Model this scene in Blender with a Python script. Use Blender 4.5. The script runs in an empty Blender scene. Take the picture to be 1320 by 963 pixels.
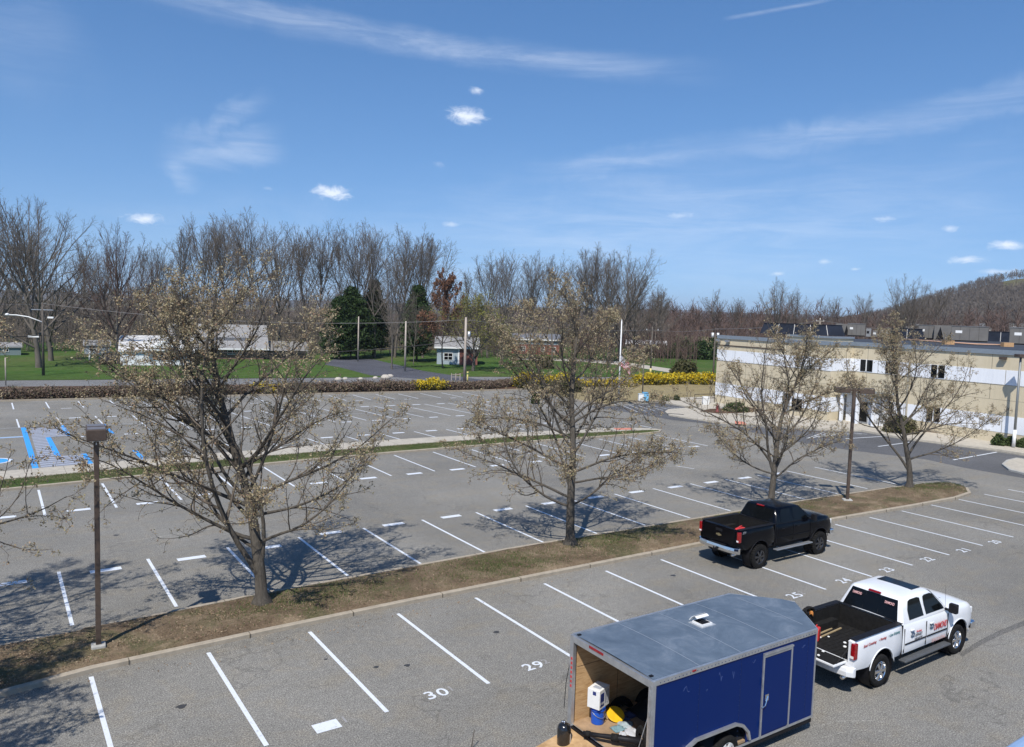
import bpy, bmesh, math, random
import numpy as np
from math import radians, sin, cos, pi, sqrt, atan2
from mathutils import Vector, Matrix
from mathutils import noise as mn
S = bpy.context.scene
COL = S.collection
RNG = np.random.default_rng(7)
random.seed(5)
# ------------------------------------------------------------------ camera
CX, CY, CZ = -4.679, -21.278, 9.192
YAW, PITCH, ROLL, FPX = radians(33.741), radians(4.474), radians(1.743), 1010.0
_f = np.array([sin(YAW)*cos(PITCH), cos(YAW)*cos(PITCH), -sin(PITCH)])
_r = np.array([cos(YAW), -sin(YAW), 0.0]); _u = np.cross(_r, _f)
CR = cos(ROLL)*_r + sin(ROLL)*_u
CU = -sin(ROLL)*_r + cos(ROLL)*_u
CF = _f
def ray(px, py):
    return CF + CR*(px-660)/FPX + CU*(481.5-py)/FPX
def G(px, py, z=0.0):
    """survey helper: where the sight line through a photo point meets height z"""
    d = ray(px, py); t = (z-CZ)/d[2]
    return (CX+t*d[0], CY+t*d[1])
def at_dist(px, py, dist):
    d = ray(px, py); h = sqrt(d[0]**2+d[1]**2); t = dist/h
    return (CX+t*d[0], CY+t*d[1], CZ+t*d[2])
def height_at(gx, gy, py):
    z = 1.0
    def pr(zz):
        d = np.array([gx-CX, gy-CY, zz-CZ]); return 481.5-FPX*(d@CU)/(d@CF)
    for _ in range(30):
        a, b = pr(z), pr(z+.05); z -= (a-py)/((b-a)/.05)
    return z
cam = bpy.data.cameras.new('camera'); co = bpy.data.objects.new('camera', cam); COL.objects.link(co)
cam.sensor_width = 36; cam.lens = 36*FPX/1320; cam.clip_end = 20000; cam.clip_start = .05
M = Matrix(((CR[0], CU[0], -CF[0], CX), (CR[1], CU[1], -CF[1], CY), (CR[2], CU[2], -CF[2], CZ), (0, 0, 0, 1)))
co.matrix_world = M
S.camera = co
S.render.resolution_x, S.render.resolution_y = 1024, 747
# ------------------------------------------------------------------ materials
class NT:
    def __init__(s, name):
        m = bpy.data.materials.new(name); m.use_nodes = True; s.m = m; s.t = m.node_tree
        s.b = s.t.nodes['Principled BSDF']; s.o = s.t.nodes['Material Output']
    def n(s, ty, **kw):
        nd = s.t.nodes.new(ty)
        for k, v in kw.items():
            if k.startswith('i_'): nd.inputs[k[2:].replace('_', ' ')].default_value = v
            else: setattr(nd, k, v)
        return nd
    def l(s, a, b): s.t.links.new(a, b)
    def pos(s, scale=(1, 1, 1), obj=False):
        g = s.n('ShaderNodeTexCoord').outputs['Object'] if obj else s.n('ShaderNodeNewGeometry').outputs['Position']
        mp = s.n('ShaderNodeMapping'); mp.inputs['Scale'].default_value = scale; s.l(g, mp.inputs['Vector']); return mp.outputs[0]
    def noise(s, v, scale, detail=4, rough=.6, dist=0):
        nd = s.n('ShaderNodeTexNoise'); nd.inputs['Scale'].default_value = scale; nd.inputs['Detail'].default_value = detail
        nd.inputs['Roughness'].default_value = rough; nd.inputs['Distortion'].default_value = dist
        s.l(v, nd.inputs['Vector']); return nd.outputs['Fac']
    def ramp(s, fac, stops):
        r = s.n('ShaderNodeValToRGB'); e = r.color_ramp.elements
        while len(e) > 1: e.remove(e[-1])
        e[0].position, c = stops[0]; e[0].color = c4(c)
        for p, c in stops[1:]:
            x = e.new(p); x.color = c4(c)
        s.l(fac, r.inputs[0]); return r.outputs[0]
    def mix(s, fac, a, b, mode='MIX'):
        m = s.n('ShaderNodeMix', data_type='RGBA', blend_type=mode)
        for i, v in ((0, fac), (6, a), (7, b)):
            if hasattr(v, 'is_linked'): s.l(v, m.inputs[i])
            else: m.inputs[i].default_value = v if i == 0 else c4(v)
        return m.outputs[2]
    def math(s, op, a, b=0.0, clamp=False):
        m = s.n('ShaderNodeMath', operation=op); m.use_clamp = clamp
        for sock, v in ((m.inputs[0], a), (m.inputs[1], b)):
            if hasattr(v, 'is_linked'): s.l(v, sock)
            else: sock.default_value = v
        return m.outputs[0]
    def bump(s, h, strength=.3, dist=.02):
        b = s.n('ShaderNodeBump'); b.inputs['Strength'].default_value = strength; b.inputs['Distance'].default_value = dist
        s.l(h, b.inputs['Height']); s.l(b.outputs[0], s.b.inputs['Normal'])
    def col(s, c): 
        if hasattr(c, 'is_linked'): s.l(c, s.b.inputs['Base Color'])
        else: s.b.inputs['Base Color'].default_value = c4(c)
    def set(s, rough=.6, metal=0, spec=None, coat=0):
        s.b.inputs['Roughness'].default_value = rough; s.b.inputs['Metallic'].default_value = metal
        if spec is not None: s.b.inputs['Specular IOR Level'].default_value = spec
        s.b.inputs['Coat Weight'].default_value = coat; s.b.inputs['Coat Roughness'].default_value = .05
        return s.m
def c4(c):
    if isinstance(c, (int, float)): return (c, c, c, 1)
    return tuple(c)[:3]+(1,)
def simple(name, c, rough=.6, metal=0, var=.12, scale=6, bump=0, coat=0, spec=None, obj=True, vscale=(1, 1, 1)):
    n = NT(name); v = n.pos(vscale, obj)
    f = n.noise(v, scale, 5, .65)
    lo = tuple(x*(1-var) for x in c); hi = tuple(min(1, x*(1+var)) for x in c)
    n.col(n.ramp(f, [(.3, lo), (.7, hi)]))
    if bump: n.bump(n.noise(v, scale*4, 3), bump, .02)
    return n.set(rough, metal, spec, coat)
MATS = {}
# ------------------------------------------------------------------ mesh builder
class MB:
    def __init__(s): s.v = []; s.f = []
    def add(s, vs, fs):
        o = len(s.v); s.v.extend([tuple(map(float, p)) for p in vs]); s.f.extend([tuple(i+o for i in f) for f in fs]); return s
    def box(s, x0, x1, y0, y1, z0, z1):
        vs = [(x, y, z) for z in (z0, z1) for y in (y0, y1) for x in (x0, x1)]
        return s.add(vs, [(0, 2, 3, 1), (4, 5, 7, 6), (0, 1, 5, 4), (2, 6, 7, 3), (0, 4, 6, 2), (1, 3, 7, 5)])
    def obox(s, c, size, rz=0, tilt=0):
        hx, hy, hz = [a/2 for a in size]; R = Matrix.Rotation(rz, 3, 'Z') @ Matrix.Rotation(tilt, 3, 'Y')
        vs = [Vector(c)+R@Vector((x, y, z)) for z in (-hz, hz) for y in (-hy, hy) for x in (-hx, hx)]
        return s.add(vs, [(0, 2, 3, 1), (4, 5, 7, 6), (0, 1, 5, 4), (2, 6, 7, 3), (0, 4, 6, 2), (1, 3, 7, 5)])
    def prism(s, poly, z0, z1):
        n = len(poly)
        a = sum(poly[i][0]*poly[(i+1) % n][1]-poly[(i+1) % n][0]*poly[i][1] for i in range(n))
        if a < 0: poly = poly[::-1]
        vs = [(p[0], p[1], z0) for p in poly]+[(p[0], p[1], z1) for p in poly]
        return s.add(vs, [tuple(range(n-1, -1, -1)), tuple(range(n, 2*n))]+[(i, (i+1) % n, n+(i+1) % n, n+i) for i in range(n)])
    def extr(s, poly, y0, y1):
        """polygon in x,z extruded along y"""
        n = len(poly)
        a = sum(poly[i][0]*poly[(i+1) % n][1]-poly[(i+1) % n][0]*poly[i][1] for i in range(n))
        if a < 0: poly = poly[::-1]
        vs = [(p[0], y0, p[1]) for p in poly]+[(p[0], y1, p[1]) for p in poly]
        return s.add(vs, [tuple(range(n)), tuple(range(2*n-1, n-1, -1))]+[(i, n+i, n+(i+1) % n, (i+1) % n) for i in range(n)])
    def cyl(s, p0, p1, r0, r1=None, n=12, cap=True):
        r1 = r0 if r1 is None else r1; p0, p1 = Vector(p0), Vector(p1); d = (p1-p0).normalized()
        a = d.orthogonal().normalized(); b = d.cross(a)
        vs = [p0+(a*cos(2*pi*i/n)+b*sin(2*pi*i/n))*r0 for i in range(n)]+[p1+(a*cos(2*pi*i/n)+b*sin(2*pi*i/n))*r1 for i in range(n)]
        fs = [(i, (i+1) % n, n+(i+1) % n, n+i) for i in range(n)]
        if cap: fs += [tuple(range(n-1, -1, -1)), tuple(range(n, 2*n))]
        return s.add(vs, fs)
    def tube(s, pts, r, n=8):
        pts = [Vector(p) for p in pts]; m = len(pts); rs = r if hasattr(r, '__len__') else [r]*m
        vs = []; ref = None
        for i, p in enumerate(pts):
            t = (pts[min(i+1, m-1)]-pts[max(i-1, 0)]).normalized()
            if ref is None: ref = t.orthogonal().normalized()
            a = (ref-t*ref.dot(t)).normalized(); ref = a; b = t.cross(a)
            vs += [p+(a*cos(2*pi*k/n)+b*sin(2*pi*k/n))*rs[i] for k in range(n)]
        fs = [(i*n+k, i*n+(k+1) % n, (i+1)*n+(k+1) % n, (i+1)*n+k) for i in range(m-1) for k in range(n)]
        fs += [tuple(range(n-1, -1, -1)), tuple(range((m-1)*n, m*n))]
        return s.add(vs, fs)
    def lathe(s, prof, n=24, axis='z', c=(0, 0, 0)):
        vs = []
        for r, h in prof:
            for k in range(n):
                a = 2*pi*k/n
                p = (r*cos(a), r*sin(a), h) if axis == 'z' else (r*cos(a), h, r*sin(a))
                vs.append((p[0]+c[0], p[1]+c[1], p[2]+c[2]))
        m = len(prof)
        fs = [(i*n+k, i*n+(k+1) % n, (i+1)*n+(k+1) % n, (i+1)*n+k) for i in range(m-1) for k in range(n)]
        if axis != 'z': fs = [f[::-1] for f in fs]
        return s.add(vs, fs)
    def quad(s, a, b, c, d): return s.add([a, b, c, d], [(0, 1, 2, 3)])
    def poly(s, pts): return s.add(pts, [tuple(range(len(pts)))])
    def xf(s, mtx):
        s.v = [tuple(mtx @ Vector(p)) for p in s.v]; return s
    def build(s, name, mat, parent=None, smooth=False, bevel=0, seg=2, auto=None):
        me = bpy.data.meshes.new(name); me.from_pydata(s.v, [], s.f); me.update()
        if mat is not None: me.materials.append(mat)
        if smooth: me.polygons.foreach_set('use_smooth', [True]*len(me.polygons))
        o = bpy.data.objects.new(name, me); COL.objects.link(o)
        if parent is not None: o.parent = parent
        if auto: me.set_sharp_from_angle(angle=radians(auto))
        if bevel:
            md = o.modifiers.new('bevel', 'BEVEL'); md.width = bevel; md.segments = seg; md.limit_method = 'ANGLE'; md.angle_limit = radians(35)
        return o
def np_mesh(name, V, F, mat, parent=None, smooth=False, mi=None):
    """V (n,3) array, F (m,k) array of equal sided faces"""
    me = bpy.data.meshes.new(name); V = np.asarray(V, np.float32); F = np.asarray(F, np.int32); k = F.shape[1]
    me.vertices.add(len(V)); me.vertices.foreach_set('co', V.ravel())
    me.loops.add(F.size); me.loops.foreach_set('vertex_index', F.ravel())
    me.polygons.add(len(F)); me.polygons.foreach_set('loop_start', np.arange(0, F.size, k, dtype=np.int32))
    if smooth: me.polygons.foreach_set('use_smooth', np.ones(len(F), bool))
    me.update(calc_edges=True); me.validate()
    if mat is not None: me.materials.append(mat)
    o = bpy.data.objects.new(name, me); COL.objects.link(o)
    if parent is not None: o.parent = parent
    return o
def tag(o, label=None, cat=None, group=None, kind=None):
    if label: o['label'] = label
    if cat: o['category'] = cat
    if group: o['group'] = group
    if kind: o['kind'] = kind
    return o
def thing(name, label, cat, loc=(0, 0, 0), rz=0, group=None):
    o = bpy.data.objects.new(name, None); COL.objects.link(o); o.empty_display_size = .2
    o.location = loc; o.rotation_euler = (0, 0, rz)
    return tag(o, label, cat, group)
def copy_tree(o, parent=None):
    c = o.copy(); COL.objects.link(c); c.parent = parent
    for ch in list(o.children): copy_tree(ch, c)
    return c
def boolean(o, cutters):
    """cut and bake one by one, then drop the cutting shapes"""
    for c in cutters:
        m = o.modifiers.new('b', 'BOOLEAN'); m.operation = 'DIFFERENCE'; m.solver = 'EXACT'; m.object = c
        c.data.update(); o.data.update(); bpy.context.view_layer.update()
        me = bpy.data.meshes.new_from_object(o.evaluated_get(bpy.context.evaluated_depsgraph_get()))
        o.modifiers.clear(); o.data = me; bpy.data.objects.remove(c)
    return o
def text_mesh(txt, size, name, mat, parent, mtx, extrude=.001, shear=0, spacing=1, width=None):
    cu = bpy.data.curves.new(name, 'FONT'); cu.body = txt; cu.size = size; cu.extrude = extrude; cu.shear = shear
    cu.align_x = 'CENTER'; cu.align_y = 'CENTER'; cu.space_character = spacing; cu.resolution_u = 3; cu.offset = size*.012
    t = bpy.data.objects.new(name, cu); COL.objects.link(t); bpy.context.view_layer.update()
    me = bpy.data.meshes.new_from_object(t.evaluated_get(bpy.context.evaluated_depsgraph_get()))
    bpy.data.objects.remove(t); bpy.data.curves.remove(cu)
    if width:
        xs = [v.co.x for v in me.vertices]; k = width/(max(xs)-min(xs))
        me.transform(Matrix.Scale(k, 4, (1, 0, 0)))
    me.transform(mtx); me.materials.clear(); me.materials.append(mat)
    o = bpy.data.objects.new(name, me); COL.objects.link(o)
    if parent is not None: o.parent = parent
    return o
def at(px, py, z=0): return G(px, py, z)
def asphalt(name, base, tan=.5, crack=1, dark=1):
    n = NT(name); v = n.pos()
    big = n.noise(v, .13, 3, .6); mid = n.noise(v, 1.1, 4, .65, .6); fine = n.noise(v, 30, 3, .85); f2 = n.noise(v, 5, 3, .75)
    c = n.ramp(big, [(.3, tuple(b*.78 for b in base)), (.7, tuple(b*1.16 for b in base))])
    c = n.mix(n.math('MULTIPLY', n.ramp(mid, [(.5, 0), (.75, 1)]), .30*tan), c, (base[0]*1.3, base[1]*1.12, base[2]*.84))
    # streaks of tan dust drifting along the stalls
    vs = n.pos((.12, .9, 1)); st = n.noise(vs, 1.3, 4, .6)
    c = n.mix(n.math('MULTIPLY', n.ramp(st, [(.52, 0), (.7, 1)]), .22*tan), c, (base[0]*1.22, base[1]*1.08, base[2]*.82))
    # faint dark oil in the stalls
    oil = n.ramp(n.noise(v, .9, 3, .5), [(.66, 0), (.76, 1)])
    c = n.mix(n.math('MULTIPLY', oil, .28*dark), c, tuple(b*.5 for b in base))
    c = n.mix(.95, c, n.ramp(fine, [(.36, .42), (.5, .93), (.63, 1.85)]), 'MULTIPLY')
    c = n.mix(.45, c, n.ramp(f2, [(.3, .7), (.7, 1.3)]), 'MULTIPLY')
    # cracks
    wv = n.n('ShaderNodeVectorMath', operation='ADD')
    nz = n.n('ShaderNodeTexNoise'); nz.inputs['Scale'].default_value = .9; nz.inputs['Detail'].default_value = 6; n.l(v, nz.inputs['Vector'])
    sc = n.n('ShaderNodeVectorMath', operation='SCALE'); sc.inputs['Scale'].default_value = 2.4; n.l(nz.outputs['Color'], sc.inputs[0])
    n.l(v, wv.inputs[0]); n.l(sc.outputs[0], wv.inputs[1])
    vo = n.n('ShaderNodeTexVoronoi', feature='DISTANCE_TO_EDGE'); vo.inputs['Scale'].default_value = .16; n.l(wv.outputs[0], vo.inputs['Vector'])
    ln = n.ramp(vo.outputs['Distance'], [(0, 1), (.0035, .8), (.006, 0)])
    msk = n.ramp(n.noise(v, .35, 3), [(.44, 0), (.56, 1)])
    ck = n.math('MULTIPLY', n.math('MULTIPLY', ln, msk), .75*crack)
    c = n.mix(ck, c, tuple(b*.28 for b in base))
    n.col(c); n.bump(fine, .5, .012)
    return n.set(.88, 0, .3)
MATS['asphalt'] = asphalt('asphalt_old', (.196, .187, .166), 1.15, .5)
MATS['asphalt2'] = asphalt('asphalt_dark', (.098, .099, .103), .2, .4)
MATS['road'] = asphalt('asphalt_road', (.17, .168, .165), .3, .5)
MATS['drivewaya'] = asphalt('asphalt_drive', (.075, .077, .09), .1, .2)
def paint(name, c, wear=.5):
    n = NT(name); v = n.pos(); w = n.noise(v, 9, 6, .75); w2 = n.noise(v, 55, 2, .8)
    m = n.math('MULTIPLY', n.math('ADD', n.math('MULTIPLY', n.ramp(w, [(.54, 0), (.70, 1)]), 1), n.math('MULTIPLY', n.ramp(w2, [(.66, 0), (.74, 1)]), .6)), wear, True)
    c1 = n.mix(n.noise(v, 2, 3), tuple(x*.93 for x in c), c)
    n.col(n.mix(m, c1, (.2, .195, .18))); n.bump(w2, .3, .01)
    return n.set(.6)
MATS['paint'] = paint('paint_white', (.68, .71, .74), .55)
MATS['paint_old'] = paint('paint_white_worn', (.55, .56, .56), 1)
MATS['paint_ghost'] = paint('paint_ghost', (.30, .29, .28), 1.2)
MATS['paint_blue'] = paint('paint_blue', (.05, .33, .78), .12)
MATS['paint_hatch'] = paint('paint_hatch', (.62, .67, .78), .3)
MATS['paint_lightblue'] = paint('paint_faded_blue', (.33, .45, .60), 1)
MATS['paint_red'] = paint('paint_ramp_red', (.62, .22, .14), .4)
def concrete(name, c, sc=3):
    n = NT(name); v = n.pos(); a = n.noise(v, sc, 6, .7); b = n.noise(v, sc*14, 3, .8)
    k = n.ramp(a, [(.25, tuple(x*.72 for x in c)), (.55, c), (.8, tuple(min(1, x*1.12) for x in c))])
    k = n.mix(.35, k, n.ramp(b, [(.3, .7), (.7, 1.25)]), 'MULTIPLY'); n.col(k); n.bump(b, .4, .01); return n.set(.9, 0, .25)
MATS['concrete'] = concrete('concrete_walk', (.44, .40, .33))
MATS['kerb'] = concrete('concrete_kerb', (.36, .31, .24), 4)
MATS['kerbgrey'] = concrete('concrete_grey', (.40, .39, .36), 4)
def soil(name, cols, s=1.0, green=None):
    n = NT(name); v = n.pos()
    a = n.noise(v, .55*s, 6, .65, .4); b = n.noise(v, 7*s, 5, .8); f = n.noise(v, 22, 3, .85)
    c = n.ramp(a, [(.30, cols[0]), (.5, cols[1]), (.68, cols[2])])
    if green: c = n.mix(n.ramp(n.noise(v, .42*s, 5, .7, .5), [(.5, 0), (.62, .85)]), c, green)
    c = n.mix(.65, c, n.ramp(b, [(.28, .55), (.5, 1), (.72, 1.5)]), 'MULTIPLY')
    c = n.mix(.7, c, n.ramp(f, [(.28, .5), (.5, 1), (.72, 1.6)]), 'MULTIPLY')
    n.col(c); n.bump(n.math('ADD', b, f), .8, .05); return n.set(.95, 0, .1)
MATS['soil'] = soil('island_soil', [(.095, .066, .043), (.17, .124, .080), (.27, .207, .135)], 1.3, (.105, .098, .05))
MATS['verge'] = soil('strip_turf', [(.07, .09, .03), (.10, .115, .045), (.17, .15, .08)], 1, (.05, .09, .022))
MATS['lawn'] = soil('lawn_grass', [(.050, .088, .02), (.064, .108, .024), (.10, .105, .04)], .12, (.046, .10, .02))
MATS['drygrass'] = soil('dry_grass', [(.21, .17, .085), (.27, .22, .12), (.24, .20, .12)], .5)
MATS['mulch'] = soil('mulch', [(.07, .045, .03), (.10, .06, .04), (.12, .08, .055)], 2)
MATS['field'] = soil('rough_field', [(.10, .085, .045), (.13, .11, .06), (.085, .10, .035)], .05)
MATS['forestfloor'] = soil('forest_floor', [(.060, .044, .033), (.082, .058, .044), (.072, .054, .038)], .04)
def bark(name, c, s=1):
    n = NT(name); v = n.pos((6, 6, 1.3), True); a = n.noise(v, 3*s, 6, .75, .3); g = n.pos((1, 1, 1), True); b = n.noise(g, 1.5, 3)
    k = n.ramp(a, [(.25, tuple(x*.45 for x in c)), (.5, c), (.75, tuple(x*1.5 for x in c))])
    k = n.mix(.5, k, n.ramp(b, [(.3, .75), (.7, 1.25)]), 'MULTIPLY')
    n.col(k); n.bump(a, .9, .05); return n.set(.92, 0, .15)
MATS['bark'] = bark('bark_grey', (.095, .083, .068))
MATS['twig'] = simple('twig_brown', (.11, .088, .066), .9, var=.35, scale=3)
MATS['farbark'] = simple('far_bark', (.135, .118, .10), .95, var=.35, scale=.6, spec=.1)
MATS['fartwig'] = simple('far_twig', (.135, .116, .098), .95, var=.35, scale=.35, spec=.1)
MATS['fartwig_red'] = simple('far_twig_red', (.105, .073, .062), .95, var=.35, scale=.35, spec=.1)
def leafm(name, cols, trans=.25, sc=9, rough=.7):
    n = NT(name); v = n.pos(); r = n.n('ShaderNodeNewGeometry').outputs['Random Per Island']
    k = n.ramp(r, [(i/(len(cols)-1), c) for i, c in enumerate(cols)])
    k = n.mix(.5, k, n.ramp(n.noise(v, sc, 2), [(.3, .65), (.7, 1.35)]), 'MULTIPLY')
    n.col(k)
    tr = n.n('ShaderNodeBsdfTranslucent'); n.l(k, tr.inputs['Color']); mx = n.n('ShaderNodeMixShader'); mx.inputs[0].default_value = trans
    n.l(n.b.outputs[0], mx.inputs[1]); n.l(tr.outputs[0], mx.inputs[2]); n.l(mx.outputs[0], n.o.inputs['Surface'])
    return n.set(rough, 0, .2)
MATS['bud'] = leafm('pear_buds', [(.28, .21, .12), (.44, .36, .22), (.34, .30, .16), (.54, .46, .31), (.30, .185, .12), (.36, .30, .18)], .35)
MATS['needle'] = leafm('evergreen', [(.018, .035, .012), (.03, .055, .016), (.045, .075, .02)], .1, 1)
MATS['boxleaf'] = leafm('shrub_leaf', [(.035, .055, .018), (.055, .08, .025), (.08, .10, .035)], .15)
MATS['forsythia'] = leafm('forsythia_bloom', [(.50, .34, .01), (.62, .44, .015), (.45, .36, .03), (.30, .27, .05)], .2, 3)
MATS['hedgetwig'] = leafm('hedge_twig', [(.115, .078, .057), (.16, .112, .085), (.20, .145, .11), (.10, .10, .045)], .05, 3)
MATS['greenhedge'] = leafm('olive_twig', [(.05, .055, .02), (.08, .08, .03), (.10, .085, .04)], .1, 2)
MATS['willow'] = leafm('spring_green', [(.21, .22, .05), (.27, .25, .06), (.16, .15, .05)], .3, 1)
MATS['blade'] = leafm('grass_blade', [(.05, .10, .02), (.07, .125, .028), (.16, .145, .07), (.10, .10, .04)], .2, 3)
MATS['litter'] = leafm('leaf_litter', [(.20, .13, .08), (.28, .20, .13), (.36, .28, .19), (.13, .085, .05)], .1, 5)
MATS['redleaf'] = leafm('dead_oak_leaf', [(.17, .085, .05), (.22, .115, .07), (.14, .075, .05)], .2, 2)
MATS['bronze'] = simple('bronze_metal', (.085, .06, .045), .5, .2, var=.3, scale=3)
MATS['steel'] = simple('galvanised', (.42, .43, .44), .45, .7, var=.2)
MATS['alu'] = simple('aluminium_trim', (.52, .53, .54), .38, .75, var=.15)
MATS['black'] = simple('black_plastic', (.010, .010, .012), .55, var=.3, spec=.2)
MATS['rubber'] = simple('rubber', (.015, .0145, .014), .9, var=.4, bump=.3, scale=12, spec=.12)
MATS['chrome'] = simple('chrome', (.75, .75, .76), .12, 1, var=.05)
MATS['glassdark'] = simple('dark_glass', (.004, .005, .006), .08, 0, var=.1, spec=.22)
MATS['whitecar'] = simple('white_car_paint', (.74, .75, .76), .28, 0, var=.03, scale=1.5, coat=.6)
MATS['blackcar'] = simple('black_car_paint', (.0015, .002, .004), .16, 0, var=.1, coat=0, spec=.22)
MATS['redlens'] = simple('red_lens', (.26, .006, .008), .15, 0, var=.4, scale=18, coat=.5)
MATS['white'] = simple('white_plastic', (.72, .72, .70), .5, var=.06)
MATS['red'] = simple('red_plastic', (.55, .035, .03), .45, var=.15)
MATS['poleold'] = simple('weathered_pole', (.36, .31, .26), .9, var=.3, scale=4, vscale=(1, 1, .2))
MATS['poledark'] = simple('dark_pole', (.10, .085, .07), .9, var=.3, scale=4)
MATS['cable'] = simple('cable_black', (.015, .015, .015), .7)
MATS['cable_light'] = simple('cable_light', (.25, .24, .24), .6)
MATS['whitepaint'] = simple('white_painted', (.72, .73, .73), .6, var=.1)
MATS['road_dark'] = asphalt('asphalt_band', (.125, .12, .11), .4, .2)
MATS['scrape'] = asphalt('asphalt_scrape', (.235, .225, .20), .4, .0)
# ------------------------------------------------------------------ ground
def sheet(name, poly, z, mat, kind='structure'):
    o = MB().poly([(p[0], p[1], z) for p in poly]).build(name, mat); return tag(o, kind=kind)
def sheet_px(name, pts, z, mat): return sheet(name, [G(*p) for p in pts], z, mat)
# base terrain: one sheet to the horizon
sheet('ground', [(-5000, -5000), (5000, -5000), (5000, 5000), (-5000, 5000)], -.03, MATS['field'])
def hedge_y(x): return 60.4-.098*(x+3)
lot = [(-70, -45), (70, -45), (70, 16), (63, 30), (62, 36), (56.4, 39.9), (51.3, 40.1), (47.4, 38.8), (47.2, 43), (47.6, 50), (48.6, 55.1), (42, 55.6), (25, 57.6), (-3, 60.3), (-70, 67)]
sheet('parking_lot', lot, 0, MATS['asphalt'])
# newer dark asphalt by the building
sheet_px('dark_asphalt', [(745, 523), (785, 524.5), (849, 519.3), (872, 523), (894, 526.5), (858, 531), (862, 536), (900, 541), (929, 548), (867, 541.5), (816, 532.5)], .004, MATS['asphalt2'])
sheet_px('dark_asphalt', [(935, 550), (1000, 551), (1060, 556), (1110, 557), (1165, 567), (1250, 578), (1320, 588), (1360, 596), (1360, 626), (1320, 616.5), (1240, 602.5), (1195, 592.5), (1100, 581), (1035, 571)], .004, MATS['asphalt2'])
def kerbed(name, poly, z, topmat, kerbmat, kw=.15, mound=0, grid=None, rough=.0):
    """raised bed: kerb ring round the outline and a top surface inside it"""
    n = len(poly); a = sum(poly[i][0]*poly[(i+1) % n][1]-poly[(i+1) % n][0]*poly[i][1] for i in range(n))
    if a < 0: poly = poly[::-1]
    inner = []
    for i in range(n):
        p0, p1, p2 = Vector(poly[i-1]), Vector(poly[i]), Vector(poly[(i+1) % n])
        e1 = (p1-p0).normalized(); e2 = (p2-p1).normalized()
        nn = Vector((-e1.y, e1.x))+Vector((-e2.y, e2.x)); nn.normalize()
        k = kw/max(.4, nn.dot(Vector((-e1.y, e1.x)))); inner.append(tuple(p1+nn*k))
    mb = MB(); vs = [(p[0], p[1], 0) for p in poly]
    ch = [(p[0]*.85+q[0]*.15, p[1]*.85+q[1]*.15) for p, q in zip(poly, inner)]
    rings = [[(p[0], p[1], -.05) for p in poly], [(p[0], p[1], z-.02) for p in poly], [(p[0], p[1], z) for p in ch], [(p[0], p[1], z) for p in inner], [(p[0], p[1], z-.08) for p in inner]]
    V = [p for r in rings for p in r]
    F = [(r*n+i, r*n+(i+1) % n, (r+1)*n+(i+1) % n, (r+1)*n+i) for r in range(4) for i in range(n)]
    mb.add(V, F); k = mb.build('kerb', kerbmat); tag(k, kind='structure')
    if topmat is None: return k, None
    if mound or rough:
        # triangulated bumpy top clipped to the outline
        bm = bmesh.new(); f = bm.faces.new([bm.verts.new((p[0], p[1], 0)) for p in inner])
        xs = [p[0] for p in inner]; ys = [p[1] for p in inner]; st = grid or .5
        x = min(xs)+st
        while x < max(xs):
            bmesh.ops.bisect_plane(bm, geom=bm.verts[:]+bm.edges[:]+bm.faces[:], plane_co=(x, 0, 0), plane_no=(1, 0, 0)); x += st
        y = min(ys)+st
        while y < max(ys):
            bmesh.ops.bisect_plane(bm, geom=bm.verts[:]+bm.edges[:]+bm.faces[:], plane_co=(0, y, 0), plane_no=(0, 1, 0)); y += st
        for v in bm.verts:
            x, y = v.co.x, v.co.y
            if v.is_boundary: v.co.z = z-.015; continue
            yc = (y-min(ys))/(max(ys)-min(ys))
            v.co.z = z-.01+mound*max(0, sin(pi*min(1, max(0, yc))))+rough*(mn.noise((x*1.7, y*1.7, 1))+.5*mn.noise((x*4, y*4, 3)))
        me = bpy.data.meshes.new(name); bm.to_mesh(me); bm.free(); me.materials.append(topmat)
        me.polygons.foreach_set('use_smooth', [True]*len(me.polygons))
        o = bpy.data.objects.new(name, me); COL.objects.link(o)
    else:
        o = MB().poly([(p[0], p[1], z-.01) for p in inner]).build(name, topmat)
    return k, tag(o, kind='structure')
def dense(pts, step=1.0):
    out = []
    for i in range(len(pts)):
        a, b = Vector(pts[i]), Vector(pts[(i+1) % len(pts)]); m = max(1, int((b-a).length/step))
        out += [tuple(a.lerp(b, j/m)) for j in range(m)]
    return out
# island with the trees, between rows 1 and 2
isl = [(-34, -.9), (-12, -.75), (-4.6, -.45), (-2.7, -.1), (1.8, .1), (6, .2), (10.5, .22), (19.3, .2), (28.1, -.02), (34, -.3), (37.9, -.4), (39.9, -.15), (41.0, .55), (41.3, 1.2), (41.0, 1.9), (40.2, 2.35), (37, 2.75), (32.1, 3.0), (27, 3.15), (22, 3.15), (12.1, 3.35), (2.6, 3.1), (-2.4, 2.75), (-4.6, 2.6), (-12, 2.4), (-34, 2.0)]
ISL = isl
kerbed('island', dense(isl, 1.2), .13, MATS['soil'], MATS['kerb'], .16, .10, .3, .03)
kj = MB()
for x in np.arange(-8, 39, 3.05):
    for lo in (1, 0):
        ys = [a[1]+(b[1]-a[1])*(x-a[0])/(b[0]-a[0]) for a, b in zip(isl, isl[1:]+isl[:1]) if abs(a[0]-b[0]) > .01 and min(a[0], b[0]) <= x < max(a[0], b[0])]
        y = min(ys)+.08 if lo else max(ys)-.08
        kj.box(x-.009, x+.009, y-.10, y+.10, .0, .1325)
kj.build('kerb_joints', simple('kerb_joint', (.10, .085, .06), .9))['kind'] = 'structure'
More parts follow.
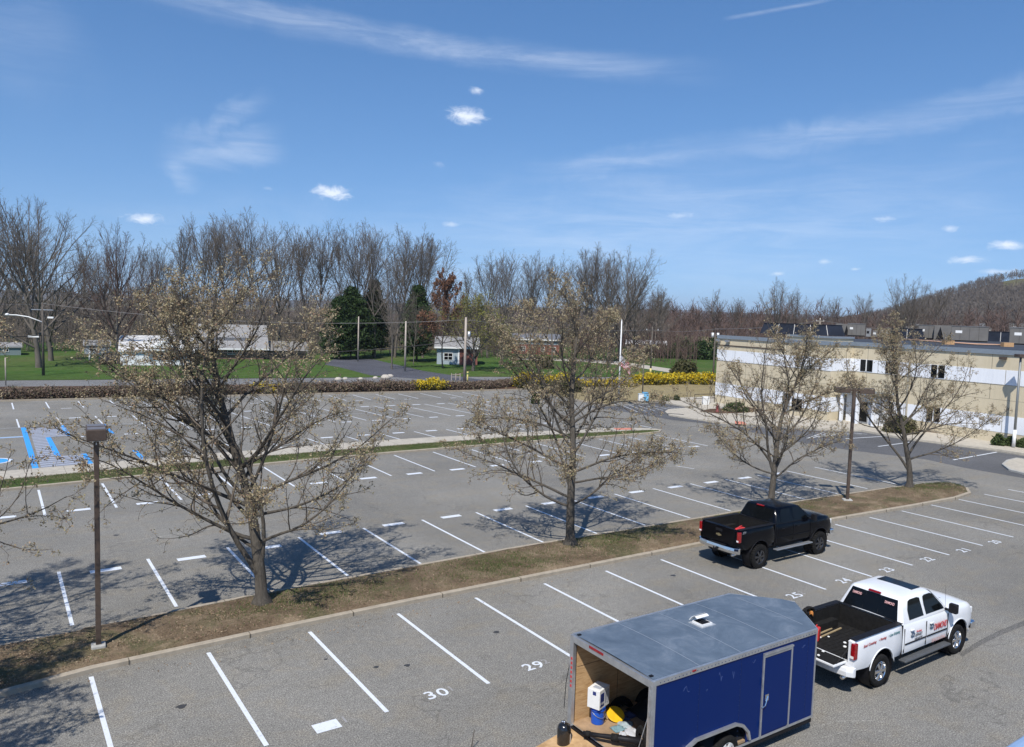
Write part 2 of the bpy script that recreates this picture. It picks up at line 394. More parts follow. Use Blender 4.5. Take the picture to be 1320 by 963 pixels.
# walkway strip between rows 3 and 4: turf on the near side, concrete walk on the far side
nearY = [(-34, 19.6), (-12, 21.6), (-4.4, 22.4), (2.5, 23.0), (10, 23.55), (17, 23.8), (27, 23.75), (33, 23.5), (38, 23.25), (39.6, 23.5), (40.3, 24.1)]
farY = [(40.0, 24.9), (38.6, 25.8), (36.6, 26.4), (31, 27.1), (26.7, 27.5), (20, 28.0), (14.8, 28.1), (5, 27.6), (-4.4, 26.9), (-12, 26.2), (-34, 24.2)]
midY = [(-34, 22.0), (-12, 24.0), (-4.4, 24.75), (2.5, 25.3), (10, 25.75), (17, 26.0), (27, 25.8), (33, 25.3), (37.5, 24.7), (39.2, 24.35)]
def lerpY(tab, x):
    tab = sorted(tab)
    for (a, ya), (b, yb) in zip(tab, tab[1:]):
        if a <= x <= b: return ya+(yb-ya)*(x-a)/(b-a)
    return tab[0][1] if x < tab[0][0] else tab[-1][1]
kerbed('turf_strip', dense(nearY+midY[::-1], 1.5), .12, MATS['verge'], MATS['kerb'], .15, .03, .5, .02)
MB().prism([(p[0], p[1]+.003) for p in midY]+[(40.3, 24.1)]+farY, -.04, .125).build('walkway', MATS['concrete'])['kind'] = 'structure'
jt = MB()
for x in np.arange(-30, 39, 1.5):
    y0, y1 = lerpY(midY, x)+.02, lerpY(farY, x)-.02
    if y1-y0 > .3: jt.add([(x, y0, .129), (x+.02, y0, .129), (x+.02, y1, .129), (x, y1, .129)], [(0, 1, 2, 3)])
jt.build('walkway_joints', simple('joint_dark', (.16, .14, .12), .9))['kind'] = 'structure'
sheet('ramp_paint', [(36.6, 25.35), (38.0, 25.0), (38.6, 25.7), (37.0, 26.2)], .131, MATS['paint_red'])
sheet('ramp_paint', [G(948, 546.5, .13), G(962, 547.5, .13), G(960, 543.8, .13), G(947, 542.8, .13)], .135, MATS['paint_red'])
# sidewalk and plaza round the building
walkpx = [(852, 519), (872, 523), (893, 526.5), (862, 529), (857, 532), (862, 536), (880, 539), (929, 546), (1000, 549), (1060, 554), (1110, 556), (1165, 566), (1250, 577), (1285, 581), (1322, 587), (1370, 594)]
wp = [G(*p) for p in walkpx]
plaza = wp+[(75, -12), (75, 42)]+[(60, 41.5)]
MB().prism(plaza, -.04, .13).build('sidewalk', MATS['concrete'])['kind'] = 'structure'
isl2 = [(1291, 600), (1297, 595), (1310, 592), (1335, 596), (1400, 606), (1400, 628), (1340, 617), (1320, 612), (1300, 607)]
kerbed('sidewalk', [G(*p) for p in isl2], .13, MATS['concrete'], MATS['kerbgrey'], .15)
# planting bed by the corner
MB().prism([G(*p) for p in [(902, 532), (915, 529), (962, 527), (990, 531), (958, 534), (925, 535)]], .1, .16).build('mulch_bed', MATS['mulch'])['kind'] = 'structure'
bed2 = [G(*p) for p in [(1110, 546), (1190, 558), (1290, 571), (1400, 586)]]
MB().prism([(p[0], p[1]) for p in bed2]+[(61.8, -14), (62.6, 20.5)], .1, .17).build('mulch_bed', MATS['mulch'])['kind'] = 'structure'
# grass bank by the flagpole, rising to the forsythia
def bank(name, base, top, zt, mat, n=14, m=8):
    V = []; 
    for j in range(m+1):
        for i in range(n+1):
            t = i/n*(len(base)-1); k = min(int(t), len(base)-2); a = Vector(base[k]).lerp(Vector(base[k+1]), t-k)
            t2 = i/n*(len(top)-1); k = min(int(t2), len(top)-2); b = Vector(top[k]).lerp(Vector(top[k+1]), t2-k)
            s = j/m; p = a.lerp(b, s); z = .1+zt*(s*s*(3-2*s))+.06*mn.noise((p.x*.3, p.y*.3, 0))*(s > 0)
            V.append((p.x, p.y, z))
    F = [(j*(n+1)+i, j*(n+1)+i+1, (j+1)*(n+1)+i+1, (j+1)*(n+1)+i) for j in range(m) for i in range(n)]
    o = MB().add(V, F).build(name, mat, smooth=True); return tag(o, kind='structure')
kb = [(62.5, 36.4), (60, 39.6), (56.4, 40.4), (51.3, 40.4), (48.0, 39.1), (47.5, 43), (47.8, 50), (48.8, 55.3)]
bank('grass_bank', [(63, 41), (58, 41.4), (56.4, 40.4), (51.3, 40.4), (47.7, 39.3), (47.5, 43), (47.8, 50), (48.8, 55.3)],
     [(74, 44), (72, 48), (66, 52), (62, 55), (59, 58), (56, 60), (53, 61), (50, 61.5)], .55, MATS['drygrass'], 28, 8)
kc = MB()
line = [(58, 41.1), (56.4, 40.15), (51.3, 40.15), (48.2, 39.0), (47.3, 39.2), (47.25, 43), (47.55, 50), (48.6, 55.2), (42, 55.75), (25, 57.75), (-3, 60.45), (-70, 67.1)]
for a, b in zip(line, line[1:]):
    a, b = Vector(a), Vector(b); d = (b-a).normalized(); nrm = Vector((d.y, -d.x))*.16
    if (a-b).length < .3: continue
    kc.prism([tuple(a), tuple(b), tuple(b+nrm*1.0), tuple(a+nrm*1.0)], -.05, .13)
kc.build('kerb', MATS['kerb'])['kind'] = 'structure'
# verge under the hedge, public road beyond, lawns
sheet('verge', [(-90, 69), (-3, 60.7), (25, 58), (48, 55.9), (50, 61), (46, 66), (20, 69), (-4, 73.5), (-90, 82)], .06, MATS['mulch'])
sheet('road', [(-200, 91), (-4, 74), (20, 70), (46, 66.5), (70, 60), (110, 40), (112, 47), (74, 66.5), (48, 73.5), (20, 77.5), (-4, 81), (-200, 99)], .004, MATS['road'])
sheet('lawn', [(-220, 102), (-4, 81.5), (20, 78), (47.6, 73.8), (58, 84), (62, 132), (40, 150), (10, 168), (-60, 190), (-220, 200)], .004, MATS['lawn'])
sheet('lawn', [(49.5, 73.8), (75, 67), (120, 50), (150, 60), (170, 105), (150, 150), (100, 150), (62, 135), (58.2, 84)], .003, MATS['lawn'])
sheet_px('driveway', [(640, 492), (560, 490), (478, 484), (440, 474), (418, 470), (430, 463), (480, 463), (545, 478), (610, 488)], .009, MATS['drivewaya'])
sheet_px('driveway', [(665, 461.5), (745, 463), (800, 466), (868, 476), (905, 481), (905, 484), (862, 480), (800, 470.5), (745, 466), (665, 463.5)], .010, MATS['concrete'])
sheet_px('field_edge', [(810, 458), (860, 459), (920, 461.5), (925, 464), (860, 461.5), (810, 460.5)], .012, MATS['drygrass'])
# ------------------------------------------------------------------ paint
LW = .105
def ln(mb, x0, y0, x1, y1, w=LW, z=.009):
    d = Vector((x1-x0, y1-y0)).normalized(); q = Vector((d.y, -d.x))*w/2
    mb.add([(x0-q.x, y0-q.y, z), (x0+q.x, y0+q.y, z), (x1+q.x, y1+q.y, z), (x1-q.x, y1-q.y, z)], [(0, 1, 2, 3)])
W = MB(); O = MB()
near = dict([(-1, -.47), (0, -.35), (1, -.27)])
row1x = {-1: -2.78, 0: -.04, 1: 2.70, 2: 5.42, 3: 8.16, 4: 10.9, 5: 13.62, 6: 16.36, 7: 19.0, 8: 21.6, 9: 24.25, 10: 26.95, 11: 29.6, 12: 32.2, 13: 34.85, 14: 37.5, 15: 40.2}
# straight from the survey of the photo: near ends on the kerb side, far ends toward the aisle
r1 = [((117, 876), (143, 963)), ((267, 843), None), ((397, 814), (500, 919)), ((510, 791), (630, 881)), ((609, 768), (739, 850)), ((696, 750), None), ((774, 733), None), ((845, 719), None), (None, (1064, 760)), (None, (1122, 744)), ((1017, 711), (1177, 730.5)), (None, (1225.5, 718)), ((1114, 662), (1268, 705.5)), ((1155, 661), (1310, 696)), ((1192, 653), None), ((1229, 646), None), ((1262, 638), None)]
for k in range(-9, 17):
    x = -.04+2.735*k - (.045*max(0, k-8)); ln(W, x, -.33-.008*max(0, k-6)*2, x+.02, -5.5)
for k in range(-9, 15):
    x = -.13+2.765*k; y = 3.15+.5*sin(pi*min(14, max(0, k+3))/17); ln(W, x, min(3.55, y), x, y+5.2 if k < 9 else y+5.3)
    if -8 <= k < 13:
        xm = x+1.36+(.05 if k > 3 else 0); ym = 8.0 if k < 2 else 8.75-.05*max(0, k-6)
        W.add([(xm-.48, ym-.16, .0085), (xm+.48, ym-.16, .0085), (xm+.48, ym+.16, .0085), (xm-.48, ym+.16, .0085)], [(0, 1, 2, 3)])
for k in range(-9, 15):
    x = -.13+2.745*k; y = lerpY(nearY, x)-.55; ln(W, x, y, x, y-5.4)
    if k < 14:
        xm = x+1.3+(.02*k); ym = 17.1 if k < 1 else 17.72-.03*max(0, k-8)
        W.add([(xm-.46, ym-.17, .0085), (xm+.46, ym-.17, .0085), (xm+.46, ym+.17, .0085), (xm-.46, ym+.17, .0085)], [(0, 1, 2, 3)])
BL = MB(); HT = MB(); LB = MB()
for k in range(-9, 15):
    x = -.1+2.75*k
    ya = lerpY(farY, x)+.12 if x < 36 else 27
    if k in (-1,): continue
    (BL if k in (0, 1) else W)
    if k in (0, 1, -2, -3): ln(BL, x+.0, ya-.3, x-.05, 31.2, .26, .010)
    elif k <= 11: ln(W, x+.2 if k > 4 else x, ya-.1, x-.1, 31.4)
    if 4 < k < 13:
        xm = x+1.3; W.add([(xm-.46, 31.1, .0085), (xm+.46, 31.1, .0085), (xm+.46, 31.45, .0085), (xm-.46, 31.45, .0085)], [(0, 1, 2, 3)])
for i in range(-8, 17):
    x = -3.12+2.62*i
    if i > 15: continue
    if i in (0, 1, 2, -1, -2):
        ln(W, x, 48.2-.08*i, x+.05, 43.6)
        if i != 0: ln(BL, x+.05, 43.6, x+.12, 38.5, .26, .010)
    else: ln(W, x-.5*(i > 5), 47.6-.08*i, x+.4*(i > 5), 38.2)
    if i > 0:
        for yy in (37.9, 47.6-.1*i):
            xm = x+1.2; W.add([(xm-.42, yy-.15, .0085), (xm+.42, yy-.15, .0085), (xm+.42, yy+.15, .0085), (xm-.42, yy+.15, .0085)], [(0, 1, 2, 3)])
ln(O, -12, 44.4, 4.6, 42.75, .08); ln(O, 4.6, 42.75, 42, 41.6, .06)
for i in range(-8, 18):
    x = -3.2+2.515*i; y = hedge_y(x)-1.3; ln(W, x, y, x+.03, y-4.7)
    if i > 0 and i % 2: 
        xm = x+1.25; O.add([(xm-.4, y-5.2, .0085), (xm+.4, y-5.2, .0085), (xm+.4, y-4.95, .0085), (xm-.4, y-4.95, .0085)], [(0, 1, 2, 3)])
# hatched aisle, survey points
ln(BL, -2.84, 43.5, -2.76, 26.3, .30, .011)
ln(BL, -1.6, 38.3, -1.5, 31.0, .3, .011)
P1 = [(-2.5, 43.2), (-.3, 42.9), (-.3, 38.5), (-1.55, 38.4), (-1.55, 31.0), (-.1, 31.0), (-.1, 26.9), (-2.5, 26.4)]
sheet('hatch_paint', P1, .006, paint('hatch_ground', (.235, .245, .275), 1))
y = 26.9
while y < 43:
    xr = -.35 if (y > 38.5 or y < 31) else -1.7
    ln(HT, -2.5, y-.1, xr, y+.15 if xr > -1 else y, .10, .012); y += .62
for px in ((-5, 597, 15, 592), (-6, 566, 30, 563)):
    a, b = G(px[0]-20, px[1]), G(px[2], px[3]); ln(LB, a[0], a[1], b[0], b[1], .5, .008)
# accessible symbol at the left edge: white rounded ground with blue inside
sx, sy = G(2, 594)
sym = MB().poly([(sx+.62*cos(t)*1.1-.2, sy+.9*sin(t), .009) for t in np.linspace(0, 2*pi, 22)[:-1]])
sym.build('painted_symbol', MATS['paint'])['kind'] = 'structure'
MB().poly([(sx+.48*cos(t)*1.1-.2, sy+.72*sin(t), .013) for t in np.linspace(0, 2*pi, 22)[:-1]]).build('painted_symbol', MATS['paint_blue'])['kind'] = 'structure'
for a, b in (((1090, 565.7), (1141, 562.5)), ((1132, 575.7), (1175, 570)), ((1229, 593), (1285, 583))):
    p, q = G(*a), G(*b); ln(W, *p, *q, .13, .012)
for i in range(9):      # pale hatch bays in the dark asphalt
    a, b = G(1040+i*7.5, 565.5-i*.9), G(1062+i*7, 557.5+i*.3); ln(O, *a, *b, .12, .012)
for i in range(7):
    a, b = G(800+i*11, 521.8+i*.5), G(822+i*11, 531-i*.6); ln(O, *a, *b, .10, .012)
a, b = G(865, 557), G(790, 541); 
ln(W, *G(795, 543), *G(840, 551.5), .12)
ln(O, *G(870, 600.5), *G(895, 604.5), .12)
W.build('parking_lines', MATS['paint'])['kind'] = 'structure'
O.build('parking_lines', MATS['paint_old'])['kind'] = 'structure'
BL.build('blue_lines', MATS['paint_blue'])['kind'] = 'structure'
LB.build('faded_blue_lines', MATS['paint_lightblue'])['kind'] = 'structure'
sheet_px('tar_patch', [(-10, 627), (20, 620), (40, 612), (68, 604.5), (80, 604), (100, 604), (118, 601.5), (150, 600.5), (150, 602), (118, 604), (95, 606.5), (70, 608), (40, 613), (0, 624.5)], .0135, MATS['asphalt2'])
HT.build('hatch_lines', MATS['paint_hatch'])['kind'] = 'structure'
# stall numbers
for n_, px in ((30, (563, 895)), (29, (688, 859)), (28, None), (27, None), (26, None), (25, (1025, 768)), (24, (1088, 749)), (23, (1144, 735)), (22, (1196, 721.5)), (21, (1243, 709.5)), (20, (1283, 699))):
    if px is None: p = (4.09+(30-n_)*2.73, -5.35)
    else: p = G(*px)
    o = text_mesh(str(n_), .52, 'stall_number', MATS['paint'], None, Matrix.Translation((p[0], p[1], .010)) @ Matrix.Rotation(0, 4, 'Z'), .0006, spacing=1.1, width=.58); o['kind'] = 'structure'
    if n_ >= 25:
        o = text_mesh(str(n_-29 if n_ > 29 else 2), .36, 'old_number', MATS['paint_ghost'], None, Matrix.Translation((p[0]+.42, p[1]+.06, .006)), .0006); o['kind'] = 'structure'
p = G(422, 936)
sheet('number_patch', [(p[0]-.3, p[1]-.2), (p[0]+.27, p[1]-.2), (p[0]+.27, p[1]+.19), (p[0]-.3, p[1]+.19)], .009, MATS['paint'])
o = text_mesh('1', .4, 'old_number', MATS['paint_ghost'], None, Matrix.Translation((p[0]+.42, p[1]+.05, .006)), .0006); o['kind'] = 'structure'
sheet_px('worn_band', [(1236, 842), (1262, 826), (1290, 812), (1330, 796), (1330, 803), (1292, 818), (1264, 832), (1240, 847)], .003, MATS['road_dark'])
for k_, (pp_, w_) in enumerate(((((1045, 938), (1080, 930), (1120, 929), (1160, 934)), .05), (((1060, 951), (1100, 941), (1150, 943)), .04), (((700, 610), (760, 606), (830, 603), (900, 600)), .10), (((150, 700), (300, 678), (460, 655)), .10))):
    q_ = [G(*a) for a in pp_]; mb_ = MB()
    for a, b in zip(q_, q_[1:]): ln(mb_, a[0], a[1], b[0], b[1], w_, .0035)
    mb_.build('scrape_marks', MATS['scrape'])['kind'] = 'structure'
sp = MB()
for px, r in (((234, 911), .11), ((485, 860), .07), ((525, 858), .08), ((868, 742), .10), ((640, 815), .09), ((1010, 718), .09), ((590, 665), .12), ((150, 690), .1), ((420, 850), .05), ((760, 660), .12), ((330, 655), .1)):
    q = G(*px); sp.poly([(q[0]+r*cos(t)*(1+.3*sin(3*t)), q[1]+r*.9*sin(t), .005) for t in np.linspace(0, 2*pi, 14)[:-1]])
sp.build('oil_spots', simple('oil_stain', (.05, .048, .045), .5))['kind'] = 'structure'
# ------------------------------------------------------------------ branching
def norm(a): return a/np.maximum(1e-9, np.linalg.norm(a, axis=-1, keepdims=True))
def grow(P0, D0, L, R0, R1, n, wander, up, rng, floor=None, curve=None):
    """walk B branches n steps; returns points (B,n+1,3) and radii (B,n+1)"""
    B = len(P0); P = np.zeros((B, n+1, 3)); P[:, 0] = P0; D = norm(D0.copy()); st = (L/n)[:, None]
    bias = norm(rng.normal(size=(B, 3)))
    for i in range(n):
        j = rng.normal(size=(B, 3)); bias = norm(bias+.8*j)
        D = norm(D+wander*bias+np.array([0, 0, 1.])*(up if np.isscalar(up) else up[:, None]))
        if floor is not None:
            low = P[:, i, 2] < floor; D[low, 2] = np.abs(D[low, 2])
        P[:, i+1] = P[:, i]+D*st
    t = np.linspace(0, 1, n+1)[None]
    R = R0[:, None]*(1-t)+R1[:, None]*t
    return P, R
def children(P, R, m, t0, t1, ang, rng, az=None, jit=.25):
    """m buds per branch between fractions t0..t1, leaning off the parent by ang"""
    B, n1, _ = P.shape; n = n1-1
    t = np.linspace(t0, t1, m)[None]+rng.uniform(-.5, .5, (B, m))*(t1-t0)/max(1, m-1)*.8
    t = np.clip(t, 0.02, .995); x = t*n; i = np.minimum(x.astype(int), n-1); f = (x-i)[..., None]
    b = np.arange(B)[:, None]
    p = P[b, i]*(1-f)+P[b, i+1]*f; d = norm(P[b, i+1]-P[b, i]); r = R[b, i]*(1-f[..., 0])+R[b, i+1]*f[..., 0]
    ref = norm(np.cross(d, norm(rng.normal(size=(B, 1, 3)))*np.ones_like(d))); bi = np.cross(d, ref)
    ph = (np.arange(m)*2.4)[None]+rng.uniform(0, 6.28, (B, 1))+rng.normal(size=(B, m))*.5
    side = ref*np.cos(ph)[..., None]+bi*np.sin(ph)[..., None]
    a = ang+rng.normal(size=(B, m))*jit
    D = norm(d*np.cos(a)[..., None]+side*np.sin(a)[..., None])
    return p.reshape(-1, 3), D.reshape(-1, 3), r.reshape(-1), t.reshape(-1)
def tubes(groups):
    """[(P,R,sides)] -> one vertex/face array of quads"""
    Vs, Fs = [], []; off = 0
    for P, R, k in groups:
        B, n1, _ = P.shape
        T = np.zeros_like(P); T[:, 1:-1] = P[:, 2:]-P[:, :-2]; T[:, 0] = P[:, 1]-P[:, 0]; T[:, -1] = P[:, -1]-P[:, -2]; T = norm(T)
        ax = norm(np.cross(T[:, :1], np.array([.31, .22, .93])+np.zeros_like(T[:, :1])))
        a = norm(ax-T*np.sum(ax*T, -1, keepdims=True)); b = np.cross(T, a)
        th = np.arange(k)*2*pi/k
        V = P[:, :, None]+R[:, :, None, None]*(a[:, :, None]*np.cos(th)[None, None, :, None]+b[:, :, None]*np.sin(th)[None, None, :, None])
        idx = np.arange(B*n1*k).reshape(B, n1, k)+off
        q = np.stack([idx[:, :-1], np.roll(idx, -1, 2)[:, :-1], np.roll(idx, -1, 2)[:, 1:], idx[:, 1:]], -1).reshape(-1, 4)
        Vs.append(V.reshape(-1, 3)); Fs.append(q); off += B*n1*k
    return np.concatenate(Vs), np.concatenate(Fs)
def flakes(P, size, rng, per=2, spread=.03, elong=1.0):
    """small quads thrown round points"""
    n = len(P); P = np.repeat(P, per, 0)+rng.normal(size=(n*per, 3))*spread; N = len(P)
    a = norm(rng.normal(size=(N, 3))); b = norm(np.cross(a, norm(rng.normal(size=(N, 3))))); s = (size*rng.uniform(.6, 1.3, N))[:, None]
    a = a*s*elong; b = b*s*.6
    V = np.stack([P-a, P+b*.9-a*.1, P+a, P-b*.9+a*.1], 1).reshape(-1, 3)
    return V, np.arange(N*4).reshape(-1, 4)
def hero_tree(name, label, base, H, seed, limbs, trunk_r=.17, lean=(0, 0), fork=1.0, dens=1.0, leaf=1.0, group='ornamental pear trees in the parking islands'):
    rng = np.random.default_rng(seed)
    root = thing(name, label, 'tree', (base[0], base[1], .12), 0, group)
    # leader
    tp, tr = grow(np.array([[0, 0, -.1]]), np.array([[lean[0], lean[1], 1.]]), np.array([H*.93]), np.array([trunk_r]), np.array([.012]), 22, .075, .06, rng)
    limbs = [(h, p_, e_, q_*1.12) for h, p_, e_, q_ in limbs]
    t = np.linspace(0, 1, 23); tr[0] = trunk_r*(1-t)**.85+.012
    tr[0, 0] *= 1.55; 
    L, Dd, P0, R0 = [], [], [], []
    for (h, phi, el, ln_) in limbs:
        i = min(21, max(0, (h+.1)/(H*.93)*22)); k = int(i); p = tp[0, k]*(1-(i-k))+tp[0, k+1]*(i-k)
        a = radians(phi); hor = _r*cos(a)+np.array([_f[0], _f[1], 0])/np.hypot(_f[0], _f[1])*sin(a)
        d = hor*cos(radians(el))+np.array([0, 0, 1])*sin(radians(el))
        P0.append(p); Dd.append(d); L.append(ln_); R0.append(min(tr[0, k]*.58, .013+.0086*ln_))
    P0, Dd, L, R0 = map(np.array, (P0, Dd, L, R0))
    el = np.arcsin(norm(Dd)[:, 2]); up = np.where(el < .5, .022, .014)
    lp, lr = grow(P0, Dd, L, R0, np.full(len(L), .010), 14, .11, up, rng, .9)
    # second order
    m2 = int(15*dens); p, d, r, tt = children(lp, lr, m2, .24, .98, .78, rng)
    d[:, 2] += rng.uniform(-.1, .3, len(p)); Lp = np.repeat(L, m2); l2 = Lp*(.34*(1-tt)+.17)*rng.uniform(.6, 1.25, len(p))
    keep = rng.random(len(p)) < .9; p, d, r, l2 = p[keep], d[keep], r[keep], l2[keep]
    sp_, sr = grow(p, d, l2, np.minimum(r*.62, .007+.014*l2), np.full(len(p), .0055), 8, .17, .045, rng, .7)
    # leader side shoots near the top
    p, d, r, tt = children(tp, tr, 11, .55, .97, .75, rng); d[:, 2] += .3; l2b = H*.20*(1.35-tt)*rng.uniform(.7, 1.3, len(p))
    ap, ar = grow(p, d, l2b, np.minimum(r*.6, .02), np.full(len(p), .0055), 8, .15, .05, rng)
    sp_ = np.concatenate([sp_, ap]); sr = np.concatenate([sr, ar]); l2 = np.concatenate([l2, l2b])
    # third order
    m3 = 7; p, d, r, tt = children(sp_, sr, m3, .15, .98, .8, rng); d[:, 2] += .06
    l3 = (np.repeat(l2, m3)*.34*(1.2-tt)+.10)*rng.uniform(.5, 1.3, len(p))
    qp, qr = grow(p, d, l3, np.minimum(r*.75, .0085), np.full(len(p), .0042), 5, .26, .05, rng)
    # spurs
    m4 = 3; p, d, r, tt = children(qp, qr, m4, .3, .98, .85, rng)
    l4 = rng.uniform(.05, .22, len(p)); up4, ur = grow(p, d, l4, np.full(len(p), .005), np.full(len(p), .0035), 2, .3, .1, rng)
    V, F = tubes([(tp, tr, 12)]); 
    # root flare bumps
    z = V[:, 2]; th = np.arctan2(V[:, 1], V[:, 0]); fl = np.clip((.55-z)/.55, 0, 1)**2; V[:, :2] *= (1+.35*fl*(1+.5*np.sin(th*5+seed)))[:, None]
    np_mesh('trunk', V, F, MATS['bark'], root, True)
    V, F = tubes([(lp, lr, 7)]); np_mesh('limbs', V, F, MATS['bark'], root, True)
    V, F = tubes([(sp_, sr, 5), (qp, qr, 3), (up4, ur, 3)]); tw = np_mesh('twigs', V, F, MATS['twig'], root, True)
    tips = np.concatenate([up4[:, -1], up4[:, -1], qp[:, -1], qp[:, 3], sp_[:, -1]])
    inn = np.hypot(tips[:, 0], tips[:, 1]) < 1.3; tips = tips[rng.random(len(tips)) < np.where(inn, .22, .60)*leaf]
    V, F = flakes(tips, .034, rng, 4, .036, 1.0); np_mesh('leaf_buds', V, F, MATS['bud'], root)
    return root
def limbs_auto(rng, n, H, h0, L0, el0=22, el1=62, skew=0):
    out = []
    for i in range(n):
        t = (i+rng.uniform(0, .6))/n; h = h0+(H*.84-h0)*t
        out.append((h, i*137.5+skew+rng.uniform(-15, 15), el0+(el1-el0)*t**.8+rng.uniform(-6, 6), L0*(1-.50*t)*rng.uniform(.85, 1.12)))
    return out
r_ = np.random.default_rng(3)
b1 = G(338, 785)
hero_tree('pear_tree', 'largest budding tree, standing just right of the left lamp post', b1, 11.0, 11,
  [(.75, 178, 62, 8.2), (1.0, 8, 80, 6.2), (2.0, 196, 12, 5.0), (1.7, 170, 20, 4.4), (1.9, 350, 16, 3.8), (2.7, 12, 14, 4.0), (3.0, 188, 22, 5.2), (3.1, 0, 42, 4.6), (2.6, 160, 26, 5.2), (3.4, 340, 55, 4.8), (3.2, 205, 44, 5.0), (4.2, 20, 36, 3.9), (4.6, 175, 38, 4.8), (5.6, 185, 50, 4.0), (4.0, 180, 56, 5.2), (2.4, 270, 26, 3.2), (3.8, 90, 32, 3.6)]
  + limbs_auto(r_, 9, 10.4, 4.2, 4.7, 32, 60), .175)
b2 = G(735, 707)
hero_tree('pear_tree', 'straight trunked budding tree in the middle of the island, left of the black pickup', b2, 10.5, 12,
  [(1.55, 182, 14, 4.5), (1.6, 10, 20, 3.4), (2.5, 350, 14, 3.6), (3.0, 172, 18, 4.4), (2.2, 176, 66, 5.0), (2.9, 2, 24, 3.9), (3.6, 12, 58, 4.6), (3.8, 178, 46, 4.6), (4.2, 190, 32, 3.8), (2.6, 265, 26, 2.8), (3.2, 90, 30, 3.2), (4.8, 350, 42, 3.2), (5.4, 180, 44, 3.8), (1.9, 186, 20, 4.6)]
  + limbs_auto(r_, 10, 10.2, 4.0, 4.5, 32, 60, 60), .17)
b3 = G(993, 657)
hero_tree('pear_tree', 'wide budding tree standing directly behind the black pickup', b3, 9.1, 13,
  [(1.4, 3, 32, 4.0), (1.6, 178, 16, 3.4), (1.6, 165, 66, 6.4), (1.75, 350, 62, 5.2), (1.9, 185, 58, 5.4), (2.5, 10, 36, 3.6), (2.4, 190, 30, 3.6), (2.1, 270, 26, 2.6), (2.6, 90, 40, 3.0), (3.2, 200, 48, 4.0)]
  + limbs_auto(r_, 8, 9.0, 3.2, 4.3, 34, 62, 30), .15, dens=.95)
b4 = G(1172, 632)
hero_tree('pear_tree', 'budding tree at the right tip of the island with a second trunk leaning left', b4, 8.9, 14,
  [(.9, 176, 60, 6.8), (1.6, 4, 26, 4.4), (1.8, 8, 58, 5.6), (2.6, 180, 30, 3.0), (3.0, 0, 22, 4.2), (3.2, 184, 44, 4.0), (2.6, 90, 34, 3.0), (2.4, 268, 28, 2.6), (3.6, 15, 42, 3.8)]
  + limbs_auto(r_, 8, 8.8, 3.4, 4.2, 34, 60, 10), .15, dens=.95)
hero_tree('pear_tree', 'budding tree cut off by the left edge, only its right hand twigs in view', (-9.4, 2.4), 10.2, 15,
  [(1.5, 2, 14, 5.6), (2.0, 25, 20, 5.6), (2.6, 12, 26, 6.2), (3.2, -8, 34, 6.0), (3.0, -20, 18, 5.2), (4.0, 10, 38, 5.6), (2.4, 190, 30, 4.2), (3.4, 160, 44, 4.4)] + limbs_auto(r_, 12, 10.2, 3.0, 4.2, 34, 68), .19)
hero_tree('pear_tree', 'near tree outside the left edge whose trunk shadow crosses the nearest kerb', (-8.6, -4.9), 8.2, 16,
  [(1.3, 190, 30, 3.8), (1.6, 20, 40, 3.6), (1.5, 80, 30, 2.6), (2.0, 300, 30, 2.6)] + limbs_auto(r_, 12, 8.0, 1.8, 3.1, 34, 68), .30)
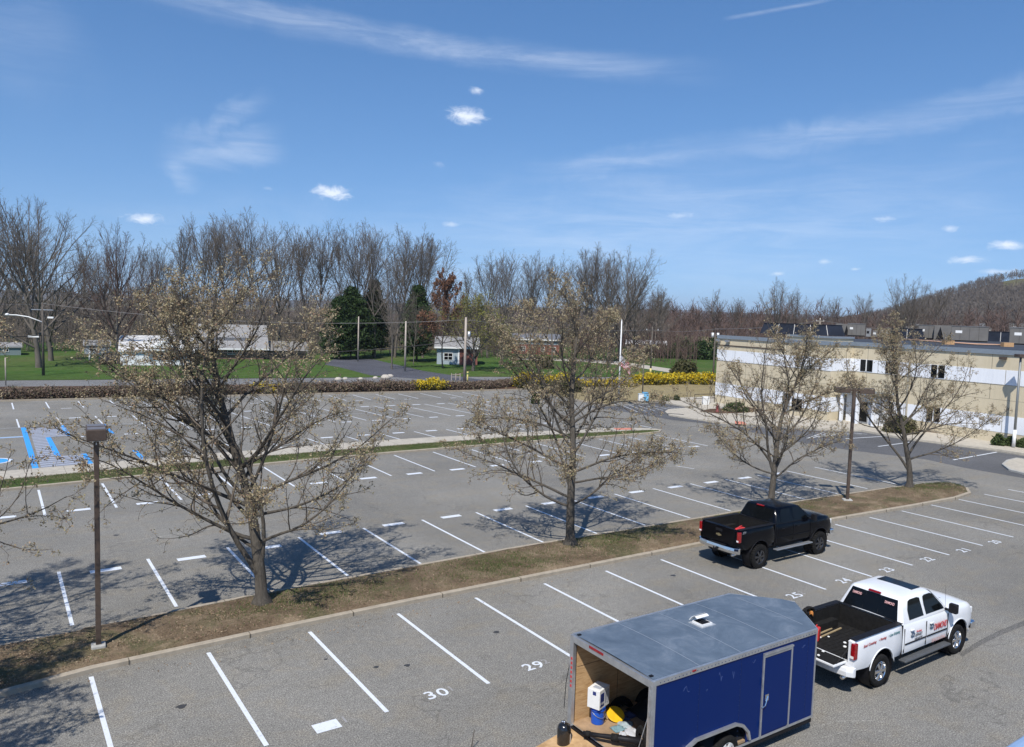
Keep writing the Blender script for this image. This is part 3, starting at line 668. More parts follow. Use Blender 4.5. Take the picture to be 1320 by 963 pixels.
# ------------------------------------------------------------------ background bare trees (templates shared by copies)
def bare_meshes(kind, seed, H=20.0):
    rng = np.random.default_rng(seed); s = H/20.0
    if kind == 'broad': h0, n1, L1, e0, e1, r0, split = .13, 17, .62, 38, 80, .036, 1.0
    elif kind == 'vase': h0, n1, L1, e0, e1, r0, split = .30, 15, .50, 55, 84, .020, 1.0
    elif kind == 'tall': h0, n1, L1, e0, e1, r0, split = .42, 13, .36, 50, 80, .015, 1.0
    else: h0, n1, L1, e0, e1, r0, split = .22, 15, .38, 32, 72, .017, 1.0
    tp, tr = grow(np.array([[0, 0, -.3]]), np.array([[rng.normal()*.04, rng.normal()*.04, 1.]]), np.array([H*.92]), np.array([r0*H*.5]), np.array([.03*s]), 20, .05, .05, rng)
    t = np.linspace(0, 1, 21); tr[0] = r0*H*.5*(1-t)**(1.6 if kind in ('broad', 'vase') else 1)+.03*s
    ts = np.sort(rng.uniform(h0, .72 if kind != 'tall' else .9, n1)); P0 = []; D0 = []; L = []; R0 = []
    for j, q in enumerate(ts):
        x = q*20; k = int(x); p = tp[0, k]*(1-(x-k))+tp[0, k+1]*(x-k); a = j*2.4+rng.normal()*.3
        el = radians(e0+(e1-e0)*((q-h0)/(1-h0))+rng.normal()*6); P0.append(p); D0.append([cos(a)*cos(el), sin(a)*cos(el), sin(el)])
        L.append(H*L1*(1.15-.75*(q-h0)/(1-h0))*rng.uniform(.85, 1.15)); R0.append(min(tr[0, k]*.7, r0*H*.5*.45))
    P0, D0, L, R0 = map(np.array, (P0, D0, L, R0))
    lp, lr = grow(P0, D0, L, R0, np.full(n1, .03*s), 10, .07, .05, rng)
    m2 = 10; p, d, r, tt = children(lp, lr, m2, .15, .97, .60, rng, jit=.2); d[:, 2] += .12
    l2 = np.repeat(L, m2)*(.42*(1-tt)+.16)*rng.uniform(.6, 1.2, len(p)); sp_, sr = grow(p, d, l2, np.minimum(r*.55, .06*s), np.full(len(p), .018*s), 6, .09, .05, rng)
    m3 = 6; p, d, r, tt = children(sp_, sr, m3, .2, .97, .62, rng, jit=.2); d[:, 2] += .08
    l3 = np.repeat(l2, m3)*(.4*(1-tt)+.22)*rng.uniform(.6, 1.2, len(p)); qp, qr = grow(p, d, l3, np.minimum(r*.6, .024*s), np.full(len(p), .010*s), 4, .14, .02, rng)
    m4 = 3; p, d, r, tt = children(qp, qr, m4, .25, .97, .6, rng); l4 = np.repeat(l3, m4)*.45*rng.uniform(.5, 1.3, len(p))
    up, ur = grow(p, d, l4, np.full(len(p), .012*s), np.full(len(p), .007*s), 2, .15, .02, rng)
    V, F = tubes([(tp, tr, 8)]); T = (V, F)
    C_ = tubes([(lp, lr, 5), (sp_, sr, 3), (qp, qr, 3), (up, ur, 3)])
    tips = np.concatenate([qp[:, -1], up[:, -1]])
    return T, C_, tips
TPL = {}
def tpl(kind, seed, mat='fartwig'):
    key = (kind, seed, mat)
    if key not in TPL:
        T, C_, tips = bare_meshes(kind, seed)
        a = np_mesh('trunk', *T, MATS['farbark'], None, True); b = np_mesh('crown', *C_, MATS[mat], None, True)
        TPL[key] = (a.data, b.data, tips); bpy.data.objects.remove(a); bpy.data.objects.remove(b)
    return TPL[key]
def far_tree(px, top, base, kind, seed, label, wscale=1.0, dist=None, mat='fartwig', group='bare trees along the skyline', name='bare_tree'):
    """stands where its foot was surveyed in the photo; height from its top"""
    if dist: x, y, _ = at_dist(px, 400, dist)
    else: x, y = G(px, base)
    H = height_at(x, y, top); a, b, tips = tpl(kind, seed, mat)
    r = thing(name, label, 'tree', (x, y, 0), random.uniform(0, 6.28), group)
    for nm, me in (('trunk', a), ('crown', b)):
        o = bpy.data.objects.new(nm, me); COL.objects.link(o); o.parent = r
    k = H/20.0; r.scale = (k*wscale, k*wscale, k)
    return r
far_tree(50, 264, 474, 'broad', 1, 'big spreading bare tree at far left on the lawn, behind the street light', 1.0)
far_tree(66, 270, 465, 'broad', 2, 'second big bare trunk just right of the far left lawn tree', .9)
far_tree(153, 298, 469, 'broad', 3, 'rounded bare tree just left of the white roofed house', .85, mat='fartwig_red')
far_tree(-8, 283, 455, 'broad', 4, 'bare tree half cut off by the left edge', .9)
row = [(212, 318, 'vase', 1, 150), (232, 292, 'tall', 5, 150), (262, 285, 'vase', 7, 150), (280, 283, 'tall', 8, 146), (300, 281, 'vase', 9, 156), (322, 290, 'tall', 10, 165), (345, 280, 'vase', 7, 147), (360, 290, 'vase', 9, 158),
       (398, 294, 'vase', 1, 150), (416, 293, 'vase', 7, 148), (441, 312, 'tall', 5, 165), (461, 290, 'vase', 9, 148), (484, 292, 'vase', 1, 146), (510, 291, 'vase', 7, 149), (530, 300, 'tall', 8, 155), (546, 298, 'vase', 9, 150),
       (602, 352, 'tall', 5, 150), (630, 330, 'vase', 7, 155), (650, 328, 'vase', 9, 152), (684, 327, 'vase', 1, 150), (714, 330, 'vase', 7, 152), (744, 327, 'vase', 9, 150), (765, 322, 'vase', 1, 154), (786, 320, 'vase', 7, 148), (800, 326, 'broad', 2, 160), (818, 356, 'broad', 3, 175),
       (181, 322, 'tall', 6, 165), (108, 305, 'tall', 8, 165), (20, 300, 'tall', 10, 165), (132, 318, 'vase', 1, 170)]
desc = ['slender', 'forked', 'leaning', 'dense topped', 'thin', 'upright', 'full crowned', 'narrow', 'tall', 'open']
marks = {212: 'right of the white house chimney line', 228: 'above the left end of the white roof', 246: 'over the white house'}
for i, (px, top, kind, seed, dist) in enumerate(row):
    if kind in ('vase', 'tall'): seed = 1+(i*5) % 8
    where = 'in the left tall row' if px < 390 else ('above the evergreens' if px < 575 else 'behind the middle pear tree')
    n = ['first', 'second', 'third', 'fourth', 'fifth', 'sixth', 'seventh', 'eighth', 'ninth', 'tenth', 'eleventh', 'twelfth', 'thirteenth', 'fourteenth', 'fifteenth']
    grp = [r[0] for r in sorted(row) if (r[0] < 390) == (px < 390) and (r[0] < 575) == (px < 575)]
    far_tree(px, top, None, kind, seed, '%s bare tree %s, %s from the left' % (desc[i % 10], where, n[grp.index(px)]), .95 if kind != 'tall' else .8, dist)
right = [(857, 357, 'other', 1, 190, 'skyline bare tree left of the building end'), (925, 363, 'other', 2, 230, 'bare tree poking up above the building corner'), (1005, 366, 'broad', 4, 215, 'wide bare crown above the black roof hood'), (1028, 378, 'vase', 7, 240, 'small bare crown right of the roof hood'),
         (1075, 374, 'other', 1, 240, 'bare tree above the gap between the rooftop units'), (1114, 369, 'other', 3, 235, 'forked bare tree over the rooftop units'), (1168, 362, 'broad', 4, 200, 'large bare tree in front of the wooded hill'), (1180, 358, 'other', 2, 205, 'tall bare stems in front of the wooded hill'), (1210, 359, 'other', 3, 210, 'right hand bare tree in front of the wooded hill'),
         (850, 375, 'vase', 9, 200, 'short bare tree left of the yellow hedge line'), (948, 385, 'vase', 1, 220, 'low bare tree behind the building roof')]
for px, top, kind, seed, dist, lab in right: far_tree(px, top, None, kind, seed, lab, .9, dist, group='bare trees beyond the building')
# nearer lawn trees
far_tree(505, 335, 476, 'vase', 7, 'pale trunked bare tree on the lawn in front of the evergreen', .8, group='lawn trees across the road')
far_tree(533, 370, 470, 'other', 2, 'leaning dark trunked bare tree right of the pale one', .7, group='lawn trees across the road')
rt = far_tree(571, 337, 475, 'other', 3, 'bare tree still holding rusty brown leaves by the brick garage', .75, mat='fartwig_red', name='oak_tree', group='lawn trees across the road')
V, F = flakes(tpl('other', 3, 'fartwig_red')[2][::2], .22, RNG, 3, .15); np_mesh('dead_leaves', V, F, MATS['redleaf'], rt)
for px, top, base, lab in ((609, 383, 478, 'yellow green willow behind the utility pole'), (646, 418, 470, 'low yellow green tree left of the grey blue house')):
    w = far_tree(px, top, base, 'broad', 3, lab, 1.25, name='willow_tree', group='lawn trees across the road')
    V, F = flakes(tpl('broad', 3)[2][::2], .16, RNG, 2, .3, 1.5); np_mesh('young_leaves', V, F, MATS['willow'], w)
# evergreens
def evergreen(px, top, base, wpx, seed, label):
    rng = np.random.default_rng(seed); x, y = G(px, base); H = height_at(x, y, top); dist = np.hypot(x-CX, y-CY); Rm = wpx/2/FPX*dist
    r = thing('evergreen_tree', label, 'tree', (x, y, 0), 0, 'dark evergreens on the lawn')
    MB().cyl((0, 0, -.2), (0, 0, H*.9), .22, .04, 8).build('trunk', MATS['farbark'], r, True)
    # whorls of drooping boughs carrying sprays
    n = 420; t = rng.uniform(.03, 1, n)**.9; z = H*(.06+.92*t); a = rng.uniform(0, 6.28, n); rad = Rm*(1-t**2.6)*rng.uniform(.60, 1.12, n)+.15
    P0 = np.stack([0*a, 0*a, z], 1); D = np.stack([np.cos(a), np.sin(a), .25+0*a], 1)
    bp, br = grow(P0, D, rad, np.full(n, .035), np.full(n, .01), 5, .08, -.06, rng)
    V, F = tubes([(bp, br, 3)]); np_mesh('boughs', V, F, MATS['farbark'], r)
    pts = bp[:, 1:].reshape(-1, 3); pts = np.repeat(pts, 10, 0)+rng.normal(size=(len(pts)*10, 3))*np.array([.35, .35, .22])
    V, F = flakes(pts, .20, rng, 1, .05, 1.5); np_mesh('foliage', V, F, MATS['needle'], r)
    return r
evergreen(452, 371, 462, 58, 1, 'broad dark evergreen left of the pale trunk')
evergreen(481, 362, 459, 34, 2, 'tall dark evergreen touching the broad one on its right')
evergreen(537, 368, 466, 38, 3, 'separate dark evergreen right of the pale trunk')
evergreen(437, 384, 463, 40, 4, 'smaller evergreen bulging left of the dark group')
# ------------------------------------------------------------------ far woods: thousands of bare stems, nobody could count them
def stick_wood(name, X, Y, Z, H, rng, mat, tw=26, wid=.10, spread=.30):
    n = len(X); B = np.stack([X, Y, Z], 1); Vs = []; Fs = []; off = 0
    top = B+np.stack([rng.normal(size=n)*.04*H, rng.normal(size=n)*.04*H, H*.95], 1); w = H*.011
    for k in range(3):
        pass
    a = rng.uniform(0, 6.28, n)
    ring = [B+np.stack([np.cos(a+q)*w, np.sin(a+q)*w, 0*w-1], 1) for q in (0, 2.09, 4.19)]
    V = np.stack(ring+[top], 1).reshape(-1, 3); i = np.arange(n)[:, None]*4
    F = np.concatenate([i+np.array([[0, 1, 3]]), i+np.array([[1, 2, 3]]), i+np.array([[2, 0, 3]])]); Vs.append(V); Fs.append(F); off += len(V)
    N = n*tw; t = rng.uniform(.18, .92, (n, tw)); P = B[:, None]*(1-t[..., None])+top[:, None]*t[..., None]
    a = rng.uniform(0, 6.28, (n, tw)); el = rng.uniform(.5, 1.35, (n, tw)); L = H[:, None]*spread*rng.uniform(.5, 1.2, (n, tw))*(1.15-.6*t)
    D = np.stack([np.cos(a)*np.cos(el), np.sin(a)*np.cos(el), np.sin(el)], -1); E = P+D*L[..., None]
    sd = np.cross(D, norm(rng.normal(size=(n, tw, 3)))); sd = norm(sd)*wid*(H[:, None, None]/14)
    V = np.stack([P-sd, P+sd, E], 2).reshape(-1, 3); F = np.arange(N*3).reshape(-1, 3)+off; Vs.append(V); Fs.append(F); off += len(V)
    # second fork from the middle of each twig
    Mid = (P+E)/2; D2 = norm(D+rng.normal(size=D.shape)*.45); E2 = Mid+D2*(L*.6)[..., None]
    V = np.stack([Mid-sd*.7, Mid+sd*.7, E2], 2).reshape(-1, 3); F = np.arange(N*3).reshape(-1, 3)+off; Vs.append(V); Fs.append(F)
    return np_mesh(name, np.concatenate(Vs), np.concatenate(Fs), mat)
def polar(azpx, dist):
    """map a photo column and distance to the ground plan"""
    az = YAW+np.arctan((azpx-660)/FPX); return CX+np.sin(az)*dist, CY+np.cos(az)*dist
# terrain behind: low rise on the right climbing to a hill
def hillz(px, d):
    """height of land seen at photo column px and distance d"""
    c = np.clip((px-1040)/290, 0, 1.1); c = c*c*(3-2*c)
    far = np.clip((d-420)/520, 0, 1)**1.1
    return far*(3+57*c)*(1+.0*d)
pxs = np.linspace(-500, 1900, 121); ds = np.linspace(330, 1100, 24)
V = []
for d in ds:
    for p in pxs:
        x, y = polar(p, d); V.append((x, y, float(hillz(p, d))-.5+1.6*mn.noise((x*.01, y*.01, 0))*(d > 340)))
F = [(j*121+i, j*121+i+1, (j+1)*121+i+1, (j+1)*121+i) for j in range(23) for i in range(120)]
o = np_mesh('hills', np.array(V), np.array(F), MATS['forestfloor'], None, True); o['kind'] = 'structure'
# distant blue ridge far beyond
V = []; pxs = np.linspace(-700, 2100, 141)
for j, d in enumerate((5200, 6400, 7800)):
    for p in pxs:
        x, y = polar(p, d); h = (0, 58+26*mn.noise((p*.004, 0, 2))+10*mn.noise((p*.02, 1, 2)), 40)[j]; V.append((x, y, h-1))
F = [(j*141+i, j*141+i+1, (j+1)*141+i+1, (j+1)*141+i) for j in range(2) for i in range(140)]
o = np_mesh('hills', np.array(V), np.array(F), simple('ridge', (.055, .05, .042), .95, var=.2, scale=.002, obj=False), None, True); o['kind'] = 'structure'
rng = np.random.default_rng(21)
def scatter(n, p0, p1, d0, d1, h0, h1, name, mat, lab, tw=24, wid=.1, spread=.3, exclude=None):
    p = rng.uniform(p0, p1, n); d = np.sqrt(rng.uniform(d0*d0, d1*d1, n)); x, y = polar(p, d); z = hillz(p, d)*(d > 330)
    H = rng.uniform(h0, h1, n)
    if exclude is not None: k = exclude(p, d); x, y, z, H = x[k], y[k], z[k], H[k]
    o = stick_wood(name, x, y, z, H, rng, mat, tw, wid, spread); tag(o, lab, 'woods', None, 'stuff')
scatter(900, -120, 860, 178, 300, 10, 15.5, 'woodland', MATS['fartwig'], 'mass of bare brown woods behind the houses on the left', 26, .075)
scatter(900, 800, 1500, 195, 420, 10.5, 15.5, 'woodland', MATS['fartwig_red'], 'reddish brown bare woods behind the flat roofed building', 26, .085)
scatter(6500, 1000, 1420, 420, 960, 7, 10.5, 'woodland', MATS['fartwig'], 'bare woods covering the far hill at right', 14, .22, .42, lambda p, d: ~((p > 1284) & (p < 1316) & (d > 790) & (d < 900)))
# brush
scatter(1500, -100, 640, 158, 200, 3.5, 8, 'brush', MATS['fartwig'], 'tangled brown brush at the foot of the left woods', 16, .07, .5)
scatter(700, 560, 900, 150, 200, 3, 7, 'brush', MATS['fartwig_red'], 'reddish brush between the far houses', 16, .07, .5, lambda p, d: ~((p > 650) & (p < 735) & (d < 205)))
scatter(1200, 640, 1010, 420, 800, 10, 14, 'woodland', MATS['fartwig_red'], 'far low woods behind the middle of the view', 14, .14, .35)
# clearing on the hill
x0, y0 = polar(1285, 800); x1, y1 = polar(1312, 800); x2, y2 = polar(1312, 890); x3, y3 = polar(1285, 890)
MB().poly([(x0, y0, float(hillz(1285, 800))+2.2), (x1, y1, float(hillz(1312, 800))+2.2), (x2, y2, float(hillz(1312, 890))+2.6), (x3, y3, float(hillz(1285, 890))+2.6)]).build('hill_clearing', MATS['field'])['kind'] = 'structure'
# ------------------------------------------------------------------ hedges
def hedge(name, label, cat, pts, w, h, mats, seed, dens=60, size=.12, group=None, grow_up=.4):
    """woody mass: dark twiggy core of many stems plus a skin of small leaves or blooms"""
    rng = np.random.default_rng(seed); pts = [Vector((p[0], p[1], 0)) for p in pts]; L = sum((b-a).length for a, b in zip(pts, pts[1:]))
    root = thing(name, label, cat, tuple(pts[0]), 0, group); n = int(L*dens); P = []
    seg = []; acc = 0
    for a, b in zip(pts, pts[1:]): seg.append((acc, a, b)); acc += (b-a).length
    for s_ in rng.uniform(0, L, n):
        k = max(i for i in range(len(seg)) if seg[i][0] <= s_); a0, a, b = seg[k]; q = a.lerp(b, (s_-a0)/(b-a).length); d = (b-a).normalized(); nn = Vector((-d.y, d.x, 0))
        P.append(tuple(q-pts[0]+nn*rng.uniform(-w/2, w/2)*.75))
    P = np.array(P); hh = h*(.8+.25*np.array([mn.noise((p[0]*.6, p[1]*.6, seed)) for p in P])); D = norm(np.stack([rng.normal(size=n)*.35, rng.normal(size=n)*.35, np.ones(n)], 1))
    sp_, sr = grow(P, D, hh*rng.uniform(.75, 1.1, n), np.full(n, .018), np.full(n, .008), 4, .2, .02, rng)
    V, F = tubes([(sp_, sr, 3)]); np_mesh('stems', V, F, MATS['twig'], root)
    pts_ = sp_[:, 1:].reshape(-1, 3); per = 7 if size < .1 else 4; pp = np.repeat(pts_, per, 0)+rng.normal(size=(len(pts_)*per, 3))*np.array([.16, .16, .12])*(max(size, .12)/.12)
    pp[:, 2] = np.abs(pp[:, 2])
    V, F = flakes(pp, size, rng, 1, .02, 1.2); np_mesh('blooms' if mats == 'forsythia' else 'foliage', V, F, MATS[mats], root)
    if mats == 'forsythia':
        lo = pp[pp[:, 2] < h*.55]; V, F = flakes(lo, size*.9, rng, 2, .1); np_mesh('foliage', V, F, MATS['greenhedge'], root)
    return root
HY = lambda x: hedge_y(x)+1.6
hedge('brown_hedge', 'long leafless brown hedge behind the far left parking row', 'hedge', [(-30, HY(-30)+1), (-4, HY(-4)), (10, HY(10)), (19, HY(19))], 1.6, 1.2, 'hedgetwig', 1, 48, .08)
hedge('brown_hedge', 'low brown hedge between the yellow bush and the big left tree', 'hedge', [(20, HY(20)), (30, HY(30)), (35.2, HY(35))], 1.5, 1.35, 'hedgetwig', 2, 60, .08)
hedge('brown_hedge', 'brown hedge running right from the yellow bush past the utility pole', 'hedge', [(38.5, HY(38.5)), (44, HY(44)), (49.5, 59.5)], 1.3, 1.05, 'hedgetwig', 3, 70, .075)
hedge('forsythia_bush', 'yellow flowering bush in the brown hedge, left of the utility pole', 'bush', [(35.2, HY(35.2)), (38.4, HY(38.4))], 1.8, 1.35, 'forsythia', 4, 70, .12)
hedge('forsythia_bush', 'small yellow tinged bush seen through the big left tree', 'bush', [(17.6, HY(17.6)), (19.6, HY(19.6))], 1.3, 1.2, 'forsythia', 5, 35, .10)
FH = [G(668, 499), G(700, 501), G(740, 501)]
hedge('forsythia_hedge', 'yellow flowering hedge seen through the middle pear tree', 'hedge', FH, 2.4, 2.0, 'forsythia', 6, 45, .14)
FH = [G(752, 503), G(790, 503), G(818, 503)]
hedge('forsythia_hedge', 'olive and yellow hedge left of the tall yellow one, behind the flagpole', 'hedge', FH, 2.4, 1.6, 'forsythia', 7, 45, .13)
FH = [G(822, 501), G(850, 501), G(885, 500), G(918, 500), G(935, 500)]
hedge('forsythia_hedge', 'bright yellow flowering hedge ending at the building corner', 'hedge', FH, 3.0, 2.15, 'forsythia', 8, 75, .16)
hedge('green_hedge', 'olive green thicket under the yellow hedge, left of the flagpole', 'hedge', [G(700, 507), G(745, 508)], 2.2, 1.7, 'greenhedge', 9, 55, .14)
def bush(px, base, wpx, top, seed, label, mat='boxleaf', name='green_shrub', dist=None, z0=.12, leaf=.10, n=900, group='clipped green shrubs'):
    rng = np.random.default_rng(seed); x, y = G(px, base, z0); H = height_at(x, y, top)-z0; R_ = wpx/2/FPX*np.hypot(x-CX, y-CY)
    r = thing(name, label, 'shrub', (x, y, z0), 0, group); m = 40
    a = rng.uniform(0, 6.28, m); D = np.stack([np.cos(a)*.8, np.sin(a)*.8, rng.uniform(.4, 1.4, m)], 1); bp, br = grow(np.zeros((m, 3)), D, rng.uniform(.5, .95, m)*min(R_, H), np.full(m, .02), np.full(m, .008), 4, .15, .05, rng)
    V, F = tubes([(bp, br, 3)]); np_mesh('stems', V, F, MATS['twig'], r)
    q = norm(rng.normal(size=(n, 3)))*(rng.uniform(.45, 1, n)**.6)[:, None]; q[:, 2] = np.abs(q[:, 2]); lump = 1+.22*np.array([mn.noise((p[0]*2.3, p[1]*2.3, p[2]*2.3+seed)) for p in q])
    q = q*lump[:, None]*np.array([R_, R_, H]); V, F = flakes(q, leaf, rng, 3, leaf*.6); np_mesh('foliage', V, F, MATS[mat], r)
    return r
bush(882, 484, 34, 464, 1, 'round olive bush on the lawn above the yellow hedge', 'greenhedge', n=1200, leaf=.2, z0=0)
bush(858, 516, 9, 511, 2, 'small dark shrub left of its twin on the grass bank', n=300)
bush(872, 516, 8, 510, 3, 'small dark shrub right of its twin on the grass bank', n=300)
bush(949, 530, 30, 519, 4, 'dark clipped shrub by the red hydrant', n=900)
bush(1160, 557, 40, 536, 5, 'wide green shrub under the ground floor window', 'greenhedge', n=1200, leaf=.12)
bush(1287, 574, 13, 560, 6, 'green shrub left of the far right lamp post', n=500)
bush(1303, 575, 11, 563, 7, 'green shrub right behind the far right lamp post', n=500)
bush(1319, 577, 12, 566, 8, 'green shrub cut by the right edge', n=500)
bush(690, 519, 10, 507, 9, 'dark shrub behind the blue recycling bin', n=400)
bush(703, 475, 22, 458, 10, 'olive bush in front of the grey blue house', 'greenhedge', n=600, leaf=.2, z0=0)
bush(255, 469, 26, 452, 11, 'dark bush under the picture window of the white house', n=500, leaf=.16, z0=0)
bush(191, 470, 14, 451, 12, 'rusty shrub at the left corner of the white house', 'redleaf', n=400, leaf=.16, z0=0)
bush(233, 469, 12, 450, 13, 'narrow dark shrub by the white house window', n=400, leaf=.16, z0=0)
far_tree(1298, 510, 574, 'tall', 5, 'slim leafless sapling against the white band of the building', 1.5, name='sapling', group='saplings by the building')
far_tree(933, 478, 530, 'tall', 8, 'thin leafless sapling at the left corner of the building', .9, name='sapling', group='saplings by the building')
for i, (px, bs, tp_) in enumerate(((880, 462, 438), (905, 463, 440), (850, 461, 444), (918, 463, 436))):
    bush(px, bs, 40, tp_, 20+i, ['dark evergreen thicket left of the building behind the lawn', 'dark evergreen thicket beside the building corner, second of four', 'low dark thicket below the white roof', 'dark thicket hidden partly by the building corner'][i], 'needle', n=900, leaf=.3, z0=0, group='dark thickets behind the field')
# ------------------------------------------------------------------ pickup trucks
def make_wheel(parent, x, y, r, w, side, tyremat, rimmat, knob=False):
    t = MB(); hw = w/2; pr = [(r*.60, -hw*.86), (r*.66, -hw*.98), (r*.84, -hw), (r*.94, -hw*.93), (r*.985, -hw*.78), (r, -hw*.5), (r, hw*.5), (r*.985, hw*.78), (r*.94, hw*.93), (r*.84, hw), (r*.66, hw*.98), (r*.60, hw*.86), (r*.60, -hw*.86)]
    t.lathe([(a, b) for a, b in pr], 40, 'y')
    if knob:
        for i in range(30):
            for s_ in (-1, 1):
                a = 2*pi*(i+.5*(s_ > 0))/30; c = Vector((cos(a)*r*1.0, s_*hw*.62, sin(a)*r*1.0))
                m = MB().box(-.018, .018, -.05, .05, -.028, .028); R = Matrix.Translation(c) @ Matrix.Rotation(-a+pi/2, 4, 'Y'); m.xf(R); t.add(m.v, m.f)
    o = t.build('wheel', tyremat, parent, True, auto=35); o.location = (x, y, r)
    q = MB(); f = side
    q.lathe([(r*.61, f*hw*.82), (r*.58, f*hw*.90), (r*.54, f*hw*.80), (r*.50, f*hw*.40), (r*.1, f*hw*.36), (.001, f*hw*.36)], 32, 'y')
    for i in range(6):
        a = 2*pi*i/6; m = MB(); m.add([(r*.06, 0, -.035), (r*.06, 0, .035), (r*.57, 0, .052), (r*.57, 0, -.052), (r*.06, .05, -.03), (r*.06, .05, .03), (r*.57, .03, .045), (r*.57, .03, -.045)], [(0, 1, 2, 3), (7, 6, 5, 4), (0, 4, 5, 1), (1, 5, 6, 2), (2, 6, 7, 3), (3, 7, 4, 0)])
        m.xf(Matrix.Rotation(a, 4, 'Y') @ Matrix.Translation((0, f*hw*.62 if f > 0 else -hw*.62-.05*0, 0)) @ (Matrix.Scale(-1, 4, (0, 1, 0)) if f < 0 else Matrix.Identity(4))); q.add(m.v, m.f)
    q.cyl((0, f*hw*.5, 0), (0, f*hw*.88, 0), r*.13, r*.11, 16)
    rm = q.build('rim', rimmat, o, False, .004, 1)
    MB().lathe([(r*.49, f*hw*.39), (.001, f*hw*.39)], 24, 'y').build('brake', MATS['black'], o)
    return o
def pickup(name, label, loc, rz, paintm, lift=0.0, tyre_r=.41, tyre_w=.27, open_gate=False, rimm=None, knob=False, trimm=None):
    root = thing(name, label, 'pickup truck', loc, rz); z0 = lift; trimm = trimm or MATS['chrome']; rimm = rimm or MATS['chrome']
    hw = .985
    def sec(x, zb, w, zs, zt, inn=0):
        zb += z0; zs += z0; zt += z0
        h = [(0, zb), (w*.80, zb), (w*.955, zb+.05), (w, zb+.22), (w, zs-.42), (w*.992, zs-.24), (w*.975, zs-.09), (w*.935, zs-.015), (w*.86, zt-.012), (w*.45, zt+.02), (0, zt+.03)]
        return [(x, -a, b) for a, b in h]+[(x, a, b) for a, b in h[-2:0:-1]]
    st = [(-3.12, .60, hw*.965, 1.36, 1.36), (-3.06, .56, hw*.99, 1.38, 1.38), (-2.6, .53, hw, 1.385, 1.385), (-1.4, .50, hw, 1.385, 1.385), (-1.0, .50, hw*.995, 1.385, 1.385), (-.97, .50, hw*.98, 1.37, 1.37), (-.93, .50, hw*.995, 1.335, 1.335), (.3, .50, hw*.99, 1.325, 1.325), (1.30, .50, hw*.985, 1.315, 1.33),
          (1.42, .50, hw*.99, 1.31, 1.345), (1.9, .50, hw, 1.30, 1.35), (2.35, .50, hw*.99, 1.27, 1.32), (2.62, .50, hw*.965, 1.22, 1.27), (2.76, .54, hw*.92, 1.14, 1.19), (2.82, .60, hw*.88, 1.02, 1.05)]
    mb = MB(); n = None
    for i, s in enumerate(st):
        p = sec(*s); n = len(p); mb.v += p
    for i in range(len(st)-1):
        mb.f += [(i*n+k, i*n+(k+1) % n, (i+1)*n+(k+1) % n, (i+1)*n+k) for k in range(n)]
    mb.f += [tuple(range(n-1, -1, -1)), tuple(range((len(st)-1)*n, len(st)*n))]
    body = mb.build('body', paintm, root)
    bmn = bmesh.new(); bmn.from_mesh(body.data); bmesh.ops.recalc_face_normals(bmn, faces=bmn.faces); bmn.to_mesh(body.data); bmn.free()
    cut = [MB().box(-3.3 if open_gate else -3.05, -1.03, -.80, .80, .80+z0, 2.5).build('c', None, root)]
    ar = tyre_r+.115
    for x in (-1.9, 1.9):
        for s_ in (-1, 1): cut.append(MB().cyl((x, s_*.58, tyre_r+.06), (x, s_*1.3, tyre_r+.06), ar, ar, 36).build('c', None, root))
    boolean(body, cut)
    body.data.polygons.foreach_set('use_smooth', [True]*len(body.data.polygons)); body.data.set_sharp_from_angle(angle=radians(28))
    body.data.materials.clear(); body.data.materials.append(paintm)
    # arch lips
    for x in (-1.9, 1.9):
        for s_ in (-1, 1):
            lip = MB(); pts = [(x+cos(a)*(ar+.012), s_*(hw+.004), tyre_r+.06+sin(a)*(ar+.012)) for a in np.linspace(radians(-8), radians(188), 24) if tyre_r+.06+sin(a)*(ar+.012) > .50+z0*.6]
            lip.tube(pts, .014, 6); lip.build('wheel_arch', paintm if not knob else MATS['black'], root, True)
            MB().lathe([(ar-.004, s_*.60), (ar-.004, s_*.96)], 30, 'y', (x, 0, tyre_r+.06)).build('wheel_liner', MATS['black'], root, True)
    # underbody
    MB().box(-3.0, 2.6, -.62, .62, .36+z0*.8, .56+z0).box(-2.2, -1.6, -.8, .8, tyre_r-.06, tyre_r+.06).box(1.7, 2.1, -.8, .8, tyre_r-.06, tyre_r+.06).build('chassis', MATS['black'], root)
    # bed liner
    zf = .815+z0
    bl = MB().box(-3.08, -1.04, -.795, .795, zf-.01, zf+.012)
    for s_ in (-1, 1): bl.box(-3.06, -1.04, s_*.795-.006, s_*.795+.006, zf, 1.375+z0); bl.box(-2.42, -1.40, s_*.80-(.2 if s_ > 0 else 0), s_*.80+(.2 if s_ < 0 else 0), zf, zf+.24)
    bl.box(-1.05, -1.035, -.79, .79, zf, 1.37+z0)
    for k in range(11): bl.box(-3.05, -1.06, -.72+k*.144-.02, -.72+k*.144+.02, zf+.012, zf+.020)
    bl.build('bed_liner', MATS['rubber'], root)
    rc = MB()
    for s_ in (-1, 1): rc.box(-3.08, -1.0, min(s_*.79, s_*.965), max(s_*.79, s_*.965), 1.383+z0, 1.405+z0)
    rc.box(-1.06, -.98, -.96, .96, 1.383+z0, 1.403+z0)
    rc.build('rail_cap', MATS['black'], root, False, .008, 2)
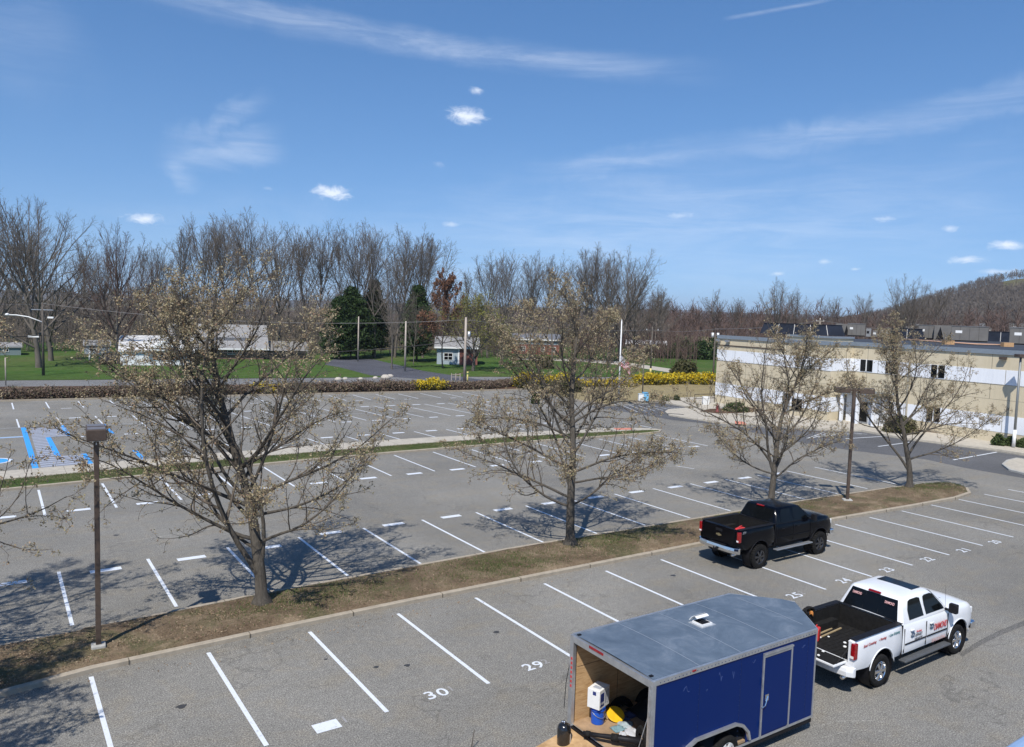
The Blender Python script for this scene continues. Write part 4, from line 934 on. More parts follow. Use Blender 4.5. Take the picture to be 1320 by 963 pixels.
    # tailgate
    if open_gate:
        g = MB().box(-3.62, -3.08, -.76, .76, .755+z0, .815+z0); g.build('tailgate', paintm, root, False, .015, 2)
        MB().box(-3.60, -3.10, -.73, .73, .816+z0, .826+z0).build('tailgate_liner', MATS['rubber'], root)
        MB().box(-3.10, -3.075, -.78, .78, .824+z0, .832+z0).build('bed_edge_strip', MATS['white'], root)
        for s_ in (-1, 1): MB().tube([(-3.07, s_*.78, 1.15+z0), (-3.5, s_*.75, .84+z0)], .008, 5).build('gate_cable', MATS['black'], root)
    else:
        MB().box(-3.145, -3.06, -.775, .775, .72+z0, 1.39+z0).build('tailgate', paintm, root, False, .02, 3)
        MB().box(-3.158, -3.14, -.16, .16, 1.17+z0, 1.27+z0).build('gate_handle', MATS['black'], root, False, .01, 2)
        # plain winged badge on the gate
        e = MB(); zc = 1.03+z0
        e.add([(-3.155, y, z) for y, z in ((-.14, zc-.03), (-.05, zc-.03), (-.05, zc-.055), (.05, zc-.055), (.05, zc-.03), (.14, zc-.03), (.12, zc+.03), (.05, zc+.03), (.05, zc+.055), (-.05, zc+.055), (-.05, zc+.03), (-.12, zc+.03))], [tuple(range(12))])
        e.build('badge', simple('badge_gold', (.42, .36, .22), .3, .8), root)
    # rear bumper
    b = MB(); yy = [(-.99, 0), (-.86, -.10), (-.45, -.15), (.45, -.15), (.86, -.10), (.99, 0)]
    prof = [(0, .50), (-.02, .46), (-.10, .48), (-.12, .60), (-.10, .70), (.0, .71)]
    vs = []
    for y, dx in yy:
        for px_, pz in prof: vs.append((-3.10+dx+px_+.06, y, pz+z0))
    m = len(prof)
    fs = [(i*m+k, i*m+(k+1) % m, (i+1)*m+(k+1) % m, (i+1)*m+k) for i in range(len(yy)-1) for k in range(m)]+[tuple(range(m))[::-1], tuple(range((len(yy)-1)*m, len(yy)*m))]
    bo = b.add(vs, fs).build('rear_bumper', paintm if open_gate else trimm, root, False, .012, 2)
    MB().box(-3.30, -3.0, -.40, .40, .705+z0, .715+z0).build('step_pad', MATS['black'], root)
    MB().box(-3.42, -3.0, -.04, .04, .44+z0, .52+z0).cyl((-3.40, 0, .52+z0), (-3.40, 0, .60+z0), .028, .028, 10).build('tow_hitch', MATS['black'], root)
    pl = MB().box(-3.255, -3.24, -.155, .155, .50+z0, .66+z0).build('number_plate', simple('plate_yellow', (.62, .58, .35), .5), root)
    # tail lamps
    for s_ in (-1, 1):
        y = s_*.885
        t = MB().box(-3.165, -3.02, min(y-.1*0, y+s_*.115) if s_ > 0 else y-.115, max(y, y+s_*.115) if s_ > 0 else y, .92+z0, 1.32+z0)
        lo = t.build('tail_light', MATS['redlens'], root, False, .02, 3)
        MB().box(-3.172, -3.15, y-.0 if s_ > 0 else y-.09, y+.09 if s_ > 0 else y, .95+z0, 1.01+z0).build('reverse_lens', MATS['white'], lo)
    # greenhouse
    zb, zt = 1.315+z0, 1.925+z0
    def side_y(z): return .915-.20*(z-zb)/(zt-zb)
    xr0, xr1, xf0, xf1 = -.95, -.74, 1.50, .80
    lv = [(0, 0, .915), (.06, 0, .91), (.55, .02, .80), (.9, .05, .735), (.975, .09, .70), (1.0, .16, .64)]
    mb = MB(); cs = []
    for (v, ins, w) in lv:
        xr = xr0+(xr1-xr0)*v+ins*.9; xf = xf0+(xf1-xf0)*v-ins*1.1; z = zb+(zt-zb)*v+(.0)
        c_ = .08
        ring = [(xr, -w+c_, z), (xr+c_*.8, -w, z), (.2, -w-.004, z), (xf-.12, -w, z), (xf, -w+.14, z), (xf+.06*(1-v), -w*.4, z), (xf+.06*(1-v), w*.4, z), (xf, w-.14, z), (xf-.12, w, z), (.2, w+.004, z), (xr+c_*.8, w, z), (xr, w-c_, z), (xr-.015*(1-v), w*.4, z), (xr-.015*(1-v), -w*.4, z)]
        mb.v += ring; n = len(ring)
    # crowned roof: extra inner ring
    v_ = mb.v[-n:]; cx_ = sum(p[0] for p in v_)/n
    mb.v += [(cx_+(p[0]-cx_)*.6, p[1]*.6, zt+.022) for p in v_]; mb.v += [(cx_, 0, zt+.03)]
    L_ = len(lv)+1
    for i in range(L_-1): mb.f += [(i*n+k, i*n+(k+1) % n, (i+1)*n+(k+1) % n, (i+1)*n+k) for k in range(n)]
    mb.f += [((L_-1)*n+k, (L_-1)*n+(k+1) % n, L_*n) for k in range(n)]
    cab = mb.build('cab', paintm, root, True, auto=40)
    def sp(x, v, s_, off=.012):   # point on the side glass plane
        z = zb+(zt-zb)*v
        ws = [(a[0], a[2]) for a in lv]
        for (a, wa), (b_, wb_) in zip(ws, ws[1:]):
            if a <= v <= b_: w = wa+(wb_-wa)*(v-a)/(b_-a); break
        return (x, s_*(w+off), z)
    for s_ in (-1, 1):
        for nm, pts in (('rear_window_pane', [(-.58, .12), (.12, .12), (.12, .5), (.10, .84), (-.02, .895), (-.36, .895), (-.47, .84), (-.56, .5)]), ('front_window_pane', [(.24, .12), (1.16, .12), (1.12, .26), (.92, .58), (.72, .86), (.62, .895), (.34, .895), (.26, .84), (.24, .5)])):
            P_ = [sp(x, v, s_) for x, v in pts]; 
            # ring in two strips so the glass follows the curved side
            m_ = MB(); cx__ = sum(p[0] for p in pts)/len(pts)
            rows = []
            vv = sorted(set([.12, .3, .5, .55, .7, .84, .895]))
            for v in vv:
                xs_ = []
                for a, b_ in zip(pts, pts[1:]+pts[:1]):
                    if (a[1]-v)*(b_[1]-v) <= 0 and abs(a[1]-b_[1]) > 1e-6: xs_.append(a[0]+(b_[0]-a[0])*(v-a[1])/(b_[1]-a[1]))
                    elif abs(a[1]-v) < 1e-6 and abs(b_[1]-v) < 1e-6: xs_ += [a[0], b_[0]]
                rows.append((min(xs_), max(xs_), v))
            for a, b_, v in rows: m_.v += [sp(a, v, s_), sp(b_, v, s_)]
            m_.f += [(2*i, 2*i+1, 2*i+3, 2*i+2) if s_ < 0 else (2*i+2, 2*i+3, 2*i+1, 2*i) for i in range(len(rows)-1)]
            m_.build(nm, MATS['glassdark'], root, True)
    def rp(y, v, off=.02): 
        ins = np.interp(v, [a[0] for a in lv], [a[1] for a in lv]); return (xr0+(xr1-xr0)*v+ins*.9-.015*(1-v)-off, y, zb+(zt-zb)*v)
    vv = [.10, .3, .55, .75, .90]; m_ = MB()
    for v in vv: w = .80-.17*v; m_.v += [rp(-w, v, .004), rp(-w*.4, v), rp(w*.4, v), rp(w, v, .004)]
    m_.f = [(4*i+k+1, 4*i+k, 4*i+4+k, 4*i+5+k) for i in range(len(vv)-1) for k in range(3)]
    rg = m_.build('rear_glass', MATS['glassdark'], root, True)
    MB().add([rp(y, v, .024) for v in (.1, .9) for y in (-.22, -.21)], [(0, 1, 3, 2)]).add([rp(y, v, .024) for v in (.1, .9) for y in (.21, .22)], [(0, 1, 3, 2)]).build('slider_frame', MATS['black'], rg)
    def fp(y, v, off=.012):
        ins = np.interp(v, [a[0] for a in lv], [a[1] for a in lv]); return (xf0+(xf1-xf0)*v-ins*1.1+.06*(1-v)*(1 if abs(y) < .5 else .3)+off, y, zb+(zt-zb)*v+off)
    m_ = MB()
    for v in vv: w = .76-.14*v; m_.v += [fp(-w, v, .004), fp(-w*.4, v), fp(w*.4, v), fp(w, v, .004)]
    m_.f = [(4*i+k, 4*i+k+1, 4*i+5+k, 4*i+4+k) for i in range(len(vv)-1) for k in range(3)]
    m_.build('windshield', MATS['glassdark'], root, True)
    bl_ = MB().box(-.80+.03, -.73+.03, -.17, .17, 1.885+z0, 1.935+z0); bl_.build('brake_light', MATS['redlens'], root, False, .01, 2)
    # doors: seams as thin recess-coloured strips, handles, mouldings
    sm = MATS['black']
    for x in (-.90, .17, 1.28):
        for s_ in (-1, 1): MB().box(x-.004, x+.004, min(s_*(hw-.02), s_*(hw+.002)), max(s_*(hw-.02), s_*(hw+.002)), .60+z0, 1.24+z0).build('door_seam', sm, root)
    for s_ in (-1, 1): MB().box(-1.012, -1.0, min(s_*.9, s_*(hw+.001)), max(s_*.9, s_*(hw+.001)), .52+z0, 1.36+z0).build('door_seam', sm, root)
    for s_ in (-1, 1):
        for x in (-.62, .34):
            MB().box(x, x+.17, min(s_*(hw-.01), s_*(hw+.03)), max(s_*(hw-.01), s_*(hw+.03)), 1.13+z0, 1.165+z0).build('door_handle', paintm if open_gate else MATS['black'], root, False, .008, 2)
        for (xa, xb) in ((-.86, .14), (.2, 1.24)):
            MB().box(xa, xb, min(s_*(hw-.01), s_*(hw+.012)), max(s_*(hw-.01), s_*(hw+.012)), .80+z0, .835+z0).build('door_moulding', MATS['black'] if open_gate else paintm, root, False, .004, 1)
        # running board
        MB().box(-.98, 1.30, min(s_*.90, s_*1.10), max(s_*.90, s_*1.10), .40+z0*.75, .45+z0*.75).build('running_board', simple('step_grey', (.10, .105, .11), .5, .3) if open_gate else MATS['steel'], root, False, .015, 2)
        # mirror
        mr = MB().box(1.16, 1.30, s_*1.02 if s_ > 0 else s_*1.24, s_*1.24 if s_ > 0 else s_*1.02, 1.30+z0, 1.56+z0).build('mirror', MATS['black'], root, False, .03, 3)
        MB().box(1.19, 1.26, min(s_*.90, s_*1.04), max(s_*.90, s_*1.04), 1.33+z0, 1.38+z0).build('mirror_arm', MATS['black'], mr)
        # headlamp
        MB().box(2.60, 2.80, min(s_*.66, s_*.90), max(s_*.66, s_*.90), .92+z0, 1.12+z0).build('headlight', MATS['white'], root, False, .03, 3)
    MB().box(2.74, 2.845, -.60, .60, .76+z0, 1.12+z0).build('grille', trimm, root, False, .02, 2)
    MB().box(2.70, 2.95, -.95, .95, .48+z0, .70+z0).build('front_bumper', trimm, root, False, .05, 3)
    ex = MB().cyl((-2.6, -.62, .40+z0), (-3.16, -.70, .38+z0), .055, .055, 14); ex.build('exhaust', MATS['chrome'], root, True)
    for x in (-1.9, 1.9):
        for s_ in (-1, 1): make_wheel(root, x, s_*(hw-.005-tyre_w/2+(.05 if knob else .0)), tyre_r, tyre_w, s_, MATS['rubber'], rimm, knob)
    return root
XZ = Matrix.Rotation(pi/2, 4, 'X')
wt = pickup('pickup_truck', 'white crew cab pickup with lowered tailgate and red door lettering, hitched to the blue trailer', (15.83, -9.63, 0), radians(.5), MATS['whitecar'], .07, .42, .28, True)
red = simple('lettering_red', (.50, .025, .03), .4); tl = simple('lettering_teal', (.04, .16, .18), .4); dk = simple('lettering_dark', (.10, .10, .11), .4); redk = simple('lettering_dark_red', (.34, .06, .06), .5); nv = simple('emblem_blue', (.05, .09, .15), .4)
def side_text(t, size, x, z, m, w=None, shear=0, rot=0, y=-.992, sp_=1):
    return text_mesh(t, size, 'lettering', m, wt, Matrix.Translation((x, y, z)) @ XZ @ Matrix.Rotation(rot, 4, 'Z'), .002, shear, sp_, w)
side_text('Seal Coating', .095, -2.50, 1.26, redk, .56, .25, .03, -.988); side_text('\u2022 Paving', .095, -1.95, 1.28, redk, .34, .25, .03, -.988); side_text('\u2022 Line Striping', .095, -1.42, 1.30, tl, .52, .25, .03, -.988)
side_text('DIAMOND', .25, .88, 1.06, red, .66, .15, .0, -.994, .95); side_text('ASPHALT', .10, -.22, 1.04, dk, .36); side_text('SERVICES', .10, -.22, .93, dk, .38); side_text('Paving', .07, -.22, 1.13, red, .26, .2)
side_text('SEALCOATING', .12, .82, .70, simple('lettering_faded', (.50, .30, .28), .5), .7, .1, 0, -.992)
def emblem(x, z, s):
    e = MB().poly([(x+dx*s, -.996, z+dz*s) for dx, dz in ((-.9, -.2), (-.5, .25), (-.35, .6), (0, .75), (.45, .55), (.9, .15), (.65, -.15), (.75, -.55), (.2, -.45), (-.3, -.65), (-.5, -.3))])
    e.build('emblem', nv, wt)
    MB().poly([(x+dx*s, -.998, z+dz*s) for dx, dz in ((-.35, 0), (0, .3), (.4, 0), (0, -.22))]).build('emblem_centre', simple('emblem_grey', (.35, .38, .42), .4), wt)
emblem(-.52, 1.08, .12); emblem(.42, 1.12, .13)
for y in (.42, -.50): 
    T = Matrix.Translation((-.865, y, 1.835)) @ Matrix.Rotation(radians(-90), 4, 'Z') @ Matrix.Rotation(radians(72), 4, 'X')
    text_mesh('DIAMOND', .1, 'window_sticker', simple('sticker_pink', (.75, .42, .40), .5), wt, T, .002, 0, 1, .26)
MB().box(.18, .62, -.50, .50, 2.01, 2.025).build('sunroof', MATS['glassdark'], wt, False, .005, 1)
MB().cyl((1.45, -.80, 1.38), (1.36, -.81, 2.05), .004, .002, 5).build('antenna', MATS['black'], wt)
MB().box(1.55, 1.95, -.42, -.12, 1.425, 1.44).box(1.55, 1.95, .12, .42, 1.425, 1.44).build('hood_vent', MATS['black'], wt, False, .005, 1)
bt = pickup('pickup_truck', 'lifted black crew cab pickup with knobby tyres parked across the lines beside the island', (20.72, -1.88, 0), radians(.3), MATS['blackcar'], .24, .46, .32, False, simple('rim_dark', (.12, .12, .125), .25, .9), True)
bt.scale = (.955, .955, .955)
text_mesh('Z71', .12, 'decal', simple('decal_grey', (.35, .35, .36), .4), bt, Matrix.Translation((-2.86, -.992, 1.52)) @ XZ, .001, .2)
text_mesh('4x4', .07, 'plate_writing', dk, bt, Matrix.Translation((-3.258, 0, .82)) @ Matrix.Rotation(radians(-90), 4, 'Z') @ XZ, .001) if False else None
# things lying in the beds
def put(o, loc, rz=0): o.location = loc; o.rotation_euler = (0, 0, rz); return o
def jerry(px, py, z, label, s=1.0, body_h=.34):
    x, y = G(px, py, z); r = thing('gas_can', label, 'gas can', (x, y, z), .4)
    MB().box(-.13*s, .13*s, -.09*s, .09*s, 0, body_h*s).build('body', MATS['red'], r, False, .035, 3)
    MB().tube([(-.08*s, 0, body_h*s), (-.06*s, 0, body_h*s+.06), (.05*s, 0, body_h*s+.06), (.07*s, 0, body_h*s)], .014, 6).build('handle', MATS['red'], r, True)
    MB().cyl((.10*s, 0, body_h*s), (.15*s, 0, body_h*s+.10), .02, .012, 8).build('spout', MATS['black'], r); return r
jerry(1051.5, 825, .90, 'red fuel can standing in the white pickup bed next to the trailer nose', 1.0, .34)
x, y = G(977, 690, 1.1)
r = thing('gas_can', 'red jug lying in the black pickup bed near its near rail', 'gas can', (18.35, -2.35, 1.09), .3); MB().box(-.22, .22, -.14, .14, 0, .40).build('body', MATS['red'], r, False, .06, 3); MB().tube([(-.12, 0, .40), (-.08, 0, .46), (.1, 0, .46), (.14, 0, .40)], .016, 6).build('handle', MATS['red'], r, True)
x, y = G(1060, 797, 1.45); r = thing('wrapped_hose', 'black coiled hose with orange straps hanging over the far rail of the white pickup', 'hose coil', (13.35, -8.82, 1.48), 0)
m = MB()
for k in range(5): m.tube([(.27*cos(a)*(1-.06*k)+.02*k, .05*sin(2*a+k)-.02*k, .15*sin(a)+.02*k) for a in np.linspace(0, 2*pi, 18)], .032, 6)
r.scale = (.78, .78, .7); r.location = (13.30, -8.80, 1.44); m.build('coil', MATS['rubber'], r, True)
m = MB()
for k, a in enumerate((-.6, -.2, .2)): m.tube([(.18+.05*cos(t), -.07+.10*sin(t)+.0*k, .0+.12*a+.06*sin(2*t)) for t in np.linspace(0, 2*pi, 12)], .014, 5)
m.build('strap', simple('strap_orange', (.62, .25, .06), .6), r, True)
st_ = [((-.70, .55), (-1.9, .62)), ((-.2, .6), (-1.7, .42)), ((-.5, .32), (-1.5, .50))]
for i, ((a, b), (c, d)) in enumerate((((14.1, -9.05), (13.0, -9.15)), ((14.5, -9.15), (13.1, -9.28)))):
    o = MB().box(-.6, .6, -.022, .022, 0, .03).build('wood_slat', simple('slat_wood', (.32, .24, .13), .8), None, False, .003, 1); put(o, ((a+c)/2, (b+d)/2, .91), atan2(b-d, a-c)); tag(o, ['thin timber slat in the white pickup bed, nearer the far wall', 'thin timber slat in the white pickup bed, nearer the middle'][i], 'timber', 'timber slats in the pickup bed')
o = MB().box(-.14, .14, -.08, .08, 0, .10).build('grey_block', simple('grey_block', (.42, .45, .46), .7), None, False, .01, 2); put(o, (14.55, -10.2, .91), .2); tag(o, 'pale grey block against the front right corner of the white pickup bed', 'block')
for i, (px, py, s) in enumerate(((1089, 829, .035), (1089, 834, .035), (1068, 821, .025), (1057, 822, .03), (1061, 840, .03), (1055, 845, .03), (1095, 827, .025))):
    x, y = G(px, py, .92); rr = np.random.default_rng(i); m = MB().lathe([(.001, 0), (s, 0), (s*1.1, s*.5), (s*.5, s), (.001, s)], 7); m.v = [(a*(1+.3*rr.random()), b*(1+.3*rr.random()), c) for a, b, c in m.v]
    o = m.build('paper_scrap', MATS['white']); o.location = (x, y, .92); tag(o, 'small white scrap on the black bed floor or gate of the white pickup', 'scrap', 'white scraps in the pickup bed')
# ------------------------------------------------------------------ cargo trailer
def ply():
    n = NT('plywood'); v = n.pos((1.2, 1.2, 9), True); a = n.noise(v, 2.4, 5, .6, 1.2); b = n.noise(n.pos((1, 1, 1), True), 1.1, 3)
    c = n.ramp(a, [(.3, (.34, .20, .085)), (.5, (.46, .29, .14)), (.7, (.55, .37, .19))]); c = n.mix(.5, c, n.ramp(b, [(.3, .8), (.7, 1.15)]), 'MULTIPLY'); n.col(c); return n.set(.75)
MATS['ply'] = ply()
def trailer_paint():
    n = NT('trailer_blue'); v = n.pos((1, 1, 1), True); s = n.noise(v, 3.2, 6, .7, .6); d = n.noise(n.pos((1, 1, .3), True), 7, 4, .7)
    c = n.mix(n.ramp(s, [(.68, 0), (.76, .35)]), (.001, .016, .105), (.04, .10, .22)); c = n.mix(n.ramp(d, [(.5, 0), (.8, .15)]), c, (.008, .026, .10)); n.col(c); return n.set(.3, 0, .15, 0)
MATS['tblue'] = trailer_paint()
def roofm():
    n = NT('trailer_roof'); v = n.pos((1, 1, 1), True); s = n.noise(v, 1.3, 6, .7, .8); t = n.noise(v, 9, 4, .7)
    c = n.ramp(s, [(.3, (.075, .105, .145)), (.5, (.10, .135, .18)), (.72, (.16, .195, .24))]); c = n.mix(.4, c, n.ramp(t, [(.3, .85), (.7, 1.15)]), 'MULTIPLY'); n.col(c); return n.set(.78, .05, .2)
MATS['troof'] = roofm()
X0, X1, XN, Y0, Y1, ZT, ZF = 5.58, 10.50, 11.48, -11.06, -8.58, 2.38, .44
T = thing('cargo_trailer', 'dark blue enclosed cargo trailer with grey roof and open rear, bottom centre', 'trailer', (8.2, -9.82, 0)); TL = Vector((-8.2, 9.82, 0))
def tb(mb, name, mat, parent=None, **k):
    mb.xf(Matrix.Translation(TL)); return mb.build(name, mat, parent or T, **k)
plan = [(X0, Y0), (X1, Y0), (XN, (Y0+Y1)/2+.1), (X1, Y1), (X0, Y1)]
# walls (outer skin + inner plywood), wheel arches cut in the side
def side_poly():
    pts = [(X0, ZF-.1), (X0, ZT-.06)]+[(X1, ZT-.06), (X1, ZF-.1)]
    arch = [(9.30+.42*0+(-.0)+x_, z_) for x_, z_ in ((-.86, ZF-.1), (-.86, .60), (-.70, .84), (-.52, .93), (-1.45, .93), (-1.68, .84), (-1.86, .60), (-1.86, ZF-.1))]
    return pts
wallr = MB().extr([(X0, ZF-.08), (X0, ZT-.06), (X1, ZT-.06), (X1, ZF-.08), (8.30, ZF-.08), (8.28, .62), (8.12, .80), (7.9, .88), (6.75, .88), (6.5, .80), (6.36, .62), (6.34, ZF-.08)], Y0, Y0+.03)
tb(wallr, 'side_panel', MATS['tblue'])
tb(MB().extr([(X0, ZF-.08), (X0, ZT-.06), (X1, ZT-.06), (X1, ZF-.08)], Y1-.03, Y1), 'side_panel', MATS['tblue'])
for a, b in ((plan[1], plan[2]), (plan[2], plan[3])):
    m = MB(); d = (Vector(b)-Vector(a)).normalized(); q = Vector((-d.y, d.x))*.03; m.prism([a, b, tuple(Vector(b)+q), tuple(Vector(a)+q)], ZF-.08, ZT-.06); tb(m, 'nose_panel', MATS['tblue'])
tb(MB().box(X0+.08, X1, Y1-.05, Y1-.032, ZF, ZT-.1), 'plywood_lining', MATS['ply']); tb(MB().box(X0+.08, X1, Y0+.032, Y0+.05, .95, ZT-.1), 'plywood_lining', MATS['ply'])
for k in range(1, 4): pass
sb = MB()
for x in (6.85, 8.07, 9.29): sb.box(x-.004, x+.004, Y1-.054, Y1-.049, ZF, ZT-.12)
sb.box(X0+.1, X1, Y1-.054, Y1-.049, 1.65, 1.66); tb(sb, 'lining_joints', simple('joint_brown', (.12, .07, .035), .9))
dm = simple('dark_lining', (.03, .024, .018), .9); m = MB()  # near-black tone painted in to keep the nose interior dark
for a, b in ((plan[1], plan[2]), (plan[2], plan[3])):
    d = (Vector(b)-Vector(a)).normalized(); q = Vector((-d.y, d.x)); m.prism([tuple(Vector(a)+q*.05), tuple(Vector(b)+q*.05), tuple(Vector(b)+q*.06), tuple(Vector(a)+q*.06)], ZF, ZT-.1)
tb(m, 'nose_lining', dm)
tb(MB().prism([(X0, Y0+.03), (X1, Y0+.03), (XN-.05, (Y0+Y1)/2+.1), (X1, Y1-.03), (X0, Y1-.03)], ZF-.05, ZF), 'floor', simple('trailer_floor', (.30, .20, .115), .85, var=.35, scale=3))
# roof slightly crowned
MATS['rseam'] = simple('roof_seam', (.20, .235, .28), .6, .1); rf = MB(); n_ = 8; ys = [Y0+(Y1-Y0)*i/n_ for i in range(n_+1)]; zc = lambda y: ZT+.035*(1-((y-(Y0+Y1)/2)/((Y1-Y0)/2))**2)
for i in range(n_):
    a, b = ys[i], ys[i+1]; ym = (Y0+Y1)/2+.1
    xe = lambda y: X1+(XN-X1)*(1-abs(y-ym)/((Y1-ym) if y > ym else (ym-Y0)))
    rf.add([(X0, a, zc(a)), (xe(a), a, zc(a)), (xe(b), b, zc(b)), (X0, b, zc(b))], [(0, 1, 2, 3)])
o = tb(rf, 'roof', MATS['troof']); 
tb(MB().prism(plan, ZT-.07, ZT-.005), 'roof_frame', MATS['alu'])
for x in (6.8, 8.02, 9.24, 10.4):
    sm_ = MB()
    for i in range(n_):
        a, b = ys[i], ys[i+1]
        if i in (0, n_-1) and x > 10: continue
        sm_.add([(x, a, zc(a)+.003), (x+.022, a, zc(a)+.003), (x+.022, b, zc(b)+.003), (x, b, zc(b)+.003)], [(0, 1, 2, 3)])
    tb(sm_, 'roof_seam', MATS['rseam'])
# edge trim
tr = MB().box(X0-.01, X1+.01, Y0-.022, Y0+.03, ZT-.09, ZT+.012).box(X0-.01, X1, Y1-.03, Y1+.022, ZT-.09, ZT+.012)
for a, b in ((plan[1], plan[2]), (plan[2], plan[3])):
    d = (Vector(b)-Vector(a)).normalized(); q = Vector((d.y, -d.x))*.02; tr.prism([tuple(Vector(a)), tuple(Vector(b)), tuple(Vector(b)+q), tuple(Vector(a)+q)], ZT-.09, ZT+.012)
tb(tr, 'roof_trim', MATS['alu'])
tb(MB().box(X0-.015, X1, Y0-.012, Y0+.0, ZF-.09, ZF-.04).box(X1-.03, X1+.01, Y0-.014, Y0+.0, ZF-.09, ZT-.08), 'side_trim', MATS['alu'])
tb(MB().box(X0+.2, X1-.1, Y0+.05, Y1-.05, .28, ZF-.06).box(X0+.1, X1, Y0+.01, Y0+.06, .24, ZF-.09), 'underframe', MATS['black'])
# rear frame
rfm = MB().box(X0-.06, X0+.02, Y0-.02, Y0+.10, ZF-.1, ZT).box(X0-.06, X0+.02, Y1-.10, Y1+.02, ZF-.1, ZT).box(X0-.06, X0+.02, Y0+.10, Y1-.10, ZT-.14, ZT).box(X0-.06, X0+.02, Y0+.10, Y1-.10, ZF-.1, ZF-.005)
tb(rfm, 'rear_frame', MATS['alu'])
hd = MB().box(X0-.075, X0-.06, Y0+.0, Y0+.05, ZF+.1, ZT-.1)
for z in (.62, 1.0, 1.7, 2.1): hd.cyl((X0-.08, Y0+.03, z), (X0-.08, Y0+.03, z+.1), .02, .02, 8)
tb(hd, 'hinge_bar', MATS['steel'])
rs = MB()
for z in np.arange(1.25, 1.95, .1): rs.box(X0-.066, X0-.06, Y1-.08, Y1-.03, z, z+.055)
tb(rs, 'reflector_tape', simple('reflector', (.5, .05, .05), .4))
tb(MB().box(X0-.075, X0-.06, (Y0+Y1)/2+.18, (Y0+Y1)/2+.62, ZT-.05, ZT-.0), 'marker_light', MATS['redlens'])
for y in (Y0+.14, Y1-.16): tb(MB().box(X0+.02, X0+.10, y, y+.06, ZT+.012, ZT+.03), 'roof_clip', MATS['black'])
for x, y in ((6.55, Y0), (7.7, Y0), (8.75, Y0), (10.3, Y0)): tb(MB().box(x, x+.10, Y0-.035, Y0-.022, ZT-.04, ZT-.01) if x == 6.55 else MB().box(x, x+.14, Y0-.01, Y0+.02, ZT+.012, ZT+.02), 'edge_light', MATS['redlens'] if x == 6.55 else MATS['alu'])
# lift cables either side of the opening
tb(MB().tube([(X0+.05, Y0+.10, 1.9), (X0-.1, Y0+.28, .9), (X0-.35, Y0+.42, .35)], .009, 5), 'ramp_cable', MATS['steel'])
tb(MB().tube([(X0-.02, Y1+.0, 2.0), (X0-.10, Y1+.06, 1.3), (X0-.12, Y1+.07, .75)], .008, 5), 'ramp_cable', MATS['black'])
tb(MB().tube([(X0+.5, Y1-.5, ZT-.08), (X0+.5, Y1-.5, 2.12), (X0+.62, Y1-.45, 1.98)], .012, 5), 'interior_hook', MATS['black'])
# side door
dx0, dx1 = 8.72, 9.62; dr = tb(MB().box(dx0, dx1, Y0-.016, Y0-.001, ZF+.0, 2.14), 'side_door', MATS['tblue'])
fr = MB().box(dx0-.03, dx0+.01, Y0-.03, Y0-.002, ZF-.05, 2.19).box(dx1-.01, dx1+.03, Y0-.03, Y0-.002, ZF-.05, 2.19).box(dx0+.01, dx1-.01, Y0-.03, Y0-.002, 2.13, 2.19).box(dx0-.03, dx1+.03, Y0-.05, Y0-.002, 2.192, 2.225)
tb(fr, 'door_frame', MATS['alu'])
tb(MB().box(dx0+.06, dx0+.17, Y0-.045, Y0-.017, 1.18, 1.32).tube([(dx0-.04, Y0-.05, 1.06), (dx0+.05, Y0-.06, 1.10), (dx0+.14, Y0-.05, 1.28)], .014, 6), 'door_latch', MATS['chrome'])
for z in (.62, 1.55): tb(MB().cyl((dx0-.035, Y0-.035, z), (dx0-.035, Y0-.035, z+.14), .015, .015, 8), 'door_hinge', MATS['steel'])
# rivets along the trims and joints of the side skin
rv = MB()
for x in np.arange(X0+.12, X1, .10): rv.box(x-.008, x+.008, Y0-.027, Y0-.021, ZT-.055, ZT-.039)
for x in (6.78, 8.0, 10.2):
    for z in np.arange(.5, 2.25, .11): rv.box(x-.007, x+.007, Y0-.004, Y0+.001, z, z+.014)
tb(rv, 'rivets', simple('rivet_blue', (.01, .03, .11), .4))
for x in (6.80, 8.02, 10.22): tb(MB().box(x-.003, x+.003, Y0-.002, Y0+.002, .92 if x < 8.1 else .4, ZT-.09), 'skin_joint', simple('skin_joint_blue', (.001, .008, .05), .5))
for i, (x, z, w_, h_) in enumerate(((6.35, 2.02, .16, .12), (7.35, 2.05, .10, .15), (7.75, 2.0, .05, .12), (8.35, 2.12, .10, .05), (10.0, 2.08, .12, .04), (7.0, 1.85, .04, .03))):
    m = MB(); rr_ = np.random.default_rng(i+40); p = [(x+w_*t_, Y0-.0015, z+h_*(.5*sin(5*t_+i)+.2*rr_.normal())) for t_ in np.linspace(0, 1, 7)]; m.tube(p, .006, 4); tb(m, 'scuff_mark', simple('scuff_pale', (.035, .065, .19), .7))
# wheels and fender
fd = MB(); pts = [(6.28, .46), (6.34, .66), (6.50, .85), (6.74, .94), (7.92, .94), (8.14, .85), (8.32, .66), (8.38, .46)]; inn_ = [(6.34, .46), (6.40, .64), (6.54, .80), (6.76, .885), (7.90, .885), (8.10, .80), (8.26, .64), (8.32, .46)]
for i in range(7): fd.extr([pts[i], pts[i+1], inn_[i+1], inn_[i]], Y0-.06, Y0+.0)
tb(fd, 'fender', MATS['alu'])
tb(MB().box(6.34, 8.3, Y0+.34, Y0+.36, .3, 1.0).box(6.34, 8.3, Y0+.03, Y0+.36, .875, .9).box(6.32, 6.345, Y0+.03, Y0+.36, .3, .9).box(8.295, 8.32, Y0+.03, Y0+.36, .3, .9), 'wheel_box', MATS['black'])
for x in (6.92, 7.74): make_wheel(T, x+TL.x, Y0+.10+TL.y, .34, .2, -1, MATS['rubber'], simple('wheel_white', (.5, .5, .48), .5)); make_wheel(T, x+TL.x, Y1-.10+TL.y, .34, .2, 1, MATS['rubber'], MATS['white'])
